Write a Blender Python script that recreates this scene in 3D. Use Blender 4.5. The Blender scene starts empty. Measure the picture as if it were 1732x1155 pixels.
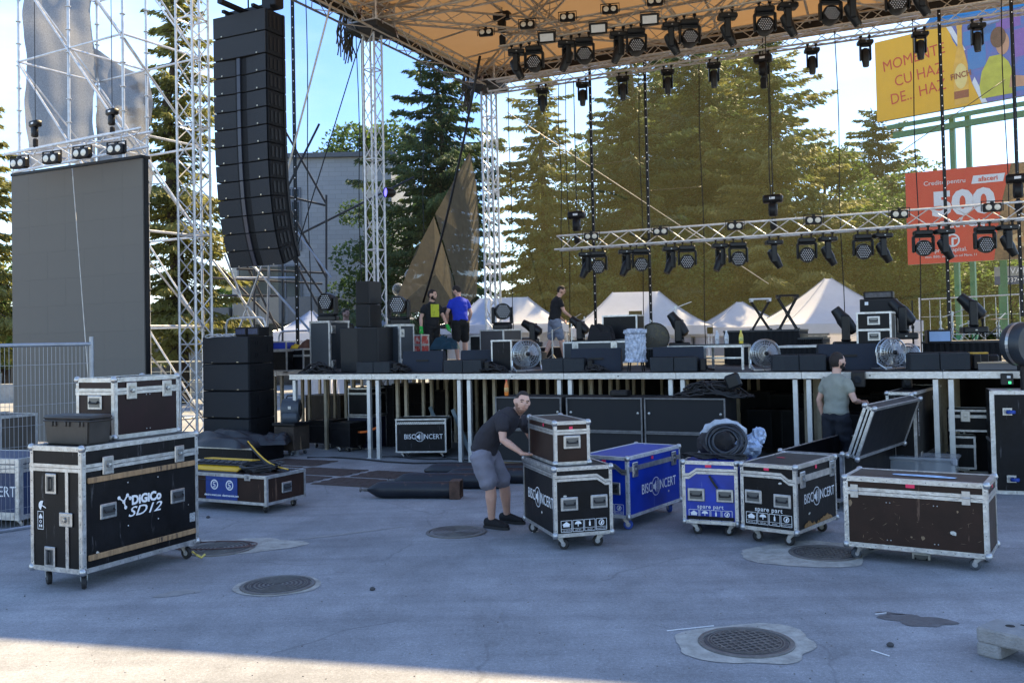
import bpy, bmesh, math, random
from mathutils import Vector, Matrix, Euler
R = math.radians
PI = math.pi
rnd = random.Random(7)
scene = bpy.context.scene
COL = scene.collection

# ---------------------------------------------------------------- camera
CAM_H = 1.95
F = 1600.0                      # focal length in pixels of the 1732 px wide photograph
PITCH, ROLL, SHY = R(1.5), R(1.25), -0.0257
_f = Vector((0, math.cos(PITCH), math.sin(PITCH)))
_r0 = Vector((1, 0, 0)); _u0 = Vector((0, -math.sin(PITCH), math.cos(PITCH)))
_r = _r0 * math.cos(ROLL) - _u0 * math.sin(ROLL)
_u = _r0 * math.sin(ROLL) + _u0 * math.cos(ROLL)
CAM = Vector((0, 0, CAM_H))
cd = bpy.data.cameras.new('camera'); cam = bpy.data.objects.new('camera', cd); COL.objects.link(cam)
m = Matrix.Identity(4)
for i in range(3):
    m[i][0] = _r[i]; m[i][1] = _u[i]; m[i][2] = -_f[i]; m[i][3] = CAM[i]
cam.matrix_world = m
cd.sensor_width = 36; cd.lens = 36 * F / 1732; cd.shift_y = SHY; cd.clip_start = 0.1; cd.clip_end = 3000
scene.camera = cam

# ---------------------------------------------------------------- world, sun, exposure
SUN_AZ = Vector((0.60, 0.80, 0)).normalized()      # horizontal direction towards the sun
SUN_EL = R(49)
W = bpy.data.worlds.new('World'); scene.world = W; W.use_nodes = True
wn = W.node_tree.nodes; wl = W.node_tree.links
bg = wn['Background']; sky = wn.new('ShaderNodeTexSky'); sky.sky_type = 'NISHITA'; sky.sun_disc = False
sky.sun_elevation = SUN_EL
sky.sun_rotation = math.atan2(SUN_AZ.x, SUN_AZ.y)
sky.air_density = 1.0; sky.dust_density = 0.25; sky.ozone_density = 4.0
tc = wn.new('ShaderNodeTexCoord'); mp = wn.new('ShaderNodeMapping'); mp.inputs['Scale'].default_value = (1.2, 1.2, 4.0)
cn = wn.new('ShaderNodeTexNoise'); cn.inputs['Scale'].default_value = 2.2; cn.inputs['Detail'].default_value = 9; cn.inputs['Roughness'].default_value = 0.55
cr = wn.new('ShaderNodeValToRGB'); cr.color_ramp.elements[0].position = 0.48; cr.color_ramp.elements[1].position = 0.82
cr.color_ramp.elements[0].color = (0, 0, 0, 1); cr.color_ramp.elements[1].color = (0.55, 0.55, 0.55, 1)
mx = wn.new('ShaderNodeMix'); mx.data_type = 'RGBA'
wl.new(tc.outputs['Generated'], mp.inputs['Vector']); wl.new(mp.outputs[0], cn.inputs['Vector']); wl.new(cn.outputs['Fac'], cr.inputs[0])
wl.new(cr.outputs[0], mx.inputs[0]); wl.new(sky.outputs[0], mx.inputs[6]); mx.inputs[7].default_value = (5.2, 5.7, 6.4, 1)
wl.new(mx.outputs[2], bg.inputs[0]); bg.inputs[1].default_value = 0.125
sd = bpy.data.lights.new('sun', 'SUN'); sun = bpy.data.objects.new('sun', sd); COL.objects.link(sun)
sd.energy = 4.8; sd.angle = R(0.55); sd.color = (1.0, 0.77, 0.43)
sdir = (SUN_AZ * math.cos(SUN_EL) + Vector((0, 0, math.sin(SUN_EL))))
sun.rotation_euler = sdir.to_track_quat('Z', 'Y').to_euler()
scene.view_settings.view_transform = 'Standard'; scene.view_settings.look = 'None'
scene.view_settings.gamma = 1; scene.view_settings.use_curve_mapping = False
scene.view_settings.exposure = 1.62
scene.render.engine = 'CYCLES'
scene.cycles.max_bounces = 6; scene.cycles.diffuse_bounces = 3; scene.cycles.glossy_bounces = 3
scene.cycles.transparent_max_bounces = 16; scene.cycles.transmission_bounces = 4
scene.cycles.caustics_reflective = False; scene.cycles.caustics_refractive = False

# ---------------------------------------------------------------- photograph pixel <-> world
def ray(px, py):
    return (_f + _r * ((px - 866) / F) + _u * ((577.5 - py + SHY * 1732) / F))
def P(px, py, D):
    d = ray(px, py); return CAM + d * (D / d.y)
def G(px, py, z=0.0):
    d = ray(px, py); return CAM + d * ((z - CAM_H) / d.z)
def proj(p):
    v = Vector(p) - CAM; w = v.dot(_f)
    return 866 + F * v.dot(_r) / w, 577.5 + SHY * 1732 - F * v.dot(_u) / w
def GX(px, D, z=0.0):
    """world point at depth D and height z which shows at column px"""
    x = (px - 866) / F * D
    for _ in range(6):
        q = proj((x, D, z)); x += (px - q[0]) * D / F
    return Vector((x, D, z))
def zat(px, py, D):
    return P(px, py, D).z
# stage frame
SA = R(26)
SE = Vector((math.cos(SA), -math.sin(SA), 0)); SN = Vector((math.sin(SA), math.cos(SA), 0)); SO = Vector((-2.39, 16.0, 0))
DECK = 1.43; ML = 1.757
def S(a, b, z=0.0):
    return SO + SE * a + SN * b + Vector((0, 0, z))
def SB(px, b, z=DECK):
    """point of the stage at row depth b, height z, showing at column px"""
    a = 0.0
    for _ in range(25):
        p = S(a, b, z); q = proj(p)[0]; q2 = proj(S(a + 0.01, b, z))[0]
        a += max(-3, min(3, (px - q) / ((q2 - q) / 0.01)))
    return S(a, b, z)
def SA_of(p):
    v = Vector(p) - SO; return v.dot(SE), v.dot(SN)

# ---------------------------------------------------------------- objects
def tag(o, label=None, cat=None, group=None, kind=None):
    if label: o['label'] = label
    if cat: o['category'] = cat
    if group: o['group'] = group
    if kind: o['kind'] = kind
    return o
def root(name, loc, rz=0.0, label=None, cat=None, group=None):
    o = bpy.data.objects.new(name, None); COL.objects.link(o); o.location = loc; o.rotation_euler = (0, 0, rz)
    o.empty_display_size = 0.1
    return tag(o, label, cat, group)
def inst(name, me, parent=None, loc=(0, 0, 0), rot=(0, 0, 0), scale=None, mat=None):
    o = bpy.data.objects.new(name, me); COL.objects.link(o)
    if parent: o.parent = parent
    if mat is not None: o.matrix_local = mat
    else:
        o.location = loc; o.rotation_euler = rot
        if scale is not None: o.scale = scale
    return o
def V(*a): return Vector(a)
def frame_of(d, up=None):
    d = Vector(d).normalized()
    if up is None: up = Vector((0, 0, 1)) if abs(d.z) < 0.95 else Vector((0, 1, 0))
    x = d.cross(up).normalized(); y = x.cross(d).normalized()
    return x, y, d

class MB:
    def __init__(s): s.v = []; s.f = []; s.mi = []; s.m = 0
    def mat(s, i): s.m = i; return s
    def add(s, vs, fs):
        n = len(s.v); s.v += [tuple(v) for v in vs]
        s.f += [tuple(n + i for i in f) for f in fs]; s.mi += [s.m] * len(fs); return s
    def box(s, c, sz, rz=0.0, M=None):
        x, y, z = sz[0] / 2, sz[1] / 2, sz[2] / 2
        vs = [Vector((i * x, j * y, k * z)) for k in (-1, 1) for j in (-1, 1) for i in (-1, 1)]
        if M is not None: vs = [M @ v for v in vs]
        elif rz:
            q = Matrix.Rotation(rz, 3, 'Z'); vs = [q @ v for v in vs]
        c = Vector(c)
        return s.add([v + c for v in vs], [(0, 2, 3, 1), (4, 5, 7, 6), (0, 1, 5, 4), (2, 6, 7, 3), (0, 4, 6, 2), (1, 3, 7, 5)])
    def cbox(s, c, sz, ch=0.01, rz=0.0):
        """box with chamfered vertical edges and top/bottom rims"""
        x, y, z = sz[0] / 2, sz[1] / 2, sz[2] / 2; ch = min(ch, x * .9, y * .9, z * .9)
        def ring(ix, iy, zz):
            return [(-ix + ch, -iy, zz), (ix - ch, -iy, zz), (ix, -iy + ch, zz), (ix, iy - ch, zz), (ix - ch, iy, zz), (-ix + ch, iy, zz), (-ix, iy - ch, zz), (-ix, -iy + ch, zz)]
        rs = [ring(x - ch * .7, y - ch * .7, -z), ring(x, y, -z + ch), ring(x, y, z - ch), ring(x - ch * .7, y - ch * .7, z)]
        vs = [Vector(v) for r in rs for v in r]
        if rz:
            q = Matrix.Rotation(rz, 3, 'Z'); vs = [q @ v for v in vs]
        fs = [tuple(range(7, -1, -1)), tuple(range(24, 32))]
        for k in range(3):
            for i in range(8):
                j = (i + 1) % 8; fs.append((k * 8 + i, k * 8 + j, k * 8 + 8 + j, k * 8 + 8 + i))
        c = Vector(c); return s.add([v + c for v in vs], fs)
    def tube(s, a, b, r, n=8, r2=None, caps=True, up=None):
        a = Vector(a); b = Vector(b); r2 = r if r2 is None else r2
        if (b - a).length < 1e-6: return s
        x, y, d = frame_of(b - a, up)
        vs = []
        for p, q in ((a, r), (b, r2)):
            for i in range(n):
                t = 2 * PI * i / n + PI / n; vs.append(p + (x * math.cos(t) + y * math.sin(t)) * q)
        fs = [(i, (i + 1) % n, n + (i + 1) % n, n + i) for i in range(n)]
        if caps: fs += [tuple(range(n - 1, -1, -1)), tuple(range(n, 2 * n))]
        return s.add(vs, fs)
    def path(s, pts, r, n=6, closed=False, flat=1.0):
        pts = [Vector(p) for p in pts]; m_ = len(pts); vs = []; fs = []
        px = None
        for k, p in enumerate(pts):
            if closed: d = pts[(k + 1) % m_] - pts[k - 1]
            else: d = pts[min(k + 1, m_ - 1)] - pts[max(k - 1, 0)]
            if d.length < 1e-9: d = Vector((0, 0, 1))
            d.normalize()
            if px is None: x, y, _ = frame_of(d)
            else:
                x = px - d * px.dot(d)
                x = x.normalized() if x.length > 1e-5 else frame_of(d)[0]
                y = d.cross(x).normalized()
            px = x
            rr = r[k] if isinstance(r, (list, tuple)) else r
            for i in range(n):
                t = 2 * PI * i / n; vs.append(p + x * math.cos(t) * rr + y * math.sin(t) * rr * flat)
        K = m_ if closed else m_ - 1
        for k in range(K):
            k2 = (k + 1) % m_
            for i in range(n):
                j = (i + 1) % n; fs.append((k * n + i, k * n + j, k2 * n + j, k2 * n + i))
        if not closed: fs += [tuple(range(n - 1, -1, -1)), tuple(range((m_ - 1) * n, m_ * n))]
        return s.add(vs, fs)
    def lathe(s, prof, n=16, c=(0, 0, 0), M=None, caps=True):
        vs = []
        for r, z in prof:
            for i in range(n):
                t = 2 * PI * i / n; vs.append(Vector((r * math.cos(t), r * math.sin(t), z)))
        fs = []
        for k in range(len(prof) - 1):
            for i in range(n):
                j = (i + 1) % n; fs.append((k * n + i, k * n + j, (k + 1) * n + j, (k + 1) * n + i))
        if caps: fs += [tuple(range(n - 1, -1, -1)), tuple(range((len(prof) - 1) * n, len(prof) * n))]
        if M is not None: vs = [M @ v for v in vs]
        c = Vector(c); return s.add([v + c for v in vs], fs)
    def poly(s, pts, thick, nrm):
        """extruded polygon: pts outline, thickness along -nrm"""
        pts = [Vector(p) for p in pts]; nrm = Vector(nrm).normalized(); n = len(pts)
        vs = pts + [p - nrm * thick for p in pts]
        fs = [tuple(range(n)), tuple(range(2 * n - 1, n - 1, -1))] + [(i, i + n, (i + 1) % n + n, (i + 1) % n) for i in range(n)]
        return s.add(vs, fs)
    def sheet(s, grid):
        h = len(grid); w = len(grid[0]); vs = [p for row in grid for p in row]
        return s.add(vs, [(i * w + j, i * w + j + 1, (i + 1) * w + j + 1, (i + 1) * w + j) for i in range(h - 1) for j in range(w - 1)])
    def join(s, me, M, mi=None):
        s.add([M @ v.co for v in me.vertices], [tuple(p.vertices) for p in me.polygons])
        if mi is not None: s.mi[-len(me.polygons):] = [mi] * len(me.polygons)
        return s
    def mesh(s, name, mats=(), smooth=False, bevel=0.0):
        me = bpy.data.meshes.new(name); me.from_pydata(s.v, [], s.f)
        for mt in (mats if isinstance(mats, (list, tuple)) else [mats]): me.materials.append(mt)
        if any(s.mi): me.polygons.foreach_set('material_index', s.mi)
        if bevel:
            bm = bmesh.new(); bm.from_mesh(me)
            bmesh.ops.bevel(bm, geom=bm.edges[:], offset=bevel, segments=2, affect='EDGES', clamp_overlap=True); bm.to_mesh(me); bm.free()
        if smooth:
            me.polygons.foreach_set('use_smooth', [True] * len(me.polygons))
            if smooth != 'all':
                me.set_sharp_from_angle(angle=R(40))
        me.update(); return me
    def obj(s, name, mats, parent=None, loc=(0, 0, 0), rot=(0, 0, 0), smooth=False, bevel=0.0):
        return inst(name, s.mesh(name, mats, smooth, bevel), parent, loc, rot)

_tcache = {}
def text_mesh(txt, size=1.0, ext=0.001, bold=0.0, shear=0.0, align='CENTER', space=1.0):
    key = (txt, size, ext, bold, shear, align, space)
    if key in _tcache: return _tcache[key]
    cu = bpy.data.curves.new('lettering', 'FONT'); cu.body = txt; cu.size = size; cu.extrude = ext; cu.offset = bold; cu.shear = shear
    cu.align_x = align; cu.align_y = 'CENTER'; cu.space_character = space; cu.resolution_u = 3
    o = bpy.data.objects.new('lettering', cu); COL.objects.link(o)
    dg = bpy.context.evaluated_depsgraph_get(); me = bpy.data.meshes.new_from_object(o.evaluated_get(dg))
    bpy.data.objects.remove(o); bpy.data.curves.remove(cu)
    _tcache[key] = me; return me
def face_mat(origin, xdir, up, out):
    """matrix that maps text plane (x right, y up, z out) onto a face"""
    m_ = Matrix.Identity(4); x = Vector(xdir).normalized(); y = Vector(up).normalized(); z = Vector(out).normalized()
    for i in range(3): m_[i][0] = x[i]; m_[i][1] = y[i]; m_[i][2] = z[i]; m_[i][3] = origin[i]
    return m_

# ---------------------------------------------------------------- materials
MATS = {}
def mat(name, col, rough=0.6, metal=0.0, var=0.12, scale=6.0, bump=0.0, bscale=60.0, spec=0.5, col2=None, w2=0.5, emit=None, coord='Object', trans=0.0, detail=5, stretch=None, scratch=None, coat=0.0, alpha=1.0):
    if name in MATS: return MATS[name]
    m_ = bpy.data.materials.new(name); m_.use_nodes = True; nt = m_.node_tree; N = nt.nodes; L = nt.links
    b = N['Principled BSDF']; b.inputs['Roughness'].default_value = rough; b.inputs['Metallic'].default_value = metal
    b.inputs['Specular IOR Level'].default_value = spec; b.inputs['Coat Weight'].default_value = coat
    t = N.new('ShaderNodeTexCoord'); mpn = N.new('ShaderNodeMapping')
    if stretch: mpn.inputs['Scale'].default_value = stretch
    L.new(t.outputs[coord], mpn.inputs['Vector'])
    nz = N.new('ShaderNodeTexNoise'); nz.inputs['Scale'].default_value = scale; nz.inputs['Detail'].default_value = detail; nz.inputs['Roughness'].default_value = 0.62
    L.new(mpn.outputs[0], nz.inputs['Vector'])
    rp = N.new('ShaderNodeValToRGB'); e = rp.color_ramp.elements
    c1 = [max(0, c * (1 - var)) for c in col]; c2 = [min(1, c * (1 + var)) for c in col] if col2 is None else list(col2)
    if col2 is not None: c1 = list(col)
    e[0].position = 0.5 - 0.22 if col2 is None else w2 - 0.08; e[1].position = 0.5 + 0.22 if col2 is None else w2 + 0.08
    e[0].color = (*c1, 1); e[1].color = (*c2, 1)
    L.new(nz.outputs['Fac'], rp.inputs[0]); out = rp.outputs[0]
    if scratch:
        sc, amt, scol = scratch
        mp2 = N.new('ShaderNodeMapping'); mp2.inputs['Scale'].default_value = (1, 1, 0.12); mp2.inputs['Rotation'].default_value = (0.5, 0.4, 0.3)
        L.new(t.outputs[coord], mp2.inputs['Vector'])
        n2 = N.new('ShaderNodeTexNoise'); n2.inputs['Scale'].default_value = sc; n2.inputs['Detail'].default_value = 8; n2.inputs['Roughness'].default_value = 0.7
        L.new(mp2.outputs[0], n2.inputs['Vector'])
        r2 = N.new('ShaderNodeValToRGB'); r2.color_ramp.elements[0].position = 1 - amt; r2.color_ramp.elements[1].position = min(1, 1 - amt + 0.05)
        L.new(n2.outputs['Fac'], r2.inputs[0])
        mxn = N.new('ShaderNodeMix'); mxn.data_type = 'RGBA'; L.new(r2.outputs[0], mxn.inputs[0]); L.new(out, mxn.inputs[6]); mxn.inputs[7].default_value = (*scol, 1); out = mxn.outputs[2]
    L.new(out, b.inputs['Base Color'])
    mr = N.new('ShaderNodeMapRange'); mr.inputs['To Min'].default_value = max(0.03, rough - 0.12); mr.inputs['To Max'].default_value = min(1, rough + 0.12)
    L.new(nz.outputs['Fac'], mr.inputs[0]); L.new(mr.outputs[0], b.inputs['Roughness'])
    if bump:
        n3 = N.new('ShaderNodeTexNoise'); n3.inputs['Scale'].default_value = bscale; n3.inputs['Detail'].default_value = 4
        L.new(mpn.outputs[0], n3.inputs['Vector'])
        bp = N.new('ShaderNodeBump'); bp.inputs['Strength'].default_value = bump; bp.inputs['Distance'].default_value = 0.02
        L.new(n3.outputs['Fac'], bp.inputs['Height']); L.new(bp.outputs[0], b.inputs['Normal'])
    if emit:
        b.inputs['Emission Color'].default_value = (*emit[0], 1); b.inputs['Emission Strength'].default_value = emit[1]
    if trans:
        tb = N.new('ShaderNodeBsdfTranslucent'); L.new(out, tb.inputs['Color']); ms = N.new('ShaderNodeMixShader'); ms.inputs[0].default_value = trans
        o_ = N['Material Output']; L.new(b.outputs[0], ms.inputs[1]); L.new(tb.outputs[0], ms.inputs[2]); L.new(ms.outputs[0], o_.inputs['Surface'])
    if alpha < 1: b.inputs['Alpha'].default_value = alpha
    MATS[name] = m_; return m_
ALU = mat('aluminium', (0.50, 0.50, 0.50), 0.40, 0.85, 0.30, 14, 0.2, 50, scratch=(30, 0.375, (0.26, 0.24, 0.22)))
STEEL = mat('galvanised_steel', (0.60, 0.61, 0.63), 0.45, 0.4, 0.25, 12, 0.1, 60)
CHROME = mat('zinc_plate', (0.45, 0.46, 0.47), 0.36, 0.85, 0.2, 25)
BLKP = mat('black_laminate', (0.0055, 0.0055, 0.007), 0.45, 0, 0.6, 5, 0.08, 90, spec=.2, scratch=(17, 0.385, (0.06, 0.06, 0.065)))
BRNP = mat('brown_laminate', (0.026, 0.012, 0.008), 0.5, 0, 0.35, 4, 0.05, 80, spec=.25, scratch=(13, 0.38, (0.11, 0.065, 0.045)))
MARP = mat('maroon_laminate', (0.014, 0.004, 0.006), 0.42, 0, 0.35, 4, 0.05, 80, spec=.25, scratch=(12, 0.37, (0.06, 0.035, 0.03)))
BLUP = mat('blue_laminate', (0.002, 0.030, 0.34), 0.4, 0, 0.25, 4, 0.05, 80, scratch=(13, 0.37, (0.06, 0.10, 0.42)))
BLKR = mat('black_rubber', (0.015, 0.015, 0.017), 0.7, 0, 0.3, 20)
GRYR = mat('grey_rubber_tyre', (0.05, 0.06, 0.075), 0.65, 0, 0.3, 20)
BLUR = mat('blue_wheel', (0.01, 0.05, 0.3), 0.5, 0, 0.2, 20)
WHT = mat('white_print', (0.75, 0.77, 0.80), 0.6, 0, 0.12, 30)
PNK = mat('pink_sticker', (0.75, 0.03, 0.10), 0.6, 0, 0.1, 30)
WOOD = mat('bare_wood_slat', (0.30, 0.19, 0.10), 0.8, 0, 0.35, 5, 0.3, 30, stretch=(8, 8, 1), scratch=(10, 0.42, (0.06, 0.04, 0.03)))
DKW = mat('dark_scuffed_wood', (0.05, 0.035, 0.025), 0.8, 0, 0.5, 7, 0.3, 30, scratch=(8, 0.42, (0.25, 0.17, 0.10)))
CABB = mat('speaker_cabinet_paint', (0.007, 0.008, 0.010), 0.6, 0, 0.3, 30, 0.35, 220, spec=.2)
GRIL = mat('speaker_grille', (0.010, 0.013, 0.018), 0.6, 0.0, 0.15, 3, 0.5, 350)
BLKM = mat('black_metal', (0.008, 0.008, 0.010), 0.45, 0.1, 0.3, 20, spec=.3)
BLKPL = mat('black_plastic', (0.008, 0.009, 0.011), 0.42, 0, 0.3, 15, 0.08, 100, spec=.35)
BLKF = mat('black_cloth', (0.008, 0.008, 0.010), 0.9, 0, 0.4, 12, 0.3, 60)
# ================================================================ ground
def asphalt():
    m_ = bpy.data.materials.new('asphalt'); m_.use_nodes = True; nt = m_.node_tree; N = nt.nodes; L = nt.links; b = N['Principled BSDF']
    t = N.new('ShaderNodeTexCoord')
    def noise(sc, det, rough=0.6, st=None):
        mp_ = N.new('ShaderNodeMapping')
        if st: mp_.inputs['Scale'].default_value = st
        L.new(t.outputs['Object'], mp_.inputs[0]); n = N.new('ShaderNodeTexNoise'); n.inputs['Scale'].default_value = sc; n.inputs['Detail'].default_value = det; n.inputs['Roughness'].default_value = rough
        L.new(mp_.outputs[0], n.inputs['Vector']); return n.outputs['Fac']
    def ramp(fac, a, b_, ca, cb):
        r = N.new('ShaderNodeValToRGB'); r.color_ramp.elements[0].position = a; r.color_ramp.elements[1].position = b_
        r.color_ramp.elements[0].color = (*ca, 1); r.color_ramp.elements[1].color = (*cb, 1); L.new(fac, r.inputs[0]); return r.outputs[0]
    def mul(a, b_, f=1.0, mode='MULTIPLY'):
        x = N.new('ShaderNodeMix'); x.data_type = 'RGBA'; x.blend_type = mode; x.inputs[0].default_value = f; L.new(a, x.inputs[6]); L.new(b_, x.inputs[7]); return x.outputs[2]
    base = ramp(noise(0.35, 6), 0.3, 0.7, (0.205, 0.214, 0.232), (0.300, 0.310, 0.332))
    patch = mul(ramp(noise(1.6, 9, 0.75, (1, 0.55, 1)), 0.36, 0.66, (0.76, 0.76, 0.76), (1.15, 1.15, 1.15)), ramp(noise(2.2, 7, 0.7, (.22, 1.6, 1)), .34, .56, (.82, .82, .83), (1.06, 1.06, 1.06)))
    fine = ramp(noise(40, 6, 0.85), 0.32, 0.70, (0.66, 0.66, 0.66), (1.3, 1.3, 1.3))
    peb = ramp(noise(110, 3, 0.6), 0.58, 0.70, (1, 1, 1), (1.9, 1.9, 1.85))
    dark = ramp(noise(0.9, 7, 0.75), 0.28, 0.38, (0.62, 0.62, 0.64), (1, 1, 1))
    mp2 = N.new('ShaderNodeMapping'); wn_ = N.new('ShaderNodeTexNoise'); wn_.inputs['Scale'].default_value = 1.3; wn_.inputs['Detail'].default_value = 6
    L.new(t.outputs['Object'], wn_.inputs['Vector'])
    va = N.new('ShaderNodeVectorMath'); va.operation = 'MULTIPLY_ADD'; L.new(wn_.outputs['Color'], va.inputs[0]); va.inputs[1].default_value = (.5, .5, .5); L.new(t.outputs['Object'], va.inputs[2])
    vo = N.new('ShaderNodeTexVoronoi'); vo.feature = 'DISTANCE_TO_EDGE'; vo.inputs['Scale'].default_value = 0.42; L.new(va.outputs[0], vo.inputs['Vector'])
    crk = ramp(vo.outputs['Distance'], 0.002, 0.006, (0.72, 0.72, 0.72), (1, 1, 1))
    gate = ramp(noise(0.5, 2), 0.44, 0.52, (0, 0, 0), (1, 1, 1))
    cx = N.new('ShaderNodeMix'); cx.data_type = 'RGBA'; L.new(gate, cx.inputs[0]); L.new(crk, cx.inputs[6]); cx.inputs[7].default_value = (1, 1, 1, 1)
    c = mul(mul(mul(mul(mul(base, patch), fine), peb), dark), cx.outputs[2])
    L.new(c, b.inputs['Base Color']); b.inputs['Roughness'].default_value = 0.72
    rr = N.new('ShaderNodeMapRange'); rr.inputs['To Min'].default_value = 0.55; rr.inputs['To Max'].default_value = 0.9; L.new(patch, rr.inputs[0]); L.new(rr.outputs[0], b.inputs['Roughness'])
    n3 = noise(90, 3, 0.7); bp = N.new('ShaderNodeBump'); bp.inputs['Strength'].default_value = 0.35; bp.inputs['Distance'].default_value = 0.008; L.new(n3, bp.inputs['Height']); L.new(bp.outputs[0], b.inputs['Normal'])
    return m_
ASPH = asphalt()
g = MB()
def gheight(x, y):
    if y > 30 or y < -20 or abs(x) > 20: return 0.0
    return 0.0
g.add([(-900, -60, 0), (900, -60, 0), (900, 1500, 0), (-900, 1500, 0)], [(0, 1, 2, 3)])
tag(g.obj('ground', ASPH), kind='structure')
CONC = mat('rough_concrete', (0.36, 0.35, 0.32), 0.9, 0, 0.35, 9, 0.6, 50, scratch=(14, 0.36, (0.10, 0.10, 0.10)))
CONC2 = mat('smooth_light_concrete', (0.34, 0.34, 0.34), 0.85, 0, 0.2, 6, 0.3, 50)
IRON = mat('cast_iron', (0.075, 0.072, 0.075), 0.55, 0.35, 0.35, 9, 0.4, 60)
IRON2 = mat('cast_iron_worn_edge', (0.15, 0.145, 0.14), 0.45, 0.5, 0.3, 12, 0.3, 60)
STAIN = mat('oil_stain_on_asphalt', (0.10, 0.10, 0.105), 0.6, 0, 0.45, 8, 0.3, 60)
def blob(cx, cy, rx, ry, z, n=46, rough=0.16, seed=1, rot=0.0):
    rr = random.Random(seed); ph = [rr.uniform(0, 6.28) for _ in range(7)]
    pts = []
    for i in range(n):
        t = 2 * PI * i / n
        k = 1 + rough * sum(math.sin((j + 2) * t + ph[j]) / (j + 1.6) for j in range(7)) + rr.uniform(-.3, .3) * rough * .4
        x, y = rx * k * math.cos(t), ry * k * math.sin(t)
        pts.append((cx + x * math.cos(rot) - y * math.sin(rot), cy + x * math.sin(rot) + y * math.cos(rot), z))
    return pts
def manhole(px, py, dia, label, patch=None, ribs='grid', seed=1, mt=IRON):
    c = G(px, py)
    if patch:
        b = MB(); b.add(blob(c.x + patch[2], c.y + patch[3], patch[0], patch[1], 0.004, 60, patch[4] if len(patch) > 4 else .14, seed), [tuple(range(60))])
        tag(b.obj('concrete_patch', CONC), kind='structure')
    t = root('manhole_cover', (c.x, c.y, 0.006), 0.3 * seed, label, 'manhole cover', 'round iron manhole covers in the asphalt')
    r = dia / 2
    b = MB(); b.lathe([(r, -.02), (r, .004), (r * .985, .008), (r * .90, .008), (r * .885, .000), (r * .885, -.02)], 40, caps=False); b.obj('frame', IRON2, t, smooth=True)
    b = MB(); b.lathe([(r * .87, -.02), (r * .87, .002), (r * .86, .004), (0.001, .004)], 40)
    b.obj('lid', mt, t, smooth=True)
    b = MB(); q = r * .70
    for rad in (.80, .74): b.lathe([(r * rad, .004), (r * rad, .009), (r * (rad - .03), .009), (r * (rad - .03), .004)], 40, caps=False)
    if ribs == 'grid':
        n = 9
        for i in range(n):
            o = -q + 2 * q * (i + .5) / n; h = math.sqrt(max(q * q - o * o, 0.0001))
            b.box((o, 0, .0065), (.012, 2 * h, .006)); b.box((0, o, .0068), (2 * h, .012, .006))
    else:
        for k in range(5): b.lathe([(q * (.2 + .17 * k) + .008, .004), (q * (.2 + .17 * k) + .008, .009), (q * (.2 + .17 * k) - .008, .009), (q * (.2 + .17 * k) - .008, .004)], 32, caps=False)
    b.obj('raised_ribs', IRON2, t)
manhole(1262, 1087, .60, 'gridded iron manhole cover in a pale concrete collar, nearest the camera', (.42, .42, .0, .0), seed=1)
manhole(1395, 936, .62, 'gridded iron manhole cover beside the front wheels of the brown trunk', (.62, .48, -.12, .02, .2), seed=2)
manhole(470, 990, .60, 'dark manhole cover alone in the open asphalt, no concrete round it', (.34, .34, 0, 0, .05), 'rings', seed=3)
manhole(372, 928, .66, 'manhole cover with crossed cables, behind the tall black console case', (.5, .42, .15, .1, .25), 'rings', seed=4)
manhole(772, 900, .62, 'worn manhole cover by the shoes of the man bending over', None, 'rings', seed=5, mt=mat('dusty_cast_iron', (0.21, 0.21, 0.215), .8, .1, .25, 9, .4, 60))
b = MB(); c = G(1552, 1049); b.add(blob(c.x, c.y, .19, .15, .003, 60, .3, 8, -.5), [tuple(range(60))]); tag(b.obj('asphalt_stain', STAIN), kind='structure')
c = G(1505, 1037); b = MB(); b.add(blob(c.x, c.y, .09, .025, .003, 40, .3, 9, -.3), [tuple(range(40))]); tag(b.obj('asphalt_stain', STAIN), kind='structure')
for (px, py, rx, ry, sd_) in ((300, 1003, .14, .10, 3), (590, 902, .45, .04, 4), (1180, 1070, .10, .05, 5)):
    c = G(px, py); b = MB(); b.add(blob(c.x, c.y, rx, ry, .003, 40, .3, sd_, .5), [tuple(range(40))])
    tag(b.obj('asphalt_patch', mat('pale_asphalt_patch', (0.27, 0.27, 0.27), .9, 0, .2, 8, .4, 60)), kind='structure')
# loose litter: white cable ties and pebbles
tie = MB(); tie.box((0, 0, .003), (.26, .006, .004)); tie_me = tie.mesh('cable_tie', WHT)
for i, (px, py, a, s_, lb) in enumerate(((1168, 1063, .25, 1.3, 'long white cable tie lying by the nearest manhole collar'), (1490, 1038, .3, .35, 'short white tie end near the dark oil stain'),
        (1489, 1105, 2.1, .5, 'short white tie end right of the nearest manhole'), (905, 900, .6, .3, 'tiny white tie scrap left of the black wheeled case'))):
    c = G(px, py); o = inst('cable_tie', tie_me, None, (c.x, c.y, .002), (0, 0, a), (s_, 1, 1)); tag(o, lb, 'cable tie', 'cable ties dropped on the asphalt')
pebm = MB(); pebm.lathe([(.001, -.01), (.02, -.004), (.024, .006), (.012, .018), (.001, .02)], 7); pm_ = pebm.mesh('pebble', mat('dark_pebble', (.05, .05, .055), .8))
for px, py, lb in ((1506, 1093, 'dark pebble between the nearest manhole and the concrete foot'), (352, 876, 'dark lump on the asphalt under the open cable trunk'), (630, 998, 'small dark pebble right of the lone manhole')):
    c = G(px, py); o = inst('pebble', pm_, None, (c.x, c.y, .008), (0, 0, 1)); tag(o, lb, 'pebble', 'pebbles on the asphalt')
rr = random.Random(77); b = MB()
for k in range(420):
    q_ = G(rr.uniform(0, 1732), rr.uniform(800, 1150)); s_ = rr.uniform(.002, .0065); b.lathe([(s_, 0), (s_ * .8, s_ * .7), (s_ * .1, s_ * .9)], 5, (q_.x, q_.y, .0005))
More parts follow.
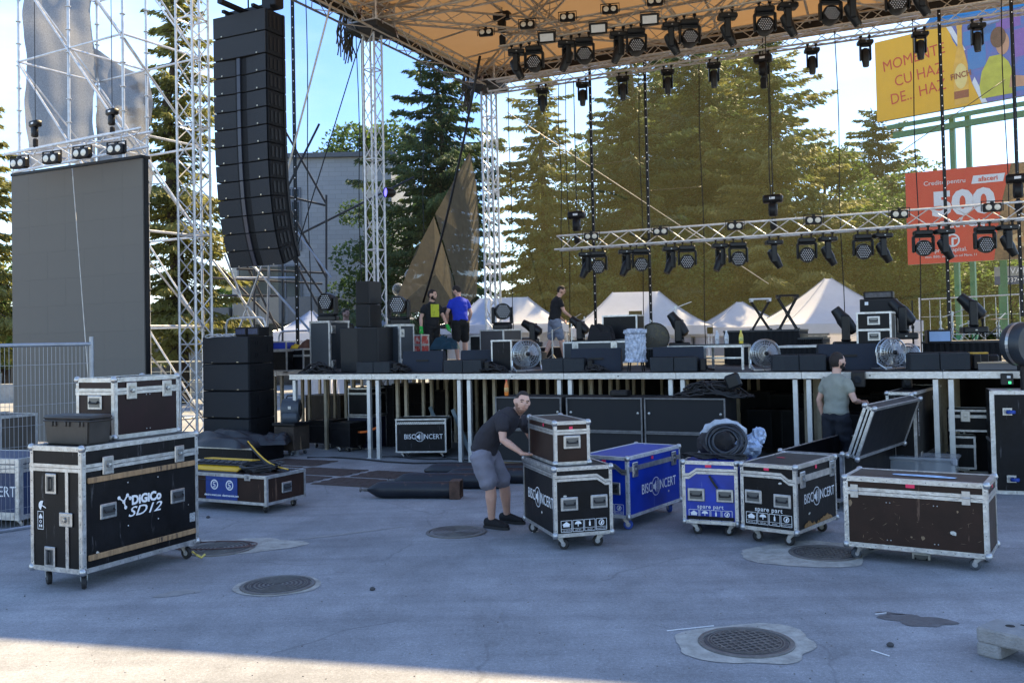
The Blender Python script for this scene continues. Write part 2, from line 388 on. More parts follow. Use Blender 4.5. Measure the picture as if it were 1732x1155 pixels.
o = b.obj('grit', mat('asphalt_grit', (.20, .19, .18), .9, 0, .9, 3)); tag(o, 'loose grit and tiny stones scattered over the asphalt', 'grit', kind='stuff')
# brick pavers let into the asphalt
PAV = mat('dark_paver_brick', (0.055, 0.038, 0.034), 0.85, 0, 0.35, 3, 0.4, 40)
PAVJ = mat('paver_joint', (0.13, 0.12, 0.115), 0.9)
base = S(-0.2, -2.55); br = MB(); br.cbox((0, 0, .004), (.21, .10, .008), .003); br_me = br.mesh('brick', PAV)
q = -SA + R(0)
for (i, j) in ((0, 0), (1, 0), (2, 0), (0, 1), (1, 1), (2, 1), (0, 2)):
    c = S(-1.15 + i * 1.25 + j * .1, -2.35 + j * .78)
    b = MB(); b.box((0, 0, .0005), (1.14, .66, .005)); o = b.obj('brick_paving', PAVJ, None, (c.x, c.y, .002), (0, 0, q)); tag(o, kind='structure')
    for r_ in range(6):
        for k in range(5):
            inst('brick', br_me, o, (-.455 + k * .2175 + (.05 if r_ % 2 else -.0), -.27 + r_ * .108, .0032 + rnd.uniform(-.0012, .0012)), (0, 0, rnd.uniform(-.02, .02)))
# ================================================================ background building
BW = mat('pale_painted_block', (0.42, 0.43, 0.44), 0.85, 0, 0.10, 1.2, 0.2, 12)
def block_mat():
    m_ = mat('pale_blockwork', (0.43, 0.44, 0.45), 0.85, 0, 0.08, 1.0)
    nt = m_.node_tree; N = nt.nodes; L = nt.links; b = N['Principled BSDF']
    t = N.new('ShaderNodeTexCoord'); bt = N.new('ShaderNodeTexBrick'); mp_ = N.new('ShaderNodeMapping'); mp_.inputs['Rotation'].default_value = (PI / 2, 0, 0)
    L.new(t.outputs['Object'], mp_.inputs[0]); L.new(mp_.outputs[0], bt.inputs['Vector'])
    bt.inputs['Color1'].default_value = (.48, .46, .42, 1); bt.inputs['Color2'].default_value = (.43, .41, .38, 1); bt.inputs['Mortar'].default_value = (.36, .345, .32, 1)
    bt.inputs['Scale'].default_value = 1; bt.inputs['Mortar Size'].default_value = .012; bt.inputs['Brick Width'].default_value = .6; bt.inputs['Row Height'].default_value = .22
    L.new(bt.outputs['Color'], b.inputs['Base Color']); return m_
BLK = block_mat(); TANP = mat('tan_cladding', (0.30, 0.27, 0.23), .8, 0, .12, 2); DGL = mat('dark_window_glass', (0.02, 0.025, 0.03), .12, 0, .5, .6)
SLAB = mat('roof_edge_slab', (0.16, 0.16, 0.16), .8)
BD = 46.0
bl = GX(470, BD).x; x0 = GX(395, BD).x; x1 = GX(668, BD).x; zt = zat(560, 266, BD)
t = root('apartment_block', (x0, BD, 0), 0, 'pale windowless block-built building with tan lower band, behind the side netting', 'building')
b = MB(); b.box(((x1 - x0) / 2, 5, zt / 2), (x1 - x0, 10, zt)); b.obj('wall', BLK, t)
b = MB(); b.box(((x1 - x0) / 2, 5, zt + .08), (x1 - x0 + .5, 10.5, .22)); b.obj('roof_edge', SLAB, t)
z1 = zat(560, 500, BD); z2 = zat(560, 545, BD)
pan = MB(); pan.box((0, 0, 0), (1.13, .12, z1 - z2 - .04)); pan_me = pan.mesh('cladding_panel', TANP)
nP = int((x1 - x0) / 1.2)
for k in range(nP): inst('cladding_panel', pan_me, t, ((k + .5) * (x1 - x0) / nP, -.07, (z1 + z2) / 2))
b = MB(); b.box(((x1 - x0) / 2, -.03, z2 / 2), (x1 - x0, .05, z2 - .05)); b.obj('dark_plinth', DGL, t)
def win(parent, x, z, w, h, D0, mull=2):
    f = MB(); f.box((0, 0, h / 2 - .04), (w, .1, .08)); f.box((0, 0, -h / 2 + .04), (w, .1, .08))
    for k in range(mull + 1): f.box((-w / 2 + .04 + k * (w - .08) / mull, 0, 0), (.07, .1, h - .16))
    wi = f.obj('window', mat('window_frame_grey', (.2, .2, .21), .5), parent, (x, D0, z))
    p_ = MB(); p_.box((0, .02, 0), (w - .1, .03, h - .1)); p_.obj('pane', DGL, wi); return wi
for (pa, pb, ya, yb) in ((482, 514, 340, 425), (405, 514, 450, 508), (484, 514, 318, 336)):
    xa, xb = GX(pa, BD).x, GX(pb, BD).x; za, zb_ = zat(pa, ya, BD), zat(pa, yb, BD)
    win(t, (xa + xb) / 2 - x0, (za + zb_) / 2, xb - xa, za - zb_, -.04, 2 if pb - pa < 50 else 4)
# low wing with doors, left
xl = -34.0; xr = x0 - .1; zt2 = zat(280, 540, BD)
t = root('low_colonnade_building', (xl, BD, 0), 0, 'long low pale building with dark door openings, behind the scaffold and screen', 'building')
b = MB(); b.box(((xr - xl) / 2, 4, zt2 + .25), (xr - xl, 8.6, .5)); b.obj('roof', SLAB, t)
b = MB(); b.box(((xr - xl) / 2, 4.3, zt2 / 2), (xr - xl, 7.4, zt2 - .02)); b.obj('wall', TANP, t)
pil = MB(); pil.box((0, 0, zt2 / 2), (.55, .5, zt2 - .02)); pil_me = pil.mesh('pillar', BW)
dr = MB(); dr.box((0, 0, 1.15), (1.0, .06, 2.3)); dr_me = dr.mesh('door', DGL)
nx = int((xr - xl) / 2.6)
for k in range(nx):
    inst('pillar', pil_me, t, (k * 2.6 + .4, .3, 0)); inst('door', dr_me, t, (k * 2.6 + 1.7, .56, 0))
# ================================================================ trees
TRK = mat('conifer_bark', (0.045, 0.032, 0.022), 0.9, 0, 0.4, 4, 0.6, 30)
NDL = [mat('needles_dark', (0.045, 0.085, 0.036), .6, 0, .45, 1.2, trans=.45, coord='Object'), mat('needles_mid', (0.13, 0.17, 0.05), .6, 0, .45, 1.2, trans=.5, coord='Object'),
       mat('needles_yellow', (0.21, 0.21, 0.06), .6, 0, .45, 1.2, trans=.5, coord='Object')]
LEAFG = [mat('leaves_deep_green', (0.06, 0.11, 0.028), .55, 0, .4, 1.5, trans=.5), mat('leaves_fresh_green', (0.12, 0.18, 0.040), .55, 0, .4, 1.5, trans=.55)]
import numpy as np
def cards(P_, D_, U_, L_, W_):
    """diamond leaf cards from arrays of centre, direction, side, length and width"""
    n = len(P_); v = np.empty((n, 4, 3)); L_ = L_[:, None]; W_ = W_[:, None]
    v[:, 0] = P_ - D_ * L_ * .5; v[:, 1] = P_ + U_ * W_ * .5; v[:, 2] = P_ + D_ * L_ * .6; v[:, 3] = P_ - U_ * W_ * .5
    return v.reshape(-1, 3)
def unit(a): return a / np.maximum(1e-6, np.linalg.norm(a, axis=1))[:, None]
def card_mesh(name, V_, mats, mi):
    n = len(V_) // 4; me = bpy.data.meshes.new(name); me.vertices.add(n * 4); me.vertices.foreach_set('co', V_.astype(np.float32).ravel())
    me.loops.add(n * 4); me.loops.foreach_set('vertex_index', np.arange(n * 4, dtype=np.int32)); me.polygons.add(n); me.polygons.foreach_set('loop_start', np.arange(0, n * 4, 4, dtype=np.int32))
    for m_ in mats: me.materials.append(m_)
    me.polygons.foreach_set('material_index', np.asarray(mi, dtype=np.int32)); me.update(calc_edges=True); me.validate(); return me
_br = {}
def branch(L, k, mode):
    """one drooping conifer branch along +x, made of small needle tufts"""
    key = (L, k, mode)
    if key in _br: return _br[key]
    g_ = np.random.default_rng(int(L * 100) + k * 7 + mode); n = int(52 * L ** 1.45) + 14
    t_ = g_.random(n) ** .75; w = L * .30 * (1 - t_ * .72) + .06; side = g_.uniform(-1, 1, n); y = side * w * (.35 + .65 * g_.random(n))
    z = -.05 * L * t_ + .16 * L * t_ ** 2 * .6 - np.abs(y) * .30 - g_.random(n) * (.10 + .16 * L * .4) * (1 - t_ * .6)
    P_ = np.stack([t_ * L, y, z], 1); D_ = unit(np.stack([g_.uniform(.3, 1, n), side * g_.uniform(.3, 1.1, n), g_.uniform(-.9, .15, n)], 1)); U_ = unit(np.cross(D_, unit(g_.normal(0, 1, (n, 3)) * .7 + np.array([0, 0, 1.])))); l = g_.uniform(.15, .34, n)
    _br[key] = (P_, D_, U_, l, l * g_.uniform(.26, .42, n), t_); return _br[key]
def conifer(px, D, top_py, wid, label, mi=0, seed=1, dens=1.0, z_low=2.2, kind='spruce_tree', cardk=1.0):
    rr = random.Random(seed); base = GX(px, D); H = zat(px, top_py, D)
    t = root(kind, (base.x, D, 0), 0, label, 'tree', 'conifers growing beyond the netting')
    b = MB(); b.path([(rr.uniform(-.06, .06) * k, rr.uniform(-.06, .06) * k, H * k / 8) for k in range(9)], [.28 * H / 14 * (1 - k / 8.3) + .015 for k in range(9)], 8); b.obj('trunk', TRK, t, smooth='all')
    out = []; mi_ = []; bb = MB(); nl = int(H / .40 * dens); cls = (.5, .9, 1.4, 2.0, 2.7, 3.5, 4.4, 5.4)
    bul = [rr.uniform(.68, 1.15) for _ in range(9)]
    for k in range(nl):
        fz = k / nl; z = z_low + (H - z_low) * fz ** .95; rl = wid / 2 * (1 - fz) ** .56 * bul[int(fz * 8)] + .12; nb = max(5, int(9 * (1 - fz * .4)))
        for j in range(nb):
            a = 2 * PI * j / nb + rr.uniform(-.5, .5) + k * 1.3; L_ = rl * rr.uniform(.45, 1.14) * (1.15 if rr.random() < .1 else 1); c = min(cls, key=lambda q_: abs(q_ - L_)); s_ = L_ / c
            P_, D_, U_, l, w, tt = branch(c, rr.randrange(4), 0); tilt = rr.uniform(.10, .42) * (1 - fz * 1.1); ca, sa, ct, st = math.cos(a), math.sin(a), math.cos(-tilt), math.sin(-tilt)
            M_ = np.array([[ca * ct, -sa, -ca * st], [sa * ct, ca, -sa * st], [st, 0, ct]]); o = np.array([0, 0, z + rr.uniform(-.2, .2)])
            out.append(cards((P_ * s_) @ M_.T + o, D_ @ M_.T, U_ @ M_.T, l * cardk, w * cardk)); tone = rr.random(); mi_.append(((tt > .55) & (tone > .35)) | (tone > .8))
            if rl > .5:
                e_ = M_ @ np.array([L_ * .9, 0, 0]) + o; bb.path([tuple(o), tuple(e_)], [.03, .008], 3)
    inst('crown', card_mesh('crown', np.concatenate(out), [NDL[min(mi, 2)], NDL[min(mi + 1, 2)]], np.concatenate(mi_)), t); o = bb.obj('branches', TRK, t); o['kind'] = 'stuff'
    return t
def broadleaf(px, D, top_py, wid, label, mi=0, seed=1, n=2600, low=None, card=.30, group='leafy trees beyond the stage', name='leafy_tree'):
    rr = random.Random(seed); base = GX(px, D); H = zat(px, top_py, D); low = H * .3 if low is None else low; n = int(n * 5.5); card *= .62
    t = root(name, (base.x, D, 0), 0, label, 'tree', group)
    b = MB(); b.path([(0, 0, 0), (.05, 0, H * .25), (-.05, .1, H * .5), (.1, 0, H * .8)], [.2, .16, .11, .03], 7); cl = []
    for k in range(30):
        a = rr.uniform(0, 6.28); z = rr.uniform(low, H * .93); mid = (low + H) / 2
        rad = wid / 2 * math.sqrt(max(.08, 1 - ((z - mid) / ((H - low) / 2 + .3)) ** 2)) * rr.uniform(.25, .9)
        c = (math.cos(a) * rad, math.sin(a) * rad, z); cl.append((*c, rr.uniform(.10, .21) * wid)); b.path([(0, 0, z * .6), (c[0] * .6, c[1] * .6, z * .95), c], [.06, .04, .012], 4)
    cl.append((0, 0, H - wid * .14, wid * .16)); b.obj('trunk', TRK, t, smooth='all')
    g_ = np.random.default_rng(seed); C = np.array(cl); i_ = g_.integers(0, len(C), n); u = unit(g_.normal(0, 1, (n, 3))) * (g_.uniform(.5, 1.08, n) ** .6 * C[i_, 3])[:, None]; u[:, 2] *= .75; P_ = C[i_, :3] + u
    D_ = unit(g_.normal(0, 1, (n, 3)) * np.array([1, 1, .7])); U_ = unit(np.cross(D_, unit(g_.normal(0, .5, (n, 3)) + np.array([0, 0, 1.])))); l = card * g_.uniform(.6, 1.3, n); k_ = P_[:, 2] > .2
    inst('crown', card_mesh('crown', cards(P_[k_], D_[k_], U_[k_], l[k_], l[k_] * .6), [LEAFG[mi], LEAFG[1]], (g_.random(k_.sum()) < .35)), t); return t
conifer(748, 39, 62, 9.6, 'dark drooping spruce beyond the left side netting, left of the rear tower', 0, 1)
conifer(925, 40, 118, 7.6, 'yellow-green sparse spruce just right of the rear tower', 1, 2, .8)
conifer(1075, 41, 55, 9, 'tall spruce right of the blue sky gap, behind the two lit cables', 0, 3)
conifer(1196, 44, 20, 11, 'broad tall spruce in the middle of the netting', 0, 4)
conifer(1128, 48, 40, 10, 'dark spruce partly hidden between the tall ones in the middle', 0, 31)
conifer(1258, 49, 20, 10, 'tall spruce filling the gap left of the light green one', 1, 32)
conifer(1318, 41, 40, 10.5, 'light green spruce at the right edge of the conifer row', 1, 5)
conifer(1497, 50, 182, 10.5, 'flat-tiered dark spruce standing below the yellow billboard', 0, 6)
conifer(305, 33, -120, 5.6, 'tall yellowish spruce behind the scaffold tower, left of the loudspeaker array', 2, 7, .8)
conifer(-14, 30, 150, 5.0, 'bare-branched spruce cut off by the left edge, beside the big screen', 2, 8, .55)
conifer(1640, 44, 420, 4.6, 'small dark spruce behind the stage, below the red billboard', 0, 9, 1, .3)
broadleaf(610, 62, 205, 9, 'round leafy tree rising behind the pale building roof', 1, 11, 3000, None, .5)
broadleaf(1012, 52, 235, 8, 'soft leafy tree filling the gap right of the sparse spruce', 0, 41, 3000, 1.5)
broadleaf(1150, 52, 150, 9, 'tall leafy tree behind the middle spruces', 1, 42, 3600, 3)
broadleaf(1400, 44, 235, 7.5, 'bushy green tree right of the conifer row, left of the far spruce', 0, 12, 4200, 1.2)
broadleaf(1470, 40, 300, 6.5, 'bushy tree left of the red billboard', 0, 13, 3800, 1.0)
broadleaf(1565, 47, 262, 8, 'leafy tree behind the red billboard left edge', 0, 14, 3600, 1.5)
broadleaf(1520, 40, 400, 5.5, 'light green low tree behind the largest white tent', 1, 15, 3400, .6)
broadleaf(1590, 41, 430, 5, 'low leafy tree under the red billboard', 1, 16, 2800, .4)
broadleaf(1700, 42, 440, 6, 'leafy tree behind the green billboard poles', 1, 17, 3600, .4)
broadleaf(1180, 40, 400, 6, 'low leafy tree above the tent nearest the drum kit', 0, 18, 2800, .4)
broadleaf(1345, 41, 390, 5.5, 'low leafy tree behind the two keyboard stands', 0, 19, 2800, .4)
broadleaf(960, 40, 420, 5.5, 'dark low tree behind the man in black T-shirt and grey shorts', 0, 20, 2600, .4)
broadleaf(650, 40, 330, 5, 'small leafy tree at the right corner of the pale building', 0, 21, 2400, .6)
broadleaf(10, 38, 430, 4, 'sunlit shrub-like tree left of the big screen', 1, 22, 1600, 1.4)
# far wood that closes the horizon
g_ = np.random.default_rng(5); n = 60000; x = g_.uniform(-70, 75, n); h = 5.5 + 2.2 * np.sin(x * .23) + 1.3 * np.sin(x * .61 + 1) + np.where(x > 8, 3, -1.5); P_ = np.stack([x, g_.uniform(66, 80, n), g_.random(n) ** .7 * h], 1)
D_ = unit(g_.normal(0, 1, (n, 3))); U_ = unit(np.cross(D_, unit(g_.normal(0, .5, (n, 3)) + np.array([0, 0, 1.])))); l = g_.uniform(.5, .9, n)
o = inst('far_wood', card_mesh('far_wood', cards(P_, D_, U_, l, l * .7), [NDL[1], LEAFG[0]], g_.random(n) < .4))
tag(o, 'dense mass of distant green trees closing the horizon behind everything', 'trees', kind='stuff')
# ================================================================ tents
TENT = mat('white_tent_canvas', (0.80, 0.80, 0.84), .75, 0, .05, 3, .15, 8, trans=.4)
TENTF = mat('tent_frame', (.5, .5, .52), .4, .6)
def tent(pxl, pxr, D, apex_py, eave_py, ridge, label, yaw=0.0, depth=3.0, walls=True, val=.3):
    l, r_ = GX(pxl, D, 2), GX(pxr, D, 2); c = (l + r_) / 2; w = (r_ - l).length; ze = zat((pxl + pxr) / 2, eave_py, D); za = zat((pxl + pxr) / 2, apex_py, D)
    t = root('canopy_tent', (c.x, D + depth / 2, 0), yaw, label, 'tent', 'white pop-up tents behind the stage')
    hw, hd = w / 2, depth / 2; rg = ridge * hw
    g1 = []; n = 8
    # roof built as swept (concave) slopes from eaves rectangle to ridge line
    b = MB(); rows = []
    for i in range(n + 1):
        s_ = i / n; zz = ze + (za - ze) * (s_ ** 1.35); x_ = hw + (rg - hw) * s_; y_ = hd * (1 - s_)
        ring = []
        for q_ in range(9): ring.append((-x_ + 2 * x_ * q_ / 8, -y_, zz - .05 * math.sin(PI * q_ / 8) * (1 - s_)))
        for q_ in range(1, 5): ring.append((x_, -y_ + 2 * y_ * q_ / 4, zz))
        for q_ in range(1, 9): ring.append((x_ - 2 * x_ * q_ / 8, y_, zz))
        for q_ in range(1, 4): ring.append((-x_, y_ - 2 * y_ * q_ / 4, zz))
        rows.append(ring + [ring[0]])
    b.sheet(rows); b.obj('roof', TENT, t, smooth='all')
    for c_ in (0, 8, 12, 20): b = MB(); b.path([V(*r_[c_]) + V(0, 0, .012) for r_ in rows], .016, 4); b.obj('seam', TENTF, t)
    b = MB()
    for (x_, y_, sx, sy) in ((0, -hd, w, .01), (0, hd, w, .01), (-hw, 0, .01, depth), (hw, 0, .01, depth)): b.box((x_, y_, ze - val / 2), (sx, sy, val))
    b.obj('valance', TENT, t)
    leg = MB(); leg.box((0, 0, ze / 2 - .15), (.045, .045, ze - .3)); lm = leg.mesh('leg', TENTF)
    for x_ in (-hw + .05, hw - .05):
        for y_ in (-hd + .05, hd - .05): inst('leg', lm, t, (x_, y_, 0))
    if walls:
        b = MB(); b.box((0, hd - .03, ze / 2), (w - .1, .01, ze - .4)); b.box((hw - .03, 0, ze / 2), (.01, depth - .1, ze - .4)); b.obj('side_wall', TENT, t)
    b = MB()
    for k in range(4):
        xa = -hw + w * k / 4; xb = xa + w / 4; b.tube((xa, -hd + .04, ze - .05), (xb, -hd + .04, ze - .4), .012, 5); b.tube((xa, -hd + .04, ze - .4), (xb, -hd + .04, ze - .05), .012, 5)
    b.obj('scissor_frame', TENTF, t)
tent(968, 1206, 32, 490, 552, .34, 'wide white tent with a flat ridge, behind the plastic-wrapped drum')
tent(1196, 1345, 32, 508, 552, .06, 'small pointed white tent behind the left keyboard stand')
tent(1322, 1562, 29, 464, 546, .05, 'largest white tent with a tall peak, behind the amplifier tower', depth=4.2)
tent(745, 962, 32, 500, 548, .38, 'white tent behind the rear truss tower, right of the man in blue')
tent(462, 560, 30, 524, 560, .05, 'white tent behind the tall grey case with a round light on top', walls=True)
tent(590, 690, 36, 528, 556, .1, 'white tent partly hidden by the tall black speaker column')
# ================================================================ billboards
def bb_poly(b, pts, off):  # pts in panel coords
    b.poly([(x, -off, z) for x, z in pts], .004, (0, -1, 0))
GRN = mat('green_painted_steel', (0.02, 0.16, 0.08), .45, .2, .2, 6)
YEL = mat('poster_yellow', (0.85, 0.43, 0.02), .6, 0, .05, 2); RED = mat('poster_red', (0.68, 0.035, 0.030), .6, 0, .06, 2)
PURP = mat('poster_purple', (0.13, 0.13, 0.42), .6, 0, .5, 1.6, col2=(.05, .16, .50)); BLUB = mat('poster_blue', (0.01, 0.20, 0.52), .6, 0, .1, 2)
TXR = mat('poster_red_letters', (0.62, 0.05, 0.03), .6); BRNB = mat('poster_brown_photo', (0.13, 0.065, 0.035), .6, 0, .6, 1.1, col2=(.42, .22, .10), w2=.56)
BOT = mat('poster_bottle_gold', (0.80, 0.42, 0.06), .5, 0, .2, 2); BOT2 = mat('poster_bottle_dark', (0.30, 0.06, 0.03), .5); SKNP = mat('poster_skin', (0.55, 0.28, 0.18), .6, 0, .15, 4); SHIRT = mat('poster_yellow_green_shirt', (.52, .50, .06), .6, 0, .2, 3)
HAIRP = mat('poster_brown_hair', (.14, .06, .05), .7, 0, .3, 6)
def plate(name, mt, parent, pts, off, th=.004):
    b = MB(); b.poly([(x, -off, z) for x, z in pts], th, (0, -1, 0)); return b.obj(name, mt, parent)
def ptext(txt, size, x, z, off, mt, parent, name='lettering', bold=0.0, shear=0.0, rot=0.0, sx=1.0, align='CENTER'):
    o = inst(name, text_mesh(txt, size, .002, bold, shear, align), parent); o.data = o.data.copy(); o.data.materials.clear(); o.data.materials.append(mt)
    o.matrix_local = face_mat((x, -off, z), (math.cos(rot), 0, math.sin(rot)), (-math.sin(rot), 0, math.cos(rot)), (0, -1, 0)) @ Matrix.Diagonal((sx, 1, 1, 1)); return o
D0 = 36.0; p0 = P(1484, 207, D0); ht = zat(1484, 73, D0) - p0.z; wd = ht * 2.0
t = root('billboard', (p0.x, p0.y, p0.z), -R(45), 'yellow and purple drink billboard high on green poles, top right', 'billboard')
b = MB(); b.box((wd / 2, .09, ht / 2), (wd, .16, ht)); b.obj('panel', mat('billboard_back', (.3, .3, .3), .5), t)
plate('poster', PURP, t, [(0, 0), (wd, 0), (wd, ht), (0, ht)], .012)
plate('yellow_field', YEL, t, [(0, .0), (wd * .62, .0), (wd * .57, ht * .25), (wd * .53, ht * .58), (wd * .47, ht * .80), (wd * .44, ht), (0, ht)], .020)
plate('white_stripe', WHT, t, [(wd * .57, ht * .26), (wd * .62, 0), (wd * .65, 0), (wd * .585, ht * .32)], .024)
plate('white_stripe', WHT, t, [(wd * .43, ht * 1.0), (wd * .46, ht), (wd * .54, ht * .66), (wd * .52, ht * .64)], .024)
plate('header_strip', BLUB, t, [(wd * .28, ht * 1.005), (wd, ht * 1.005), (wd, ht * 1.35), (wd * .42, ht * 1.30)], .02, .1)
for txt, x, z in (('MOMENTE', .235, .70), ('CU HAZ', .265, .48), ('DE... HAZ', .255, .27)):
    ptext(txt, ht * .19, wd * x, ht * z, .028, TXR, t, bold=.0, rot=.10, sx=.84)
bx = wd * .51; prof = [(.040, .03), (.042, .30), (.040, .48), (.022, .66), (.013, .74), (.013, .92), (.016, .94), (.016, .99)]
pl = [(bx + w_ * wd, z * ht) for w_, z in prof] + [(bx - w_ * wd, z * ht) for w_, z in reversed(prof)]
plate('printed_bottle', BOT, t, pl, .034)
plate('bottle_label', mat('poster_label_cream', (.82, .62, .22), .5, 0, .1, 4), t, [(bx + .036 * wd * math.cos(a * PI / 9), ht * (.36 + .15 * math.sin(a * PI / 9))) for a in range(18)], .040)
ptext('FINCH', ht * .095, bx, ht * .37, .046, BOT2, t, bold=.008, rot=.08, sx=.85)
plate('bottle_band', BOT2, t, [(bx - .041 * wd, ht * .10), (bx + .041 * wd, ht * .10), (bx + .041 * wd, ht * .19), (bx - .041 * wd, ht * .19)], .040)
def ell(cx, cz, rx, rz, n=20, k=0): return [(cx + rx * math.cos(2 * PI * i / n), cz + rz * math.sin(2 * PI * i / n)) for i in range(n)]
for (xx, zz, w_, h_, m_) in ((.62, .80, .09, .09, BLUB), (.74, .86, .10, .06, mat('poster_violet', (.22, .10, .42), .6)), (.60, .55, .05, .13, BLUB), (.88, .62, .09, .16, mat('poster_violet', (.22, .10, .42), .6)), (.80, .12, .19, .05, BLUB), (.66, .93, .07, .04, mat('poster_pale_blue', (.25, .35, .6), .6))):
    plate('printed_shape', m_, t, [(wd * (xx - w_), ht * (zz - h_ - .01)), (wd * (xx + w_), ht * (zz - h_)), (wd * (xx + w_), ht * (zz + h_)), (wd * (xx - w_), ht * (zz + h_ - .02))], .018)
plate('printed_shirt', SHIRT, t, [(wd * 0.620, ht * .05), (wd * 0.790, ht * .05), (wd * 0.805, ht * .22), (wd * 0.770, ht * .42), (wd * 0.730, ht * .52), (wd * 0.670, ht * .52), (wd * 0.625, ht * .36), (wd * 0.610, ht * .2)], .026)
plate('printed_face', SKNP, t, ell(wd * 0.742, ht * .64, wd * 0.036, ht * .13), .028); plate('printed_hair', HAIRP, t, ell(wd * 0.720, ht * .72, wd * 0.042, ht * .12), .034)
plate('printed_arm', SKNP, t, [(wd * 0.770, ht * .12), (wd * 0.890, ht * .10), (wd * 0.890, ht * .20), (wd * 0.780, ht * .26)], .03)
b = MB(); b.box((wd / 2, .15, -.25), (wd * .9, .1, .16)); b.box((wd / 2, .35, -.55), (wd * .85, .14, .22)); b.obj('support_beam', GRN, t)
for k in range(2):
    for dx in (.0, .55):
        b = MB(); b.box((0, 0, 0), (.17, .17, p0.z)); b.obj('pole', GRN, t, (wd * (.42 + k * .47) + dx, .5, -p0.z / 2 - .1))
D1 = 31.0; p1 = P(1536, 448, D1); ht = zat(1535, 294, D1) - p1.z; wd = ht * 2.0
t = root('billboard', (p1.x, p1.y, p1.z), -R(30), 'red loan billboard with a bread photograph beside it, right of the stage', 'billboard')
b = MB(); b.box((wd / 2, .09, ht / 2), (wd, .16, ht)); b.obj('panel', mat('billboard_back', (.3, .3, .3), .5), t)
plate('poster', BRNB, t, [(0, 0), (wd, 0), (wd, ht), (0, ht)], .012)
plate('red_field', RED, t, [(0, 0), (wd * .42, 0), (wd * .44, ht * .3), (wd * .47, ht * .65), (wd * .515, ht), (0, ht)], .02)
ptext('Credite pentru', ht * .068, wd * .195, ht * .865, .028, WHT, t)
plate('white_tag', WHT, t, [(wd * .325, ht * .82), (wd * .475, ht * .82), (wd * .485, ht * .905), (wd * .335, ht * .905)], .028)
ptext('afaceri', ht * .07, wd * .405, ht * .862, .034, RED, t, bold=.004)
ptext('500', ht * .35, wd * .28, ht * .62, .028, WHT, t, bold=.05, sx=1.15)
ptext('FĂRĂ GAJ', ht * .10, wd * .275, ht * .405, .028, WHT, t, bold=.01)
b = MB(); b.lathe([(ht * .072, 0), (ht * .072, .006), (ht * .055, .006), (ht * .055, 0)], 24, M=Matrix.Rotation(PI / 2, 3, 'X'), caps=False); b.box((0, -.003, -.02 * ht), (ht * .02, .006, ht * .08)); b.box((.018 * ht, -.003, .02 * ht), (ht * .05, .006, ht * .018))
b.obj('round_emblem', WHT, t, (wd * .225, -.026, ht * .235))
ptext('primecapital.', ht * .062, wd * .215, ht * .135, .028, WHT, t)
ptext('mun. Bălți, str. Ștefan cel Mare, 11', ht * .036, wd * .215, ht * .07, .028, WHT, t)
BRD = mat('poster_bread', (.50, .24, .09), .6, 0, .35, 3); BRD2 = mat('poster_bread_light', (.65, .42, .20), .6, 0, .25, 4)
for (xx, zz, w_, h_, a) in ((.56, .20, .07, .07, 0), (.64, .25, .085, .08, 1), (.75, .18, .08, .08, 0), (.88, .24, .09, .09, 1), (.70, .36, .05, .05, 0), (.56, .60, .06, .03, 1), (.66, .63, .06, .03, 0), (.76, .66, .06, .03, 1), (.58, .70, .06, .03, 0), (.70, .74, .06, .03, 1), (.84, .72, .06, .03, 0)):
    plate('printed_loaf', BRD if a else BRD2, t, ell(wd * xx, ht * zz, wd * w_, ht * h_), .018)
    if h_ > .05: plate('loaf_score', BRD2 if a else BRD, t, ell(wd * xx, ht * zz, wd * w_ * .6, ht * h_ * .45), .024)
for k in range(2):
    b = MB(); b.box((0, 0, 0), (.2, .2, p1.z)); b.obj('pole', GRN, t, (wd * (.46 + .16 * k), .35, -p1.z / 2))
pv = P(1690, 470, 33.5)
t = root('company_sign', (pv.x, pv.y, 0), -R(28), 'small dark blue and white company sign under the red billboard', 'sign')
b = MB(); b.box((.6, 0, pv.z - .1), (1.5, .06, .3)); b.obj('blue_panel', mat('sign_navy', (.02, .05, .14), .5), t)
b = MB(); b.box((.6, 0, pv.z + .22), (1.5, .06, .34)); b.obj('grey_panel', mat('sign_grey', (.22, .24, .26), .5), t)
ptext('VARO', .30, .75, pv.z + .22, .036, WHT, t); ptext('737•792', .22, .6, pv.z - .1, .036, WHT, t)
b = MB(); b.tube((0, .1, 0), (0, .1, pv.z + .3), .05, 8); b.obj('pole', GRN, t)
# low fence behind the scaffold and at the right
def mesh_fence(a, b_, h, label, step=.35, mt=STEEL, grp='low mesh fences behind the stage'):
    a = Vector(a); b_ = Vector(b_); L_ = (b_ - a).length; yaw = math.atan2(b_.y - a.y, b_.x - a.x)
    t = root('mesh_fence', a, yaw, label, 'fence', grp)
    n = max(1, int(L_ / 2.2))
    pb = MB(); pb.tube((0, 0, 0), (0, 0, h), .025, 6); pm2 = pb.mesh('post', mt)
    for k in range(n + 1): inst('post', pm2, t, (L_ * k / n, 0, 0))
    rb = MB(); rb.tube((0, 0, 0), (L_, 0, 0), .02, 6); rm = rb.mesh('rail', mt); inst('rail', rm, t, (0, 0, h - .05)); inst('rail', rm, t, (0, 0, .15))
    wb = MB()
    for k in range(int(L_ / step)): wb.box((k * step, 0, h / 2), (.012, .012, h - .2))
    for k in range(1, 5): wb.box((L_ / 2, 0, .15 + (h - .2) * k / 5), (L_, .012, .012))
    o = wb.obj('wire_mesh', mt, t); o['kind'] = 'stuff'
mesh_fence(GX(225, 27), GX(345, 26), 1.6, 'pale wire fence seen through the scaffold legs', mt=mat('pale_fence_paint', (.6, .55, .4), .6))
mesh_fence(GX(1560, 30), GX(1760, 27), 3.0, 'wire fence behind the drum hardware at far right')
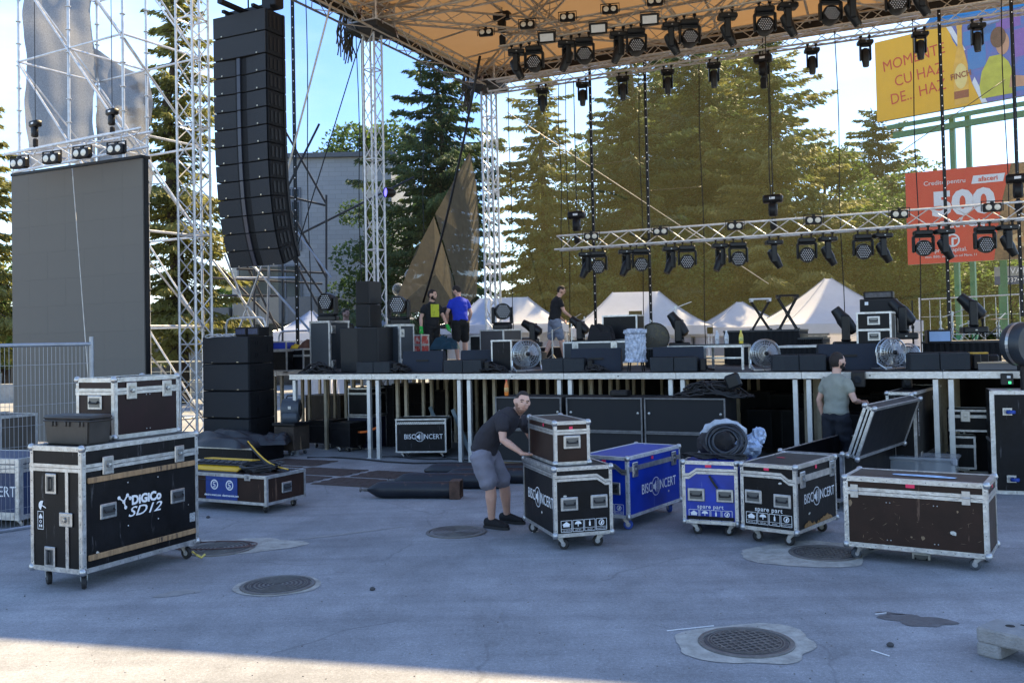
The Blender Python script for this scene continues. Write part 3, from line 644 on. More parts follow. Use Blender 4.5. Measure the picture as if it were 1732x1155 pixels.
b = MB(); b.box((0, 0, .35), (10, .4, .7)); o = b.obj('low_wall', CONC2, None, (GX(150, 36).x, 36, 0)); tag(o, 'low sunlit stone wall glimpsed behind the scaffold base', 'wall')
# ================================================================ flight cases
BALL = MB(); BALL.lathe([(.001, -.032), (.022, -.026), (.032, 0), (.022, .026), (.001, .032)], 8); BALL_ME = BALL.mesh('ball_corner', CHROME, 'all')
_b = MB(); _b.cbox((0, 0, 0), (.17, .014, .125), .006); HD_PL = _b.mesh('handle', CHROME)
_b = MB(); _b.box((0, 0, 0), (.125, .004, .082)); HD_DISH = _b.mesh('dish', mat('handle_dish', (.12, .13, .14), .35, .8))
_b = MB(); _b.path([(-.05, 0, .012), (-.05, -.012, .002), (-.045, -.016, -.006), (.045, -.016, -.006), (.05, -.012, .002), (.05, 0, .012)], .008, 6); HD_GRIP = _b.mesh('grip', BLKR, 'all')
_b = MB(); _b.cbox((0, 0, 0), (.115, .014, .15), .006); LT_PL = _b.mesh('latch', CHROME)
_b = MB(); _b.box((0, 0, 0), (.06, .01, .09)); _b.lathe([(.018, 0), (.018, .014), (.001, .016)], 10, (0, -.004, 0), Matrix.Rotation(PI / 2, 3, 'X')); _b.box((0, -.016, 0), (.045, .006, .012)); LT_B = _b.mesh('butterfly', mat('latch_butterfly', (.35, .36, .37), .3, .9))
def caster_meshes(r=.05, tyre=BLKR):
    k = ('caster', r, tyre.name)
    if k in _tcache: return _tcache[k]
    b = MB(); b.box((0, 0, -.004), (.10, .085, .008)); b.tube((0, 0, -.008), (0, 0, -.024), .024, 10)
    for s_ in (-1, 1): b.poly([(.03, s_ * .026, -.022), (-.03, s_ * .026, -.022), (-.042, s_ * .026, -r - .012), (-.020, s_ * .026, -r - .022), (0, s_ * .026, -r)], .003, (0, s_, 0))
    b.box((0, 0, -.024), (.06, .054, .005))
    a = b.mesh('caster', CHROME)
    Mx = Matrix.Rotation(PI / 2, 3, 'X')
    b = MB(); b.lathe([(r * .5, -.019), (r * .88, -.019), (r, -.012), (r, .012), (r * .88, .019), (r * .5, .019)], 16, M=Mx, caps=False); w = b.mesh('tyre', tyre, True)
    b = MB(); b.lathe([(.001, -.014), (r * .52, -.014), (r * .52, .014), (.001, .014)], 12, M=Mx); c = b.mesh('hub', mat('caster_hub', (.35, .36, .38), .5), False)
    _tcache[k] = (a, w, c); return _tcache[k]
def add_caster(parent, x, y, z, r=.05, rz=0.0, tyre=BLKR, hub=True):
    a, w, c = caster_meshes(r, tyre)
    o = inst('caster', a, parent, (x, y, z), (0, 0, rz)); inst('wheel', w, o, (-.028, 0, -r - .024)); inst('hub', c, o, (-.028, 0, -r - .024)); return o
def side_frame(side, sx, sy):
    """origin, right, up, out for a face; coordinates then are (u, z) with u measured from the face centre"""
    return {'f': (V(0, -sy / 2, 0), V(1, 0, 0), V(0, -1, 0)), 'b': (V(0, sy / 2, 0), V(-1, 0, 0), V(0, 1, 0)),
            'r': (V(sx / 2, 0, 0), V(0, 1, 0), V(1, 0, 0)), 'l': (V(-sx / 2, 0, 0), V(0, -1, 0), V(-1, 0, 0))}[side]
def fm(side, sx, sy, u, z, off=0.0, rot=0.0):
    o, r_, n = side_frame(side, sx, sy); x = r_ * math.cos(rot) + V(0, 0, 1) * math.sin(rot); y = -r_ * math.sin(rot) + V(0, 0, 1) * math.cos(rot)
    return face_mat(o + r_ * u + V(0, 0, z) + n * off, x, y, n)
XZ = Matrix.Rotation(PI / 2, 4, 'X').inverted()   # maps local -y (out) parts to face frames
YOUT = Matrix(((1, 0, 0, 0), (0, 0, 1, 0), (0, -1, 0, 0), (0, 0, 0, 1)))   # mesh built with front at -y -> face space z out
def put(me, name, parent, side, sx, sy, u, z, off=0.0, rot=0.0):
    return inst(name, me, parent, mat=fm(side, sx, sy, u, z, off, rot) @ YOUT)
def put_handle(parent, side, sx, sy, u, z, rot=0.0, s_=1.0):
    h = put(HD_PL, 'handle', parent, side, sx, sy, u, z, .004, rot)
    if s_ != 1: h.matrix_local = h.matrix_local @ Matrix.Diagonal((s_, 1, s_, 1))
    inst('dish', HD_DISH, h, (0, -.008, 0)); inst('grip', HD_GRIP, h, (0, -.008, 0)); return h
def put_latch(parent, side, sx, sy, u, z, rot=0.0):
    h = put(LT_PL, 'latch', parent, side, sx, sy, u, z, .006, rot); inst('butterfly', LT_B, h, (0, -.009, 0)); return h
def put_text(parent, side, sx, sy, u, z, txt, size, mt=WHT, off=.0032, rot=0.0, bold=0.0, shear=0.0, kx=1.0, name='lettering', align='CENTER'):
    me = text_mesh(txt, size, .0006, bold, shear, align).copy(); me.materials.clear(); me.materials.append(mt)
    return inst(name, me, parent, mat=fm(side, sx, sy, u, z, off, rot) @ Matrix.Diagonal((kx, 1, 1, 1)))
def put_mb(b, name, mt, parent, side, sx, sy, u, z, off=.0032, rot=0.0):
    return inst(name, b.mesh(name, mt), parent, mat=fm(side, sx, sy, u, z, off, rot))
def flat(b, pts, th=.0008): b.poly([(x, y, 0) for x, y in pts], th, (0, 0, 1)); return b
def ringf(b, r1, r2, cx=0, cy=0, a0=0, a1=2 * PI, n=28, z=0.0):
    for i in range(n):
        t1 = a0 + (a1 - a0) * i / n; t2 = a0 + (a1 - a0) * (i + 1) / n
        b.add([(cx + r1 * math.cos(t1), cy + r1 * math.sin(t1), z), (cx + r2 * math.cos(t1), cy + r2 * math.sin(t1), z), (cx + r2 * math.cos(t2), cy + r2 * math.sin(t2), z), (cx + r1 * math.cos(t2), cy + r1 * math.sin(t2), z)], [(0, 1, 2, 3)])
    return b
def logo(parent, side, sx, sy, u, z, h, mt=WHT, part=None):
    """sound-hire logo: BISC (loudspeaker disc) NCERT, cap height h"""
    key = ('logo', h)
    if key not in _tcache:
        b = MB(); s_ = h * 1.38
        l = text_mesh('BISC', s_, .0006, .0, 0, 'RIGHT'); r_ = text_mesh('NCERT', s_, .0006, .0, 0, 'LEFT')
        k = .86; b.join(l, Matrix.Translation((-h * .82, 0, 0)) @ Matrix.Diagonal((k, 1, 1, 1))); b.join(r_, Matrix.Translation((h * .86, 0, 0)) @ Matrix.Diagonal((k, 1, 1, 1)))
        ringf(b, h * .86, h * .94); flat(b, [(-.62 * h, -.22 * h), (-.34 * h, -.22 * h), (.02 * h, -.62 * h), (.02 * h, .62 * h), (-.34 * h, .22 * h), (-.62 * h, .22 * h)])
        for q_ in (.26, .42, .58, .74): ringf(b, h * (q_ - .055), h * q_, a0=-1.15, a1=1.15, n=12)
        _tcache[key] = b.mesh('printed_logo', mt)
    return inst('printed_logo', _tcache[key], parent, mat=fm(side, sx, sy, u, z, .0032))
def icons(parent, side, sx, sy, u, z, w=.36, spare=True, mt=WHT, n=4):
    key = ('icons', w, spare, n)
    if key not in _tcache:
        b = MB(); s_ = w / n * .90; t_ = .004
        for k in range(n):
            cx = -w / 2 + w / n * (k + .5); h2 = s_ * .5
            for (x, y, a, c) in ((cx, h2, s_, t_), (cx, -h2, s_, t_), (cx - s_ / 2, 0, t_, s_), (cx + s_ / 2, 0, t_, s_), (cx, -h2 * .45, s_, t_ * .7)): flat(b, [(x - a / 2, y - c / 2), (x + a / 2, y - c / 2), (x + a / 2, y + c / 2), (x - a / 2, y + c / 2)])
            cy = h2 * .28
            if k == 0: flat(b, [(cx - .3 * s_, cy - .02), (cx + .3 * s_, cy - .02), (cx + .3 * s_, cy), (cx + .4 * s_, cy), (cx + .0, cy + .27 * s_), (cx - .4 * s_, cy), (cx - .3 * s_, cy)])
            elif k == 1:
                flat(b, [(cx + .32 * s_ * math.cos(t), cy + .27 * s_ * math.sin(t)) for t in [PI * i / 10 for i in range(11)]]); flat(b, [(cx - .004, cy), (cx + .004, cy), (cx + .004, cy - .2 * s_), (cx - .004, cy - .2 * s_)])
            elif k == 2: flat(b, [(cx - .08 * s_, cy - .22 * s_), (cx + .08 * s_, cy - .22 * s_), (cx + .08 * s_, cy + .12 * s_), (cx + .03 * s_, cy + .18 * s_), (cx + .03 * s_, cy + .3 * s_), (cx - .03 * s_, cy + .3 * s_), (cx - .03 * s_, cy + .18 * s_), (cx - .08 * s_, cy + .12 * s_)])
            else:
                ringf(b, .20 * s_, .27 * s_, cx, cy, n=16); flat(b, [(cx - .1 * s_, cy - .16 * s_), (cx + .06 * s_, cy - .16 * s_), (cx + .14 * s_, cy + .14 * s_), (cx - .02 * s_, cy + .1 * s_)])
            tx = text_mesh(('THIS SIDE UP', 'KEEP DRY', 'FRAGILE', 'DO NOT STACK')[k % 4], s_ * .13, .0004); b.join(tx, Matrix.Translation((cx, -h2 * .75, 0)))
        if spare: b.join(text_mesh('spare part', w * .13, .0006, .0005, 0, 'CENTER', 1.1), Matrix.Translation((0, s_ * .5 + w * .075, 0)))
        _tcache[key] = b.mesh('shipping_icons', mt)
    return inst('shipping_icons', _tcache[key], parent, mat=fm(side, sx, sy, u, z, .0032))
def sticker(parent, side, sx, sy, u, z, w=.045, h=.03, rot=0.0, mt=PNK):
    b = MB(); flat(b, [(-w / 2, -h / 2), (w / 2, -h / 2), (w / 2, h / 2), (-w / 2, h / 2)]); return put_mb(b, 'pink_sticker' if mt is PNK else 'sticker', mt, parent, side, sx, sy, u, z, .005, rot)
RVT = mat('rail_rivet', (.16, .16, .16), .5, .6)
def flight_case(name, label, loc, yaw, sx, sy, sz, zb=.12, panel=BLKP, lid=.16, group=None, casters=True, wheel=.05, tyre=BLKR, balls=True, ew=.030, cat='flight case', step=None, trim=ALU, lid_lines=True, topmat=None):
    """box standing on casters; loc = ground point under its centre; zb = underside height; returns root, body height etc.
    The body's own coordinate z runs from zb to zb+sz."""
    t = root(name, (loc[0], loc[1], loc[2] if len(loc) > 2 else 0), yaw, label, cat, group)
    zl = zb + sz * (1 - lid) if lid else zb + sz
    b = MB(); b.box((0, 0, (zb + zl) / 2), (sx - .006, sy - .006, zl - zb - .004)); b.obj('body', panel, t)
    if lid:
        b = MB(); b.box((0, 0, (zl + zb + sz) / 2), (sx - .006, sy - .006, zb + sz - zl - .002)); b.obj('lid', topmat or panel, t)
    # aluminium angle on every edge
    th = .005
    X, Y = sx / 2, sy / 2
    for sx_ in (-1, 1):
        for sy_ in (-1, 1):
            b = MB()
            b.box((sx_ * (X + th / 2 - .0015), sy_ * (Y - ew / 2), (zb + zb + sz) / 2), (th, ew, sz)); b.box((sx_ * (X - ew / 2), sy_ * (Y + th / 2 - .0015), (zb + zb + sz) / 2), (ew, th, sz)); b.obj('corner_rail', trim, t)
    def band(z0, z1, nm, top=0):
        q_ = MB(); zc, h_ = (z0 + z1) / 2, z1 - z0
        for s_ in (-1, 1):
            q_.box((0, s_ * (Y + th * .75), zc), (sx - .001, th, h_)); q_.box((s_ * (X + th * .75), 0, zc), (th, sy + th * 2, h_))
            if top:
                q_.box((0, s_ * (Y - ew / 2 + .003), top), (sx + .004, ew, th)); q_.box((s_ * (X - ew / 2 + .003), 0, top + .0006), (ew, sy - ew * 2 + .008, th))
        return q_.obj(nm, trim, t)
    band(zb, zb + ew, 'bottom_rail', zb - .002); band(zb + sz - ew, zb + sz, 'top_rail', zb + sz + .002)
    if lid and lid_lines: band(zl - ew * .85, zl - .002, 'base_closing_rail'); band(zl + .002, zl + ew * .85, 'lid_closing_rail')
    if balls:
        for sx_ in (-1, 1):
            for sy_ in (-1, 1):
                for z in (zb + .012, zb + sz - .012): inst('ball_corner', BALL_ME, t, (sx_ * (X - .008), sy_ * (Y - .008), z))
    if casters:
        for sx_ in (-1, 1):
            for sy_ in (-1, 1):
                add_caster(t, sx_ * (X - .09), sy_ * (Y - .09), zb - .004, min(wheel, (zb - .03) / 2.0), rnd.choice((0, PI)) + rnd.uniform(-.9, .9), tyre)
    if balls and casters:
        for s_, L in (('f', sx), ('r', sy), ('l', sy)):
            n = max(3, int(L / .11)); rivets(t, s_, sx, sy, (zb + ew * .5, zb + sz - ew * .5), [-L / 2 + .05 + (L - .1) * k / n for k in range(n + 1)], RVT, .0045)
            m_ = max(3, int(sz / .12)); rivets(t, s_, sx, sy, [zb + .06 + (sz - .12) * k / m_ for k in range(m_ + 1)], (-L / 2 + ew * .5, L / 2 - ew * .5), RVT, .0045)
    return t
def rivets(parent, side, sx, sy, zs, us, mt=CHROME, r=.006):
    b = MB()
    for u in us:
        for z in zs: b.lathe([(r, 0), (r * .7, .003), (.0005, .004)], 6, (u, z, 0))
    return put_mb(b, 'rivets', mt, parent, side, sx, sy, 0, 0, .0045)
def fit_case(cx, cy, zb, yaw, sgn, px_end_x, px_end_y, top_py, ox=0.0, base_z=0.0, sx=None, sy=None, sz=None):
    """near bottom corner at pixel (cx,cy) and height zb; returns centre, sx, sy, sz. sgn=(+-1,-1): which local corner that is"""
    C0 = G(cx, cy, base_z + zb); ex = V(math.cos(yaw), math.sin(yaw), 0); ey = V(-math.sin(yaw), math.cos(yaw), 0)
    def ext(d, px):
        lo, hi = .05, 4.0
        f0 = proj(C0 + d * lo)[0] < px; 
        for _ in range(40):
            m_ = (lo + hi) / 2
            if (proj(C0 + d * m_)[0] < px) == f0: lo = m_
            else: hi = m_
        return lo
    dx = ex * (-sgn[0]); dy = ey * (-sgn[1])
    sx = sx or ext(dx, px_end_x); sy = sy or ext(dy, px_end_y)
    sz = sz or (zat(cx, top_py, C0.y) - C0.z)
    c = C0 + dx * sx / 2 + dy * sy / 2
    print('case', round(sx, 2), round(sy, 2), round(sz, 2), 'D', round(C0.y, 2))
    return (c.x, c.y, base_z), sx, sy, sz
# ---------------------------------------------------------------- A the tall console case
loc, sx, sy, sz = fit_case(140, 971, .14, -R(25), (1, -1), 53, 336, 757)
A = flight_case('console_case', 'tall black console case with white lettering and two bare wooden slats, front left', loc, -R(25), sx, sy, sz, .14, BLKP, .17, wheel=.055, ew=.036)
AT = .14 + sz; A_loc, A_sx, A_sy = Vector(loc), sx, sy
for z in (.16 * sz, ): pass
def slat(z):
    b = MB(); b.cbox((0, 0, 0), (sy - .10, .022, .045), .004); put(b.mesh('wood_slat', WOOD), 'wood_slat', A, 'r', sx, sy, 0, z, .012)
slat(.14 + sz * .73); slat(.14 + sz * .115)
put_handle(A, 'r', sx, sy, -sy * .30, .14 + sz * .46); put_handle(A, 'r', sx, sy, sy * .30, .14 + sz * .46)
put_latch(A, 'r', sx, sy, -sy * .30, .14 + sz * .83); put_latch(A, 'r', sx, sy, sy * .32, .14 + sz * .83)
put_text(A, 'r', sx, sy, sy * .02, .14 + sz * .50, 'DiGiCo', .105, bold=.005, kx=1.0)
put_text(A, 'r', sx, sy, sy * .0, .14 + sz * .405, 'SD12', .115, shear=.35, kx=1.45, bold=.001)
b = MB()
for (x1, y1), (x2, y2) in (((-.05, .04), (0, 0)), ((0, 0), (.04, .05)), ((0, 0), (.02, -.05)), ((.04, .05), (.07, .02))): b.tube((x1, y1, 0), (x2, y2, 0), .006, 6)
for x, y in ((-.05, .04), (0, 0), (.04, .05), (.02, -.05), (.07, .02)): b.lathe([(.016, 0), (.016, .001), (.001, .001)], 12, (x, y, 0))
put_mb(b, 'printed_emblem', WHT, A, 'r', sx, sy, -sy * .175, .14 + sz * .505)
rivets(A, 'r', sx, sy, (.14 + sz * .30, .14 + sz * .66), (-sy * .14, sy * .12), mt=WHT); rivets(A, 'r', sx, sy, (.14 + sz * .36,), (sy * .40,))
b = MB(); flat(b, [(-.035, -.04), (.035, -.04), (.035, .04), (-.035, .04)]); put_mb(b, 'sticker', mat('grey_qr_free_sticker', (.3, .32, .34), .6, 0, .8, 60), A, 'r', sx, sy, sy * .44, .14 + sz * .24)
# narrow end
b = MB(); b.box((0, 0, 0), (.034, .006, sz * .80)); put(b.mesh('joint_rail', ALU), 'joint_rail', A, 'f', sx, sy, sx * .22, .14 + sz * .42, .004)
put_handle(A, 'f', sx, sy, -sx * .09, .14 + sz * .70, PI / 2); put_handle(A, 'f', sx, sy, -sx * .12, .14 + sz * .11, PI / 2)
put_handle(A, 'f', sx, sy, sx * .36, .14 + sz * .70, PI / 2, .8); put_handle(A, 'f', sx, sy, sx * .33, .14 + sz * .11, PI / 2, .8)
put_handle(A, 'f', sx, sy, sx * .06, .14 + sz * .555, 0, .85); put_latch(A, 'f', sx, sy, sx * .20, .14 + sz * .42, PI / 2); put_handle(A, 'f', sx, sy, 0, .14 + sz * .925, 0, .75)
b = MB(); flat(b, [(-.035, -.075), (.035, -.075), (.035, -.07), (-.035, -.07)]); flat(b, [(-.035, .07), (.035, .07), (.035, .075), (-.035, .075)]); flat(b, [(-.035, -.07), (-.031, -.07), (-.031, .07), (-.035, .07)]); flat(b, [(.031, -.07), (.035, -.07), (.035, .07), (.031, .07)])
flat(b, [(-.02, .015), (.02, .015), (.02, .03), (0, .055), (-.02, .03)]); ringf(b, .008, .014, 0, -.01, n=12); flat(b, [(-.018, -.055), (-.004, -.055), (-.004, -.035), (-.018, -.035)]); flat(b, [(.004, -.055), (.018, -.055), (.018, -.035), (.004, -.035)])
put_mb(b, 'shipping_icons', WHT, A, 'f', sx, sy, -sx * .30, .14 + sz * .40)
b = MB(); flat(b, [(.04 * math.cos(t), .04 * math.sin(t)) for t in [PI * i / 10 for i in range(11)]]); flat(b, [(-.004, -.05), (.004, -.05), (.004, 0), (-.004, 0)]); put_mb(b, 'umbrella_icon', WHT, A, 'f', sx, sy, -sx * .27, .14 + sz * .52, rot=1.2)
# ---------------------------------------------------------------- B small case on A, C plastic bin
loc, sx, sy, sz = fit_case(194, 743, .0, -R(25), (1, -1), 130, 303, 640, base_z=AT + .004)
B = flight_case('equipment_case', 'small dark maroon flight case standing on the tall console case', loc, -R(25), sx, sy, sz, .0, MARP, .22, casters=False, ew=.034)
put_latch(B, 'r', sx, sy, -sy * .25, sz * .78); put_latch(B, 'r', sx, sy, sy * .30, sz * .78); put_handle(B, 'f', sx, sy, 0, sz * .60)
rivets(B, 'r', sx, sy, (sz * .70, sz * .12), (-.02, .02))
loc, sx, sy, sz = fit_case(150, 753, .0, -R(25), (1, -1), 74, 190, 703, base_z=AT + .004)
t = root('plastic_bin', loc, -R(25), 'black plastic storage box with lid, left of the small maroon case', 'storage box')
BIN = mat('dusty_black_plastic', (.030, .027, .025), .5, 0, .35, 9, .05, 60)
b = MB(); x, y = sx / 2, sy / 2; k = .93
b.add([(-x * k, -y * k, 0), (x * k, -y * k, 0), (x * k, y * k, 0), (-x * k, y * k, 0), (-x, -y, sz * .82), (x, -y, sz * .82), (x, y, sz * .82), (-x, y, sz * .82)], [(3, 2, 1, 0), (4, 5, 6, 7), (0, 1, 5, 4), (1, 2, 6, 5), (2, 3, 7, 6), (3, 0, 4, 7)]); b.obj('tub', BIN, t, bevel=.012)
b = MB(); b.cbox((0, 0, sz * .91), (sx * 1.06, sy * 1.04, sz * .16), .02); b.cbox((0, 0, sz * .80), (sx * 1.05, sy * 1.03, sz * .06), .008); b.obj('lid', BIN, t, smooth=True)
for k in range(-1, 2):
    b = MB(); b.cbox((k * sx * .3, -y * 1.02, sz * .70), (.022, .02, sz * .16), .004); b.cbox((k * sx * .3 + .04, -y * 1.02, sz * .70), (.022, .02, sz * .16), .004); b.obj('clip_rib', BIN, t)
# ---------------------------------------------------------------- D open wheeled trunk with cable ramps
loc, sx, sy, sz = fit_case(451, 855, .105, -R(27.5), (1, -1), 300, 517, 806)
D_ = flight_case('open_bin_case', 'low open brown trunk on casters holding yellow cable ramps', loc, -R(27.5), sx, sy, sz, .105, BRNP, 0, wheel=.045, balls=False, cat='trunk', topmat=BRNP)
put_handle(D_, 'r', sx, sy, 0, .105 + sz * .5); put_latch(D_, 'f', sx, sy, sx * .30, .105 + sz * .93).scale = (.8, 1, .5)
b = MB(); b.box((0, 0, 0), (.50, .003, .27)); put(b.mesh('blue_notice', mat('notice_blue', (.01, .04, .22), .5, 0, .25, 9)), 'blue_notice', D_, 'f', sx, sy, .02, .105 + sz * .5, .004)
for dx in (-.11, .13):
    b = MB(); ringf(b, .045, .060, n=20); b.path([(.02, .03, 0), (-.015, .025, 0), (-.02, .008, 0), (.015, -.008, 0), (.018, -.025, 0), (-.02, -.03, 0)], .007, 5); put_mb(b, 'printed_emblem', WHT, D_, 'f', sx, sy, .02 + dx, .105 + sz * .62, .008)
put_text(D_, 'f', sx, sy, .02, .105 + sz * .25, 'electro-event.com  electroevent.com', .036, off=.008, bold=.001)
# ramp pieces in the trunk
RMPY = mat('ramp_yellow', (.70, .42, .02), .5, 0, .12, 12); RMPB = mat('ramp_black_rubber', (.02, .022, .027), .6, 0, .3, 20, .2, 100)
c0 = Vector(loc); Rz = Matrix.Rotation(-R(27.5), 3, 'Z')
def in_trunk(dx, dy, dz): return c0 + Rz @ V(dx, dy, dz)
def cable_ramp(p, rz, tilt, L_, label, roll=0.0):
    t = root('cable_ramp', p, rz, label, 'cable ramp', 'yellow and black cable ramps in the low trunk'); t.rotation_euler = (roll, tilt, rz)
    b = MB(); b.poly([(0, -.24, 0), (0, -.08, .05), (0, .08, .05), (0, .24, 0)], L_, (1, 0, 0)); b.obj('rubber_base', RMPB, t, (L_ / 2, 0, 0))
    b = MB(); b.box((0, 0, .056), (L_, .15, .012)); 
    b.obj('yellow_lid', RMPY, t)
    b = MB()
    for k in range(7): b.box((-L_ / 2 + L_ * (k + .5) / 7, -.16, .034), (L_ / 9, .10, .012), M=Matrix.Rotation(.30, 3, 'X'))
    b.obj('tread', RMPB, t)
zr = .105 + sz
cable_ramp(in_trunk(-sx * .22, -.12, zr - .02), -R(27), .0, sx * .62, 'yellow cable ramp lying along the front rim of the low trunk', R(14))
cable_ramp(in_trunk(-sx * .20, .14, zr + .05), -R(27), .0, sx * .55, 'yellow cable ramp stacked behind the first in the low trunk', -R(4))
# loose coil of black rubber
b = MB()
for k in range(7):
    r_ = .10 + .02 * k; b.path([in_trunk(sx * .22 + rnd.uniform(-.03, .03) + r_ * math.cos(a * PI / 8) * 1.2, rnd.uniform(-.05, .05) + r_ * math.sin(a * PI / 8), zr - .03 + .018 * k + .015 * math.sin(a + k)) for a in range(16)], .014, 6, closed=True)
o = b.obj('coiled_cable', RMPB, None, smooth='all'); tag(o, 'loose black cable coil in the right end of the low trunk', 'cable')
b = MB(); pts = [in_trunk(-sx * .1 + u * .9, .28 - u * .3, zr + .30 - .27 * u - .08 * math.sin(PI * u)) for u in [i / 10 for i in range(11)]]
b.path([p + V(0, 0, 0) for p in pts], .028, 6, flat=.5); o = b.obj('drooping_ramp_strip', RMPB, None, smooth=True); tag(o, 'long black strip with a yellow edge sagging across the low trunk', 'cable ramp')
b = MB(); b.path([p + V(0, -.012, .018) for p in pts], .009, 5); e_ = b.obj('yellow_edge', RMPY, o)
# ---------------------------------------------------------------- E/F pair by the bending man
yE = R(15.8)
loc, sx, sy, sz = fit_case(938.4, 909, .13, yE, (-1, -1), 1037, 887, 792)
E_ = flight_case('wheeled_case', 'black wheeled case with white logo, beside the bending man, smaller brown case on top', loc, yE, sx, sy, sz, .13, BLKP, .0, wheel=.05, group='sound company cases with logo print')
E_loc, ET, Esx, Esy = Vector(loc), .13 + sz, sx, sy
zl = .13 + sz * .83
def step_band(t, side, sx, sy, zb, sz, flip=1, th=.006, w=.034):
    """lid joint rail that steps down towards one corner"""
    b = MB(); x = sx / 2 - .01; z0 = zb + sz * .855; z1 = zb + sz * .77
    pts = [(-x, z0), (x * .50, z0), (x * .78, z1), (x, z1)]
    for k in range(3):
        (xa, za), (xb, zb_) = pts[k], pts[k + 1]; xa *= flip; xb *= flip
        P_ = [(xa, za - w), (xb, zb_ - w), (xb, zb_ + w * .6), (xa, za + w * .6)]
        if flip < 0: P_ = P_[::-1]
        b.poly([(p[0], p[1], 0) for p in P_], th, (0, 0, 1))
        P2 = [(xa, za - w * .25 - .002), (xb, zb_ - w * .25 - .002), (xb, zb_ - w * .25 + .002), (xa, za - w * .25 + .002)]
    put_mb(b, 'lid_joint_rail', ALU, t, side, sx, sy, 0, 0, .006)
    b = MB()
    for k in range(3):
        (xa, za), (xb, zb_) = pts[k], pts[k + 1]; xa *= flip; xb *= flip
        P_ = [(xa, za - w * .2 - .0025), (xb, zb_ - w * .2 - .0025), (xb, zb_ - w * .2 + .0025), (xa, za - w * .2 + .0025)]
        if flip < 0: P_ = P_[::-1]
        b.poly([(p[0], p[1], 0) for p in P_], .001, (0, 0, 1))
    put_mb(b, 'lid_gap', BLKR, t, side, sx, sy, 0, 0, .0075)
def side_band(t, side, L_, sx, sy, z, h=.05, holes=False):
    b = MB(); b.poly([(-L_ / 2 + .01, -h / 2, 0), (L_ / 2 - .01, -h / 2, 0), (L_ / 2 - .01, h / 2, 0), (-L_ / 2 + .01, h / 2, 0)], .006, (0, 0, 1)); put_mb(b, 'side_joint_rail', ALU, t, side, sx, sy, 0, z, .006)
    if holes:
        b = MB(); n = int(L_ / .035)
        for k in range(n):
            for r_ in (-.25, .25): x = -L_ / 2 + .02 + (k + (.5 if r_ > 0 else 0)) * (L_ - .05) / n; b.lathe([(.007, 0), (.007, .0008), (.0005, .0008)], 8, (x, r_ * h, 0))
        put_mb(b, 'perforations', BLKR, t, side, sx, sy, 0, z, .0065)
step_band(E_, 'f', sx, sy, .13, sz); side_band(E_, 'l', sy, sx, sy, .13 + sz * .90, .06, True)
put_handle(E_, 'f', sx, sy, -sx * .24, .13 + sz * .47); put_handle(E_, 'f', sx, sy, sx * .27, .13 + sz * .48)
icons(E_, 'f', sx, sy, sx * .0, .13 + sz * .15, sx * .80, spare=False)
logo(E_, 'l', sx, sy, 0, .13 + sz * .47, sy * .105)
loc, sx, sy, sz = fit_case(938.5, 787, .0, yE, (-1, -1), 998, 895, 714, base_z=ET + .004)
F_ = flight_case('equipment_case', 'small brown flight case with one front handle, on top of the black wheeled case', loc, yE, sx, sy, sz, .0, BRNP, .24, casters=False, ew=.028)
put_handle(F_, 'f', sx, sy, 0, sz * .52); sticker(F_, 'f', sx, sy, -.01, sz * .84, .035, .035); sticker(F_, 'l', sx, sy, .1, sz * .88, .03, .03)
# ---------------------------------------------------------------- G blue long case
yG = -R(35)
loc, sx, sy, sz = fit_case(1064, 877, .13, yG, (1, -1), 985, 1152, 774)
G_ = flight_case('wheeled_case', 'bright blue long case with white logo, left of the other blue case', loc, yG, sx, sy, sz, .13, BLUP, .0, wheel=.05, tyre=BLUR, group='sound company cases with logo print', trim=STEEL)
side_band(G_, 'r', sy, sx, sy, .13 + sz * .80, .05); step_band(G_, 'f', sx, sy, .13, sz)
put_latch(G_, 'r', sx, sy, -sy * .38, .13 + sz * .78); put_latch(G_, 'r', sx, sy, sy * .36, .13 + sz * .80)
logo(G_, 'r', sx, sy, 0, .13 + sz * .40, sy * .085); sticker(G_, 'r', sx, sy, -sy * .06, .13 + sz * .91); sticker(G_, 'f', sx, sy, .0, .13 + sz * .92); put_handle(G_, 'f', sx, sy, sx * .18, .13 + sz * .48)
icons(G_, 'f', sx, sy, sx * .0, .13 + sz * .14, sx * .8, spare=False)
# ---------------------------------------------------------------- H blue spare-part case
yH = -R(24)
loc, sx, sy, sz = fit_case(1249.5, 888.5, .12, yH, (1, -1), 1156, 1262, 782, sy=.82)
H_ = flight_case('wheeled_case', 'bright blue case with two handles, cable coil and plastic bags on its lid', loc, yH, sx, sy, sz, .12, BLUP, .0, wheel=.045, group='sound company cases with logo print')
HT = .12 + sz; H_loc = Vector(loc); Hsx, Hsy = sx, sy
step_band(H_, 'f', sx, sy, .12, sz, -1); put_handle(H_, 'f', sx, sy, -sx * .25, .12 + sz * .46); put_handle(H_, 'f', sx, sy, sx * .27, .12 + sz * .46)
icons(H_, 'f', sx, sy, 0, .12 + sz * .14, sx * .80, spare=True); sticker(H_, 'f', sx, sy, -.01, .12 + sz * .93, .06, .03)
b = MB(); b.path([(-.0, 0, 0), (.03, -.05, .01), (.08, -.12, .012)], .012, 6, flat=.3); put_mb(b, 'strap', BLKR, H_, 'f', sx, sy, .0, .12 + sz * .78, .016)
b = MB(); b.box((0, 0, 0), (sx - .08, .004, .035)); put(b.mesh('black_kick_strip', BLKP), 'black_kick_strip', H_, 'f', sx, sy, 0, .12 + .055, .005)
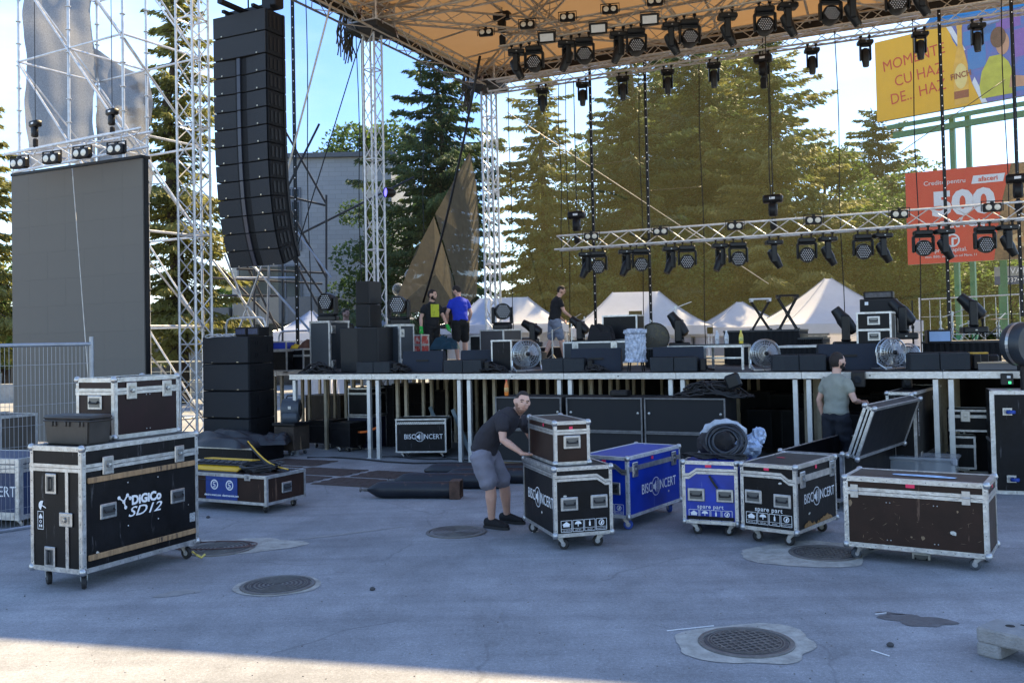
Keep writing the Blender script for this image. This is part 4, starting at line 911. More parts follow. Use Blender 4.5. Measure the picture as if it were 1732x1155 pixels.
# ---------------------------------------------------------------- I black spare-part case
yI = -R(40)
loc, sx, sy, sz = fit_case(1349, 904, .13, yI, (1, -1), 1255, 1416, 789)
I_ = flight_case('wheeled_case', 'black case with two handles and a scuffed corner, right of the blue ones', loc, yI, sx, sy, sz, .13, BLKP, .0, wheel=.052, group='sound company cases with logo print')
step_band(I_, 'f', sx, sy, .13, sz); side_band(I_, 'r', sy, sx, sy, .13 + sz * .79, .06)
put_handle(I_, 'f', sx, sy, -sx * .27, .13 + sz * .50); put_handle(I_, 'f', sx, sy, sx * .25, .13 + sz * .47)
icons(I_, 'f', sx, sy, 0, .13 + sz * .18, sx * .84, spare=True); sticker(I_, 'f', sx, sy, -.01, .13 + sz * .94, .05, .035); sticker(I_, 'r', sx, sy, -.02, .13 + sz * .92, .04, .035)
put_latch(I_, 'r', sx, sy, -sy * .36, .13 + sz * .78); put_latch(I_, 'r', sx, sy, sy * .38, .13 + sz * .82); logo(I_, 'r', sx, sy, -.02, .13 + sz * .47, sy * .098)
rr = random.Random(3); b = MB(); n = 22; up = [.012 + .035 * rr.random() + .02 * math.sin(i * .5) for i in range(n)]
for k in range(n - 1): b.poly([(-sy * .36 + k * sy * .034, -.0, 0), (-sy * .36 + (k + 1) * sy * .034, 0, 0), (-sy * .36 + (k + 1) * sy * .034, up[k + 1], 0), (-sy * .36 + k * sy * .034, up[k], 0)], .001, (0, 0, 1))
put_mb(b, 'chipped_edge', mat('splintered_plywood', (.28, .16, .06), .9, 0, .5, 25, .5, 60), I_, 'r', sx, sy, .02, .13 + .032, .0042)
b = MB(); b.add(blob(.0, .05, .04, .025, 0, 20, .2, 3), [tuple(range(20))]); b.obj('pink_sticker', PNK, I_, (-.1, 0, .13 + sz + .0035))
# ---------------------------------------------------------------- J brown trunk
yJ = -R(33)
loc, sx, sy, sz = fit_case(1674, 945, .12, yJ, (1, -1), 1430, 1697, 819, sy=.56)
J_ = flight_case('long_case', 'long scratched dark brown trunk on grey wheels, front right', loc, yJ, sx, sy, sz, .12, BRNP, .20, wheel=.055, tyre=GRYR, ew=.036, cat='trunk')
_b = MB(); _b.box((0, 0, .03), (.062, .006, .05)); _b.box((0, 0, -.03), (.062, .006, .05)); _b.tube((-.032, -.006, 0), (.032, -.006, 0), .007, 8); HNG = _b.mesh('hinge', CHROME)
put(HNG, 'hinge', J_, 'f', sx, sy, -sx * .42, .12 + sz * .80, .012); put(HNG, 'hinge', J_, 'f', sx, sy, sx * .36, .12 + sz * .80, .012)
sticker(J_, 'f', sx, sy, -.02, .12 + sz * .92, .07, .038); put_handle(J_, 'r', sx, sy, -sy * .12, .12 + sz * .62, 0, .9); put_handle(J_, 'r', sx, sy, sy * .2, .12 + sz * .62, 0, .9); sticker(J_, 'r', sx, sy, 0, .12 + sz * .92)
rivets(J_, 'f', sx, sy, (.12 + sz * .66, .12 + sz * .13), (-sx * .19, -sx * .165, sx * .14, sx * .165))
rivets(J_, 'f', sx, sy, (.12 + sz - .018, .12 + .016), [(-.46 + .092 * k) * sx for k in range(11)], RVT, .005)
b = MB(); b.poly([(x, y, 0) for x, y, z in blob(0, 0, .25, .06, 0, 40, .25, 12)], .0008, (0, 0, 1)); b.obj('pale_blue_tape', mat('tape_residue_blue', (.35, .5, .75), .7, 0, .5, 14), J_, (.05, -.02, .12 + sz + .0045))
SCR = mat('raw_wood_scratch', (.22, .15, .09), .9, 0, .3, 20)
b = MB(); rr = random.Random(8)
for k in range(34):
    u, z, L_, a = rr.uniform(-.44, .44) * sx, .12 + sz * rr.uniform(.08, .74), rr.uniform(.004, .03), rr.choice((0, 0, 1.5, .5, 2.4)) + rr.uniform(-.2, .2)
    w_ = rr.uniform(.0008, .0022); c_, s_ = math.cos(a), math.sin(a)
    b.poly([(u - c_ * L_, z - s_ * L_, 0), (u + s_ * w_, z - c_ * w_, 0), (u + c_ * L_, z + s_ * L_, 0), (u - s_ * w_, z + c_ * w_, 0)], .0004, (0, 0, 1))
for (u, z, rx, ry) in ((-.455, .62, .012, .035), (.06, .20, .012, .02), (-.02, .20, .007, .008), (.30, .60, .006, .012)): b.poly([(x, y, 0) for x, y, _ in blob(u * sx, .12 + z * sz, rx, ry, 0, 16, .3, 4)], .0004, (0, 0, 1))
o = put_mb(b, 'scratches', SCR, J_, 'f', sx, sy, 0, 0, -.0014); 
LBLM = mat('torn_paper_label', (.55, .54, .50), .8, 0, .35, 30, col2=(.12, .11, .10), w2=.62)
for t_, s_, u, z, w_, h_, k in ((E_, 'f', -.18, .50, .03, .02, 1), (E_, 'l', .12, .30, .035, .025, 2), (I_, 'f', .12, .58, .03, .02, 3), (I_, 'r', -.2, .28, .04, .02, 4), (J_, 'f', .30, .30, .05, .03, 5), (G_, 'r', .3, .28, .03, .02, 7), (A, 'r', .42, .95, .05, .025, 8), (A, 'r', -.5, .28, .03, .03, 9), (H_, 'f', .15, .62, .025, .018, 10)):
    bb_ = [c_ for c_ in t_.children if c_.name.startswith('body')][0].dimensions
    b = MB(); flat(b, [(x, y) for x, y, _ in blob(0, 0, w_ * .55, h_ * .55, 0, 8, .15, k)]); put_mb(b, 'torn_label', LBLM, t_, s_, bb_.x + .006, bb_.y + .006, u, z, .0035, .1 * (k % 5 - 2))
# ---------------------------------------------------------------- K tall case, L open case
yK = -R(33)
loc, sx, sy, sz = fit_case(1553, 812, .12, yK, (1, -1), 1503, 1594, 664)
K_ = flight_case('tall_case', 'tall narrow black case with white lettering, behind the long brown trunk', loc, yK, sx, sy, sz, .12, BLKP, .0, ew=.03)
for s_ in 'fr': side_band(K_, s_, sx if s_ == 'f' else sy, sx, sy, .12 + sz * .23, .05)
put_handle(K_, 'f', sx, sy, 0, .12 + sz * .48, 0, .9); put_handle(K_, 'f', sx, sy, 0, .12 + sz * .12, 0, .9); put_latch(K_, 'r', sx, sy, -sy * .35, .12 + sz * .23); put_latch(K_, 'r', sx, sy, sy * .38, .12 + sz * .25)
put_text(K_, 'r', sx, sy, -sy * .42, .12 + sz * .70, 'SHARPY SILVER B 1.4M', .045, rot=PI / 2, bold=.001); put_text(K_, 'r', sx, sy, sy * .22, .12 + sz * .88, 'at/253', .10, bold=.004)
KT = .12 + sz; K_loc = Vector(loc)
t = root('small_speaker', (loc[0] - .12, loc[1] - .05, KT + .004), -R(10), 'small dark box speaker standing on the tall lettered case', 'speaker'); b = MB(); b.cbox((0, 0, .1), (.13, .12, .2), .02); b.obj('cabinet', BLKPL, t, smooth=True)
b = MB(); b.lathe([(.035, 0), (.03, .004), (.001, .001)], 14, (0, -.061, .08), Matrix.Rotation(PI / 2, 3, 'X')); b.obj('cone', GRIL, t)
yL = -R(38)
loc, sx, sy, sz = fit_case(1427, 848, .12, yL, (1, -1), 1322, 1516, 768)
L_ = root('open_case', loc, yL, 'open black case with its heavy lid tipped back, in front of the man in grey', 'flight case')
z0, z1 = .12, .12 + sz; X, Y = sx / 2, sy / 2; w_ = .014
for nm, c, d in (('wall', (0, -Y + w_, (z0 + z1) / 2), (sx - .01, w_, sz)), ('wall', (0, Y - w_, (z0 + z1) / 2), (sx - .01, w_, sz)), ('wall', (-X + w_, 0, (z0 + z1) / 2), (w_, sy - .06, sz)), ('wall', (X - w_, 0, (z0 + z1) / 2), (w_, sy - .06, sz)), ('floor', (0, 0, z0 + .01), (sx - .07, sy - .07, .014))):
    b = MB(); b.box(c, d); b.obj(nm, BLKP, L_)
b = MB()
for a_ in (-1, 1):
    b.box((0, a_ * (Y + .001), z1 - .012), (sx, .026, .03)); b.box((a_ * (X + .001), 0, z1 - .010), (.026, sy - .03, .03)); b.box((0, a_ * (Y + .001), z0 + .014), (sx, .02, .028)); b.box((a_ * (X + .001), 0, z0 + .016), (.02, sy - .03, .028))
    for c_ in (-1, 1): b.box((a_ * (X - .012), c_ * (Y + .005), (z0 + z1) / 2), (.032, .006, sz)); b.box((a_ * (X + .012), c_ * (Y - .012), (z0 + z1) / 2), (.006, .032, sz))
b.obj('edge_rail', ALU, L_)
for a_ in (-1, 1):
    for c_ in (-1, 1): inst('ball_corner', BALL_ME, L_, (a_ * X, c_ * Y, z1)); add_caster(L_, a_ * (X - .1), c_ * (Y - .1), z0, .042, rnd.uniform(-2, 2))
lidr = inst('lid', None, L_, (X + .03, 0, z1 - .02), (0, R(36), 0)); 
lh, ld, lt = sx * .84, sy * .92, .11
b = MB(); b.box((lt / 2 - .0, 0, lh / 2), (lt - .01, ld - .01, lh - .01)); lm = b.mesh('lid', BLKP); bpy.data.objects.remove(lidr)
lidr = inst('lid', lm, L_, (X + .03, 0, z1 - .02), (0, R(20), 0))
b = MB()
for (xx) in (.0, lt):
    for s_ in (-1, 1): b.box((xx, s_ * (ld / 2 - .012), lh / 2), (.012, .032, lh)); b.box((xx, 0, .012 if s_ < 0 else lh - .012), (.0125, ld, .032))
for s_ in (-1, 1):
    b.box((lt / 2, s_ * ld / 2, .014), (lt, .012, .03)); b.box((lt / 2, s_ * ld / 2, lh - .014), (lt, .012, .03)); b.box((lt / 2, s_ * ld / 2, lh / 2), (.02, .012, lh))
    b.box((.012, s_ * ld / 2, lh / 2), (.03, .012, lh)); b.box((lt - .012, s_ * ld / 2, lh / 2), (.03, .012, lh))
b.obj('lid_rail', ALU, lidr)
for xx in (0, lt):
    for yy in (-ld / 2, ld / 2):
        for zz in (0, lh): inst('lid_ball_corner', BALL_ME, lidr, (xx, yy, zz))
# clear plastic tub behind the trunk
cc = G(1545, 826); t = root('clear_tub', (cc.x, cc.y, 0), -R(30), 'clear plastic tub with clip handles behind the long brown trunk', 'storage box')
CLR = mat('clear_plastic', (.45, .5, .55), .15, 0, .1, 5, alpha=.45)
b = MB(); b.cbox((0, 0, .20), (1.0, .5, .36), .03); b.obj('tub', CLR, t); b = MB(); b.cbox((0, 0, .40), (1.06, .56, .04), .015); b.obj('lid', CLR, t)
for s_ in (-1, 1): b = MB(); b.cbox((s_ * .5, -.27, .38), (.06, .03, .08), .01); b.obj('clip', mat('grey_clip', (.3, .32, .36), .4), t)
# ---------------------------------------------------------------- M big tipped case at the right edge
yM = -R(20); c0 = GX(1683, 11.3)
t = root('tipped_case', (c0.x, c0.y, 0), yM, 'big black case tipped on its side with casters facing out, right edge', 'flight case')
hM = zat(1684, 661, c0.y); wM = 1.7
b = MB(); b.box((wM / 2, .3, hM / 2 + .004), (wM - .01, .6, hM - .01)); b.obj('body', BLKP, t)
b = MB()
for x_ in (.0, wM): b.box((x_, -.0, hM / 2), (.05, .02, hM)); b.box((x_, .3, hM / 2), (.02, .59, .03))
for z_ in (.02, hM - .02): b.box((wM / 2, -.002, z_), (wM - .05, .02, .045)); 
b.box((0, .06, hM / 2), (.02, .12, hM - .04)); b.box((wM / 2, .3, hM - .004), (wM - .02, .6, .012)); b.obj('edge_rail', ALU, t)
for (x_, z_) in ((.16, hM * .80), (.18, hM * .15), (1.4, hM * .8), (1.4, hM * .15)):
    o = add_caster(t, x_, -.012, z_, .05, 0, BLUR); o.rotation_euler = (PI / 2, 0, PI)
b = MB(); b.box((.55, -.008, hM * .60), (.38, .002, .02)); b.obj('white_tape', WHT, t)
# ---------------------------------------------------------------- N concrete fence foot bottom right
cc = G(1672, 1100); FOOT = mat('grey_fence_foot', (.26, .26, .26), .9, 0, .2, 10, .7, 70)
t = root('barrier_foot', (cc.x, cc.y, 0), -R(52), 'grey moulded barrier foot with round holes, bottom right corner', 'barrier foot')
b = MB(); b.cbox((.40, 0, .125), (.82, .26, .09), .012); b.obj('top_block', FOOT, t, bevel=0)
for x_ in (.06, .40, .74): b = MB(); b.cbox((x_, 0, .041), (.14, .26, .08), .01); b.obj('runner', FOOT, t)
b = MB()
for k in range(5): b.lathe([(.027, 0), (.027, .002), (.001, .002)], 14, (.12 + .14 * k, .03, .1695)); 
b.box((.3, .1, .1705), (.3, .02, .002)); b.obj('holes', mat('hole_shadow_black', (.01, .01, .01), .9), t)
# ================================================================ stage deck
DKT = mat('black_deck_floor', (.03, .03, .032), .6, 0, .3, 4, .2, 60); LEGM = mat('aluminium_leg', (.55, .56, .56), .42, .6, .2, 5, .05, 40); LEGW = mat('sunlit_leg', (.42, .36, .26), .6, .2, .35, 4, .2, 30)  # inner legs: warm sunlight from behind is put into the colour
_b = MB(); _b.box((0, 0, (DECK - .11) / 2), (.062, .062, DECK - .11)); _b.box((0, 0, .004), (.10, .10, .008)); LEG1 = _b.mesh('leg', LEGM)
_b = MB(); _b.box((0, 0, (DECK - .11) / 2), (.055, .055, DECK - .11)); _b.box((0, 0, .004), (.10, .10, .008)); LEG2 = _b.mesh('leg', LEGW)
def deck_meshes(w, d):
    k = ('deck', w, d)
    if k in _tcache: return _tcache[k]
    b = MB(); b.box((w / 2, d / 2, DECK - .012), (w - .012, d - .012, .024)); a = b.mesh('deck_board', DKT)
    b = MB()
    for y_, s_ in ((.012, -1), (d - .012, 1)):
        b.box((w / 2, y_, DECK - .05), (w - .008, .022, .088)); b.box((w / 2, y_ + s_ * .012, DECK - .022), (w - .008, .006, .016)); b.box((w / 2, y_ + s_ * .012, DECK - .082), (w - .008, .006, .020))
    b.box((.012, d / 2, DECK - .05), (.022, d - .05, .088)); b.box((w - .012, d / 2, DECK - .05), (.022, d - .05, .088)); c = b.mesh('edge_frame', ALU)
    _tcache[k] = (a, c); return _tcache[k]
ordn = ['first', 'second', 'third', 'fourth', 'fifth', 'sixth', 'seventh', 'eighth', 'ninth', 'tenth', 'eleventh', 'twelfth', 'thirteenth', 'fourteenth', 'fifteenth', 'sixteenth', 'seventeenth', 'eighteenth']
b0 = 0.0; rows = [ML / 2] * 4 + [ML] * 4
for j, dd in enumerate(rows):
    ks = list(range(-1, 8)) if j < 2 else list(range(-3, 9))
    for k in ks:
        p = S(k * ML, b0); a, c = deck_meshes(ML, dd)
        lb = ('%s front stage deck section counted from the loudspeaker stack' % ordn[k + 1]) if j == 0 else 'stage deck section in an inner row, mostly hidden under the equipment'
        t = root('stage_deck', p, -SA, lb, 'stage deck', 'front stage deck sections' if j == 0 else 'inner stage deck sections')
        inst('deck_board', a, t); inst('edge_frame', c, t)
        if j == 0: b = MB(); b.box((ML / 2, -.0035, DECK - .052), (.022, .006, .016)); b.obj('bolt', BLKM, t)
        lg = LEG1 if j == 0 else LEG2
        for x_ in (.09, ML - .09):
            inst('leg', lg, t, (x_, .05, 0))
            if j == len(rows) - 1: inst('leg', lg, t, (x_, dd - .05, 0))
    b0 += dd
STB = b0
# loose planks leaning under the stage
LK = mat('leaning_board', (.16, .21, .24), .6, 0, .2, 5)
for px, b_, lb in ((757, 1.4, 'pale board leaning under the stage beside the logo case'), (797, .9, 'pale board leaning under the stage left of the bending man')):
    p = SB(px, b_, 0); t = MB(); t.box((0, 0, .42), (.07, .02, .86)); o = t.obj('leaning_board', LK, None, (p.x, p.y, .0), (0, -R(24), -SA)); tag(o, lb, 'board')
# wooden slats lined up under the stage (stack of deck boards)
# ================================================================ truss
def truss_tower(name, label, loc, rz, h, w=.29, mt=STEEL, step=.42, z0=0.0, r=.025, rb=.011, split=True, cat='truss tower', group=None):
    t = root(name, loc, rz, label, cat, group); q = w / 2
    cb = MB(); cb.tube((0, 0, z0), (0, 0, h), r, 8); cm = cb.mesh('chord', mt)
    for x_ in (-q, q):
        for y_ in (-q, q): inst('chord', cm, t, (x_, y_, 0))
    n = int((h - z0) / step)
    db = MB(); db.tube((-q, 0, 0), (q, 0, step), rb, 5); dm = db.mesh('brace', mt)
    fb = MB()
    for f in range(4):
        rz_ = f * PI / 2; c = Matrix.Rotation(rz_, 3, 'Z') @ V(0, -q, 0)
        for k in range(n):
            if split: inst('brace', dm, t, (c.x, c.y, z0 + k * step), (0, 0, rz_), (1 if k % 2 else -1, 1, 1))
            else: fb.join(dm, Matrix.Translation((c.x, c.y, z0 + k * step)) @ Matrix.Rotation(rz_, 4, 'Z') @ Matrix.Diagonal((1 if k % 2 else -1, 1, 1, 1)))
    if not split: fb.obj('lattice', mt, t)['kind'] = 'stuff'
    for z_ in [z0 + .02] + [z0 + 2.0 * i for i in range(1, int((h - z0) / 2.0) + 1)]:
        b = MB()
        for f in range(4):
            c = [(-q, -q), (q, -q), (q, q), (-q, q)]; (xa, ya), (xb, yb) = c[f], c[(f + 1) % 4]; b.tube((xa, ya, z_), (xb, yb, z_), rb * 1.3, 5)
        b.obj('ring_frame', mt, t)
    return t
def truss_beam(name, label, a, b_, w=.29, mt=STEEL, step=.42, r=.025, rb=.011, split=False, tri=False, group=None, roll=0.0, cat='truss'):
    a = Vector(a); b_ = Vector(b_); d = b_ - a; L = d.length; x, y, z = frame_of(d)
    t = root(name, a, 0, label, cat, group); M_ = face_mat((0, 0, 0), x, y, z); q = w / 2
    pts = [(-q, q), (q, q), (0, -q * 1.0)] if tri == 1 else ([(-q, -q), (q, -q), (0, q)] if tri else [(-q, -q), (q, -q), (q, q), (-q, q)])
    cb = MB(); cb.tube((0, 0, 0), (0, 0, L), r, 8); cm = cb.mesh('chord', mt)
    for p in pts: inst('chord', cm, t, mat=M_ @ Matrix.Translation((p[0], p[1], 0)))
    n = max(2, int(L / step)); st = L / n; fb = MB(); m_ = len(pts)
    for f in range(m_):
        A, B_ = Vector((*pts[f], 0)), Vector((*pts[(f + 1) % m_], 0)); dm = None
        db = MB(); db.tube(A, B_ + V(0, 0, st), rb, 5); d1 = db.mesh('brace', mt); db = MB(); db.tube(B_, A + V(0, 0, st), rb, 5); d2 = db.mesh('brace', mt)
        for k in range(n):
            me = d1 if k % 2 else d2; Mk = M_ @ Matrix.Translation((0, 0, k * st))
            if split: inst('brace', me, t, mat=Mk)
            else: fb.join(me, Mk)
    if not split: fb.obj('lattice', mt, t)['kind'] = 'stuff'
    return t
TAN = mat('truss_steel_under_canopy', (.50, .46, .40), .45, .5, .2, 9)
RZ = 9.0
pL = SB(334, .2, 0); pL = GX(334, 17.4)
truss_tower('truss_tower', 'tall silver lattice tower between the big screen and the loudspeaker array', (pL.x, pL.y, 0), -SA, 8.75, .40, STEEL, .36, r=.025, rb=.012)
pM = SB(641, 4.1, 0); pR = SB(838, 9.45, 0)
truss_tower('truss_tower', 'silver roof tower behind the black speaker column, carrying a blue light', (pM.x, pM.y, 0), -SA, RZ + .3, .30, STEEL, .40, .0)
truss_tower('truss_tower', 'rear silver roof tower left of the white tent, carrying the canopy corner', (pR.x, pR.y, 0), -SA, RZ - .3, .30, STEEL, .36, .0, .031, .015)
aM, bM = SA_of(pM); aR, bR = SA_of(pR); AR = 15.0
DRP = mat('sleeve_black', (.02, .02, .02), .6)
for (p, hz, lb) in ((pM, zat(640, 30, pM.y), 'sleeve block with bundled ropes on top of the roof tower with the blue light'), (pR, zat(838, 130, pR.y), 'sleeve block with bundled ropes on top of the rear roof tower')):
    t = root('sleeve_block', (p.x, p.y, hz), -SA, lb, 'sleeve block')
    b = MB(); rr = random.Random(int(hz * 100))
    for x_ in (-.36, .36):
        for y_ in (-.36, .36): b.tube((x_, y_, -.2), (x_, y_, .55), .028, 6)
    for z_ in (-.18, .18, .52):
        for f in range(4): c = [(-.36, -.36), (.36, -.36), (.36, .36), (-.36, .36)]; b.tube((*c[f], z_), (*c[(f + 1) % 4], z_), .024, 6)
    for f in range(4): c = [(-.36, -.36), (.36, -.36), (.36, .36), (-.36, .36)]; b.tube((*c[f], -.18), (*c[(f + 1) % 4], .52), .015, 5)
    b.obj('frame', STEEL, t); b = MB(); b.cbox((0, 0, -.30), (.85, .85, .16), .03); b.obj('black_collar', DRP, t)
    b = MB()
    for k in range(46):
        a = rr.uniform(0, 6.28); r_ = rr.uniform(.2, .5); p1 = V(r_ * math.cos(a), r_ * math.sin(a), rr.uniform(-.2, .6)); p2 = p1 + V(rr.uniform(-.25, .25), rr.uniform(-.25, .25), rr.uniform(-.5, .1)); b.path([p1, (p1 + p2) / 2 + V(rr.uniform(-.1, .1), 0, 0), p2], .014, 4)
    b.obj('rope_bundle', mat('pale_strap', (.55, .5, .5), .8, 0, .5, 9, col2=(.12, .05, .04)), t)['kind'] = 'stuff'
    b = MB()
    for k in range(30):
        a = rr.uniform(-.6, .1); b.path([(-.5 + rr.uniform(-.12, .12), a * .6, .1), (-.55 + rr.uniform(-.15, .1), a * .6, -.3), (-.55 + rr.uniform(-.2, .1), a * .6, -.45 - rr.random() * .5)], .018, 4)
    b.obj('hanging_tails', mat('brown_straps', (.10, .07, .05), .9, 0, .5, 9), t)['kind'] = 'stuff'
# roof side beam, rear beam, cross beams
FB = -1.5
def RP(a, b, z): return S(a, b, z)
aL = (aM + aR) / 2
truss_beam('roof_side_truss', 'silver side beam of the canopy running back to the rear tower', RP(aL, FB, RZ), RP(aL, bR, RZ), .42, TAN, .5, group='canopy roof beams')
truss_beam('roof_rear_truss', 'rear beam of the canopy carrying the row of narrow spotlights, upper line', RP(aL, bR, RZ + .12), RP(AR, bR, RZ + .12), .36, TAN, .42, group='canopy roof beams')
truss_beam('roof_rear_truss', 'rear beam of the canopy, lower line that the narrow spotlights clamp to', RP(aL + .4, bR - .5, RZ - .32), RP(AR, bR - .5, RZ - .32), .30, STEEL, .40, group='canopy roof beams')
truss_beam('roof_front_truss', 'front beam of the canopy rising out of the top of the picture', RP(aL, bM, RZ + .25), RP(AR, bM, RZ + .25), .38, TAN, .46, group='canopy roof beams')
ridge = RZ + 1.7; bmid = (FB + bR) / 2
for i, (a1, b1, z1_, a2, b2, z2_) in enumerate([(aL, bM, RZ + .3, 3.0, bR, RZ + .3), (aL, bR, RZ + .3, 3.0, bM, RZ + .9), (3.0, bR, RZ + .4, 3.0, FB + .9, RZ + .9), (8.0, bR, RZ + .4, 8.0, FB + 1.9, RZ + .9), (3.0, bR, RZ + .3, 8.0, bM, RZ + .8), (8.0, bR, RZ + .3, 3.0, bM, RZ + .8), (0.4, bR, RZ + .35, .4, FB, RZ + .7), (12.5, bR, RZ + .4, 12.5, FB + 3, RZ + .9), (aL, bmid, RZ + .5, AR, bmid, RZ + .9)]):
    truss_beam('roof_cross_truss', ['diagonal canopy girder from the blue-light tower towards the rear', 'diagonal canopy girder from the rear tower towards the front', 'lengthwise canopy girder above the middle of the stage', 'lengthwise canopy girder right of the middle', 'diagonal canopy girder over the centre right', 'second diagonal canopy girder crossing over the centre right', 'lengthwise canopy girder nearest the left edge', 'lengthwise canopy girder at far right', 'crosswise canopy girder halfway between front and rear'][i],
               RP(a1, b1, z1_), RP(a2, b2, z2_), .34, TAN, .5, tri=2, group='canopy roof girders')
# canopy membrane
def canopy_mat():
    m_ = mat('tan_canopy_membrane', (.40, .29, .185), .6, 0, .14, .8, trans=.0)
    nt = m_.node_tree; N = nt.nodes; L = nt.links; tb = N.new('ShaderNodeBsdfTranslucent'); tb.inputs['Color'].default_value = (.46, .27, .12, 1); ms = N.new('ShaderNodeMixShader'); ms.inputs[0].default_value = .17
    b = N['Principled BSDF']; L.new(b.outputs[0], ms.inputs[1]); L.new(tb.outputs[0], ms.inputs[2]); L.new(ms.outputs[0], N['Material Output'].inputs['Surface']); return m_
CANM = canopy_mat()
t = root('canopy_roof', RP(aL, FB, RZ), -SA, 'big tan fabric canopy stretched over the stage, lit through from above', 'canopy')
b = MB(); g_ = []; Lx, Ly = AR - aL + 1.5, bR + .35 - FB; nx, ny = 36, 22
for j in range(ny + 1):
    row = []
    for i in range(nx + 1):
        u, v = i / nx, j / ny; zz = .42 + 1.0 * math.sin(PI * min(1, u * 1.0)) * max(0, math.sin(PI * v)) ** .7 - .07 * abs(math.sin(u * PI * 3)) * math.sin(PI * v)
        fs_ = .205 * (u * Lx + aL - 2.5) if u * Lx + aL > 2.5 else 0; row.append((-.35 + u * (Lx + .7), fs_ + v * (Ly - fs_), zz))
    g_.append(row)
b.sheet(g_); b.obj('membrane', CANM, t, smooth='all')
fsx = lambda x: max(0,   .205 * (x + aL - 2.5))
for k in range(1, 9):
    b = MB(); b.path([V(Lx * k / 9, fsx(Lx * k / 9) + (Ly - fsx(Lx * k / 9)) * j / 10, .30 + .95 * math.sin(PI * k / 9) * max(0, math.sin(PI * j / 10)) ** .7) for j in range(11)], .03, 5); b.obj('purlin', TAN, t)
for k in range(1, 7):
    b = MB(); b.path([V(Lx * j / 14, fsx(Lx * j / 14) + (Ly - fsx(Lx * j / 14)) * k / 7, .30 + .95 * math.sin(PI * j / 14) * math.sin(PI * k / 7) ** .7) for j in range(15)], .025, 5); b.obj('purlin', TAN, t)
EDG = mat('dark_roof_edge', (.018, .016, .015), .8)
b = MB(); b.cbox((-.42, Ly / 2, .30), (.10, Ly, .42), .02); b.cbox((Lx / 2, Ly + .05, .30), (Lx + .8, .10, .40), .02); b.obj('edge_flap', EDG, t)
# ================================================================ netting
def net_mat():
    m_ = bpy.data.materials.new('brown_shade_netting'); m_.use_nodes = True; nt = m_.node_tree; N = nt.nodes; L = nt.links; N.remove(N['Principled BSDF'])
    t = N.new('ShaderNodeTexCoord'); nz = N.new('ShaderNodeTexNoise'); nz.inputs['Scale'].default_value = 1.1; nz.inputs['Detail'].default_value = 5; L.new(t.outputs['Object'], nz.inputs['Vector'])
    mr = N.new('ShaderNodeMapRange'); mr.inputs['To Min'].default_value = .09; mr.inputs['To Max'].default_value = .20; L.new(nz.outputs['Fac'], mr.inputs[0])
    d = N.new('ShaderNodeBsdfDiffuse'); d.inputs['Color'].default_value = (.16, .15, .09, 1); tl = N.new('ShaderNodeBsdfTranslucent'); tl.inputs['Color'].default_value = (.27, .27, .14, 1); ms = N.new('ShaderNodeMixShader'); ms.inputs[0].default_value = .45
    L.new(d.outputs[0], ms.inputs[1]); L.new(tl.outputs[0], ms.inputs[2]); tr = N.new('ShaderNodeBsdfTransparent'); tr.inputs['Color'].default_value = (.86, .87, .90, 1); m2 = N.new('ShaderNodeMixShader')
    L.new(mr.outputs[0], m2.inputs[0]); L.new(tr.outputs[0], m2.inputs[1]); L.new(ms.outputs[0], m2.inputs[2]); L.new(m2.outputs[0], N['Material Output'].inputs['Surface']); return m_
NET = net_mat(); NETS = NET.copy(); NETS.name = 'blue_black_side_scrim'
for n_ in NETS.node_tree.nodes:
    if n_.type == 'BSDF_TRANSPARENT': n_.inputs['Color'].default_value = (.56, .64, .80, 1)
    if n_.type == 'MAP_RANGE': n_.inputs['To Min'].default_value = .04; n_.inputs['To Max'].default_value = .10
def netting(name, label, A, B_, z0, z1, cols, rows_, wave=.05, seed=1, zf=None):
    A, B_ = Vector(A), Vector(B_); d = B_ - A; L = d.length; n = V(-d.y, d.x, 0).normalized(); t = root(name, A, 0, label, 'netting'); rr = random.Random(seed); ph = [rr.uniform(0, 6) for _ in range(4)]
    b = MB(); g_ = []
    for j in range(rows_ + 1):
        row = []
        for i in range(cols + 1):
            u, v = i / cols, j / rows_; zz = z0 + (z1 - z0) * v
            if zf: zz = z0 + zf(u) + (z1 - z0 - zf(u)) * v
            w_ = wave * (math.sin(u * L * 2.1 + ph[0]) + .6 * math.sin(u * L * 4.7 + v * 2 + ph[1])) * (1 - abs(2 * v - 1) * .5)
            row.append(d * u + n * w_ + V(0, 0, zz))
        g_.append(row)
    b.sheet(g_); b.obj('net', NETS if 'left side' in label else NET, t, smooth='all'); return t
netting('back_netting', 'brown see-through netting hung across the back of the stage', RP(aL + .2, bR + .25, 0), RP(AR, bR + .25, 0), 1.9, RZ - .1, 90, 10)
netting('side_netting', 'brown see-through netting on the left side, from the array to the blue-light tower', RP(aL - .15, .9, 0), RP(aL - .15, bM - .35, 0), 2.2, RZ + .1, 40, 10, .03, 2)
netting('side_netting', 'brown see-through netting on the left side, between the two roof towers', RP(aL - .15, bM + .2, 0), RP(aL - .15, bR, 0), 2.0, RZ + .1, 40, 10, .03, 3)
def sunpatch(label, pts, fac_pts=None):  # tan sheet added in place of a sunlit patch on the side netting
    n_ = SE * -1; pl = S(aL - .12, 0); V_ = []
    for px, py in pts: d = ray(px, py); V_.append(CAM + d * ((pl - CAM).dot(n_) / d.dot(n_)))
    o0 = V_[0].copy(); b = MB(); c = sum(V_, V(0, 0, 0)) / len(V_); m_ = len(V_); b.add([c - o0 + SE * .12] + [v - o0 for v in V_], [(0, k + 1, (k + 1) % m_ + 1) for k in range(m_)]); o = b.obj('netting_sun_patch', NETSUN, None, o0); tag(o, label, 'netting', 'sheets added for sunlight on the side netting')
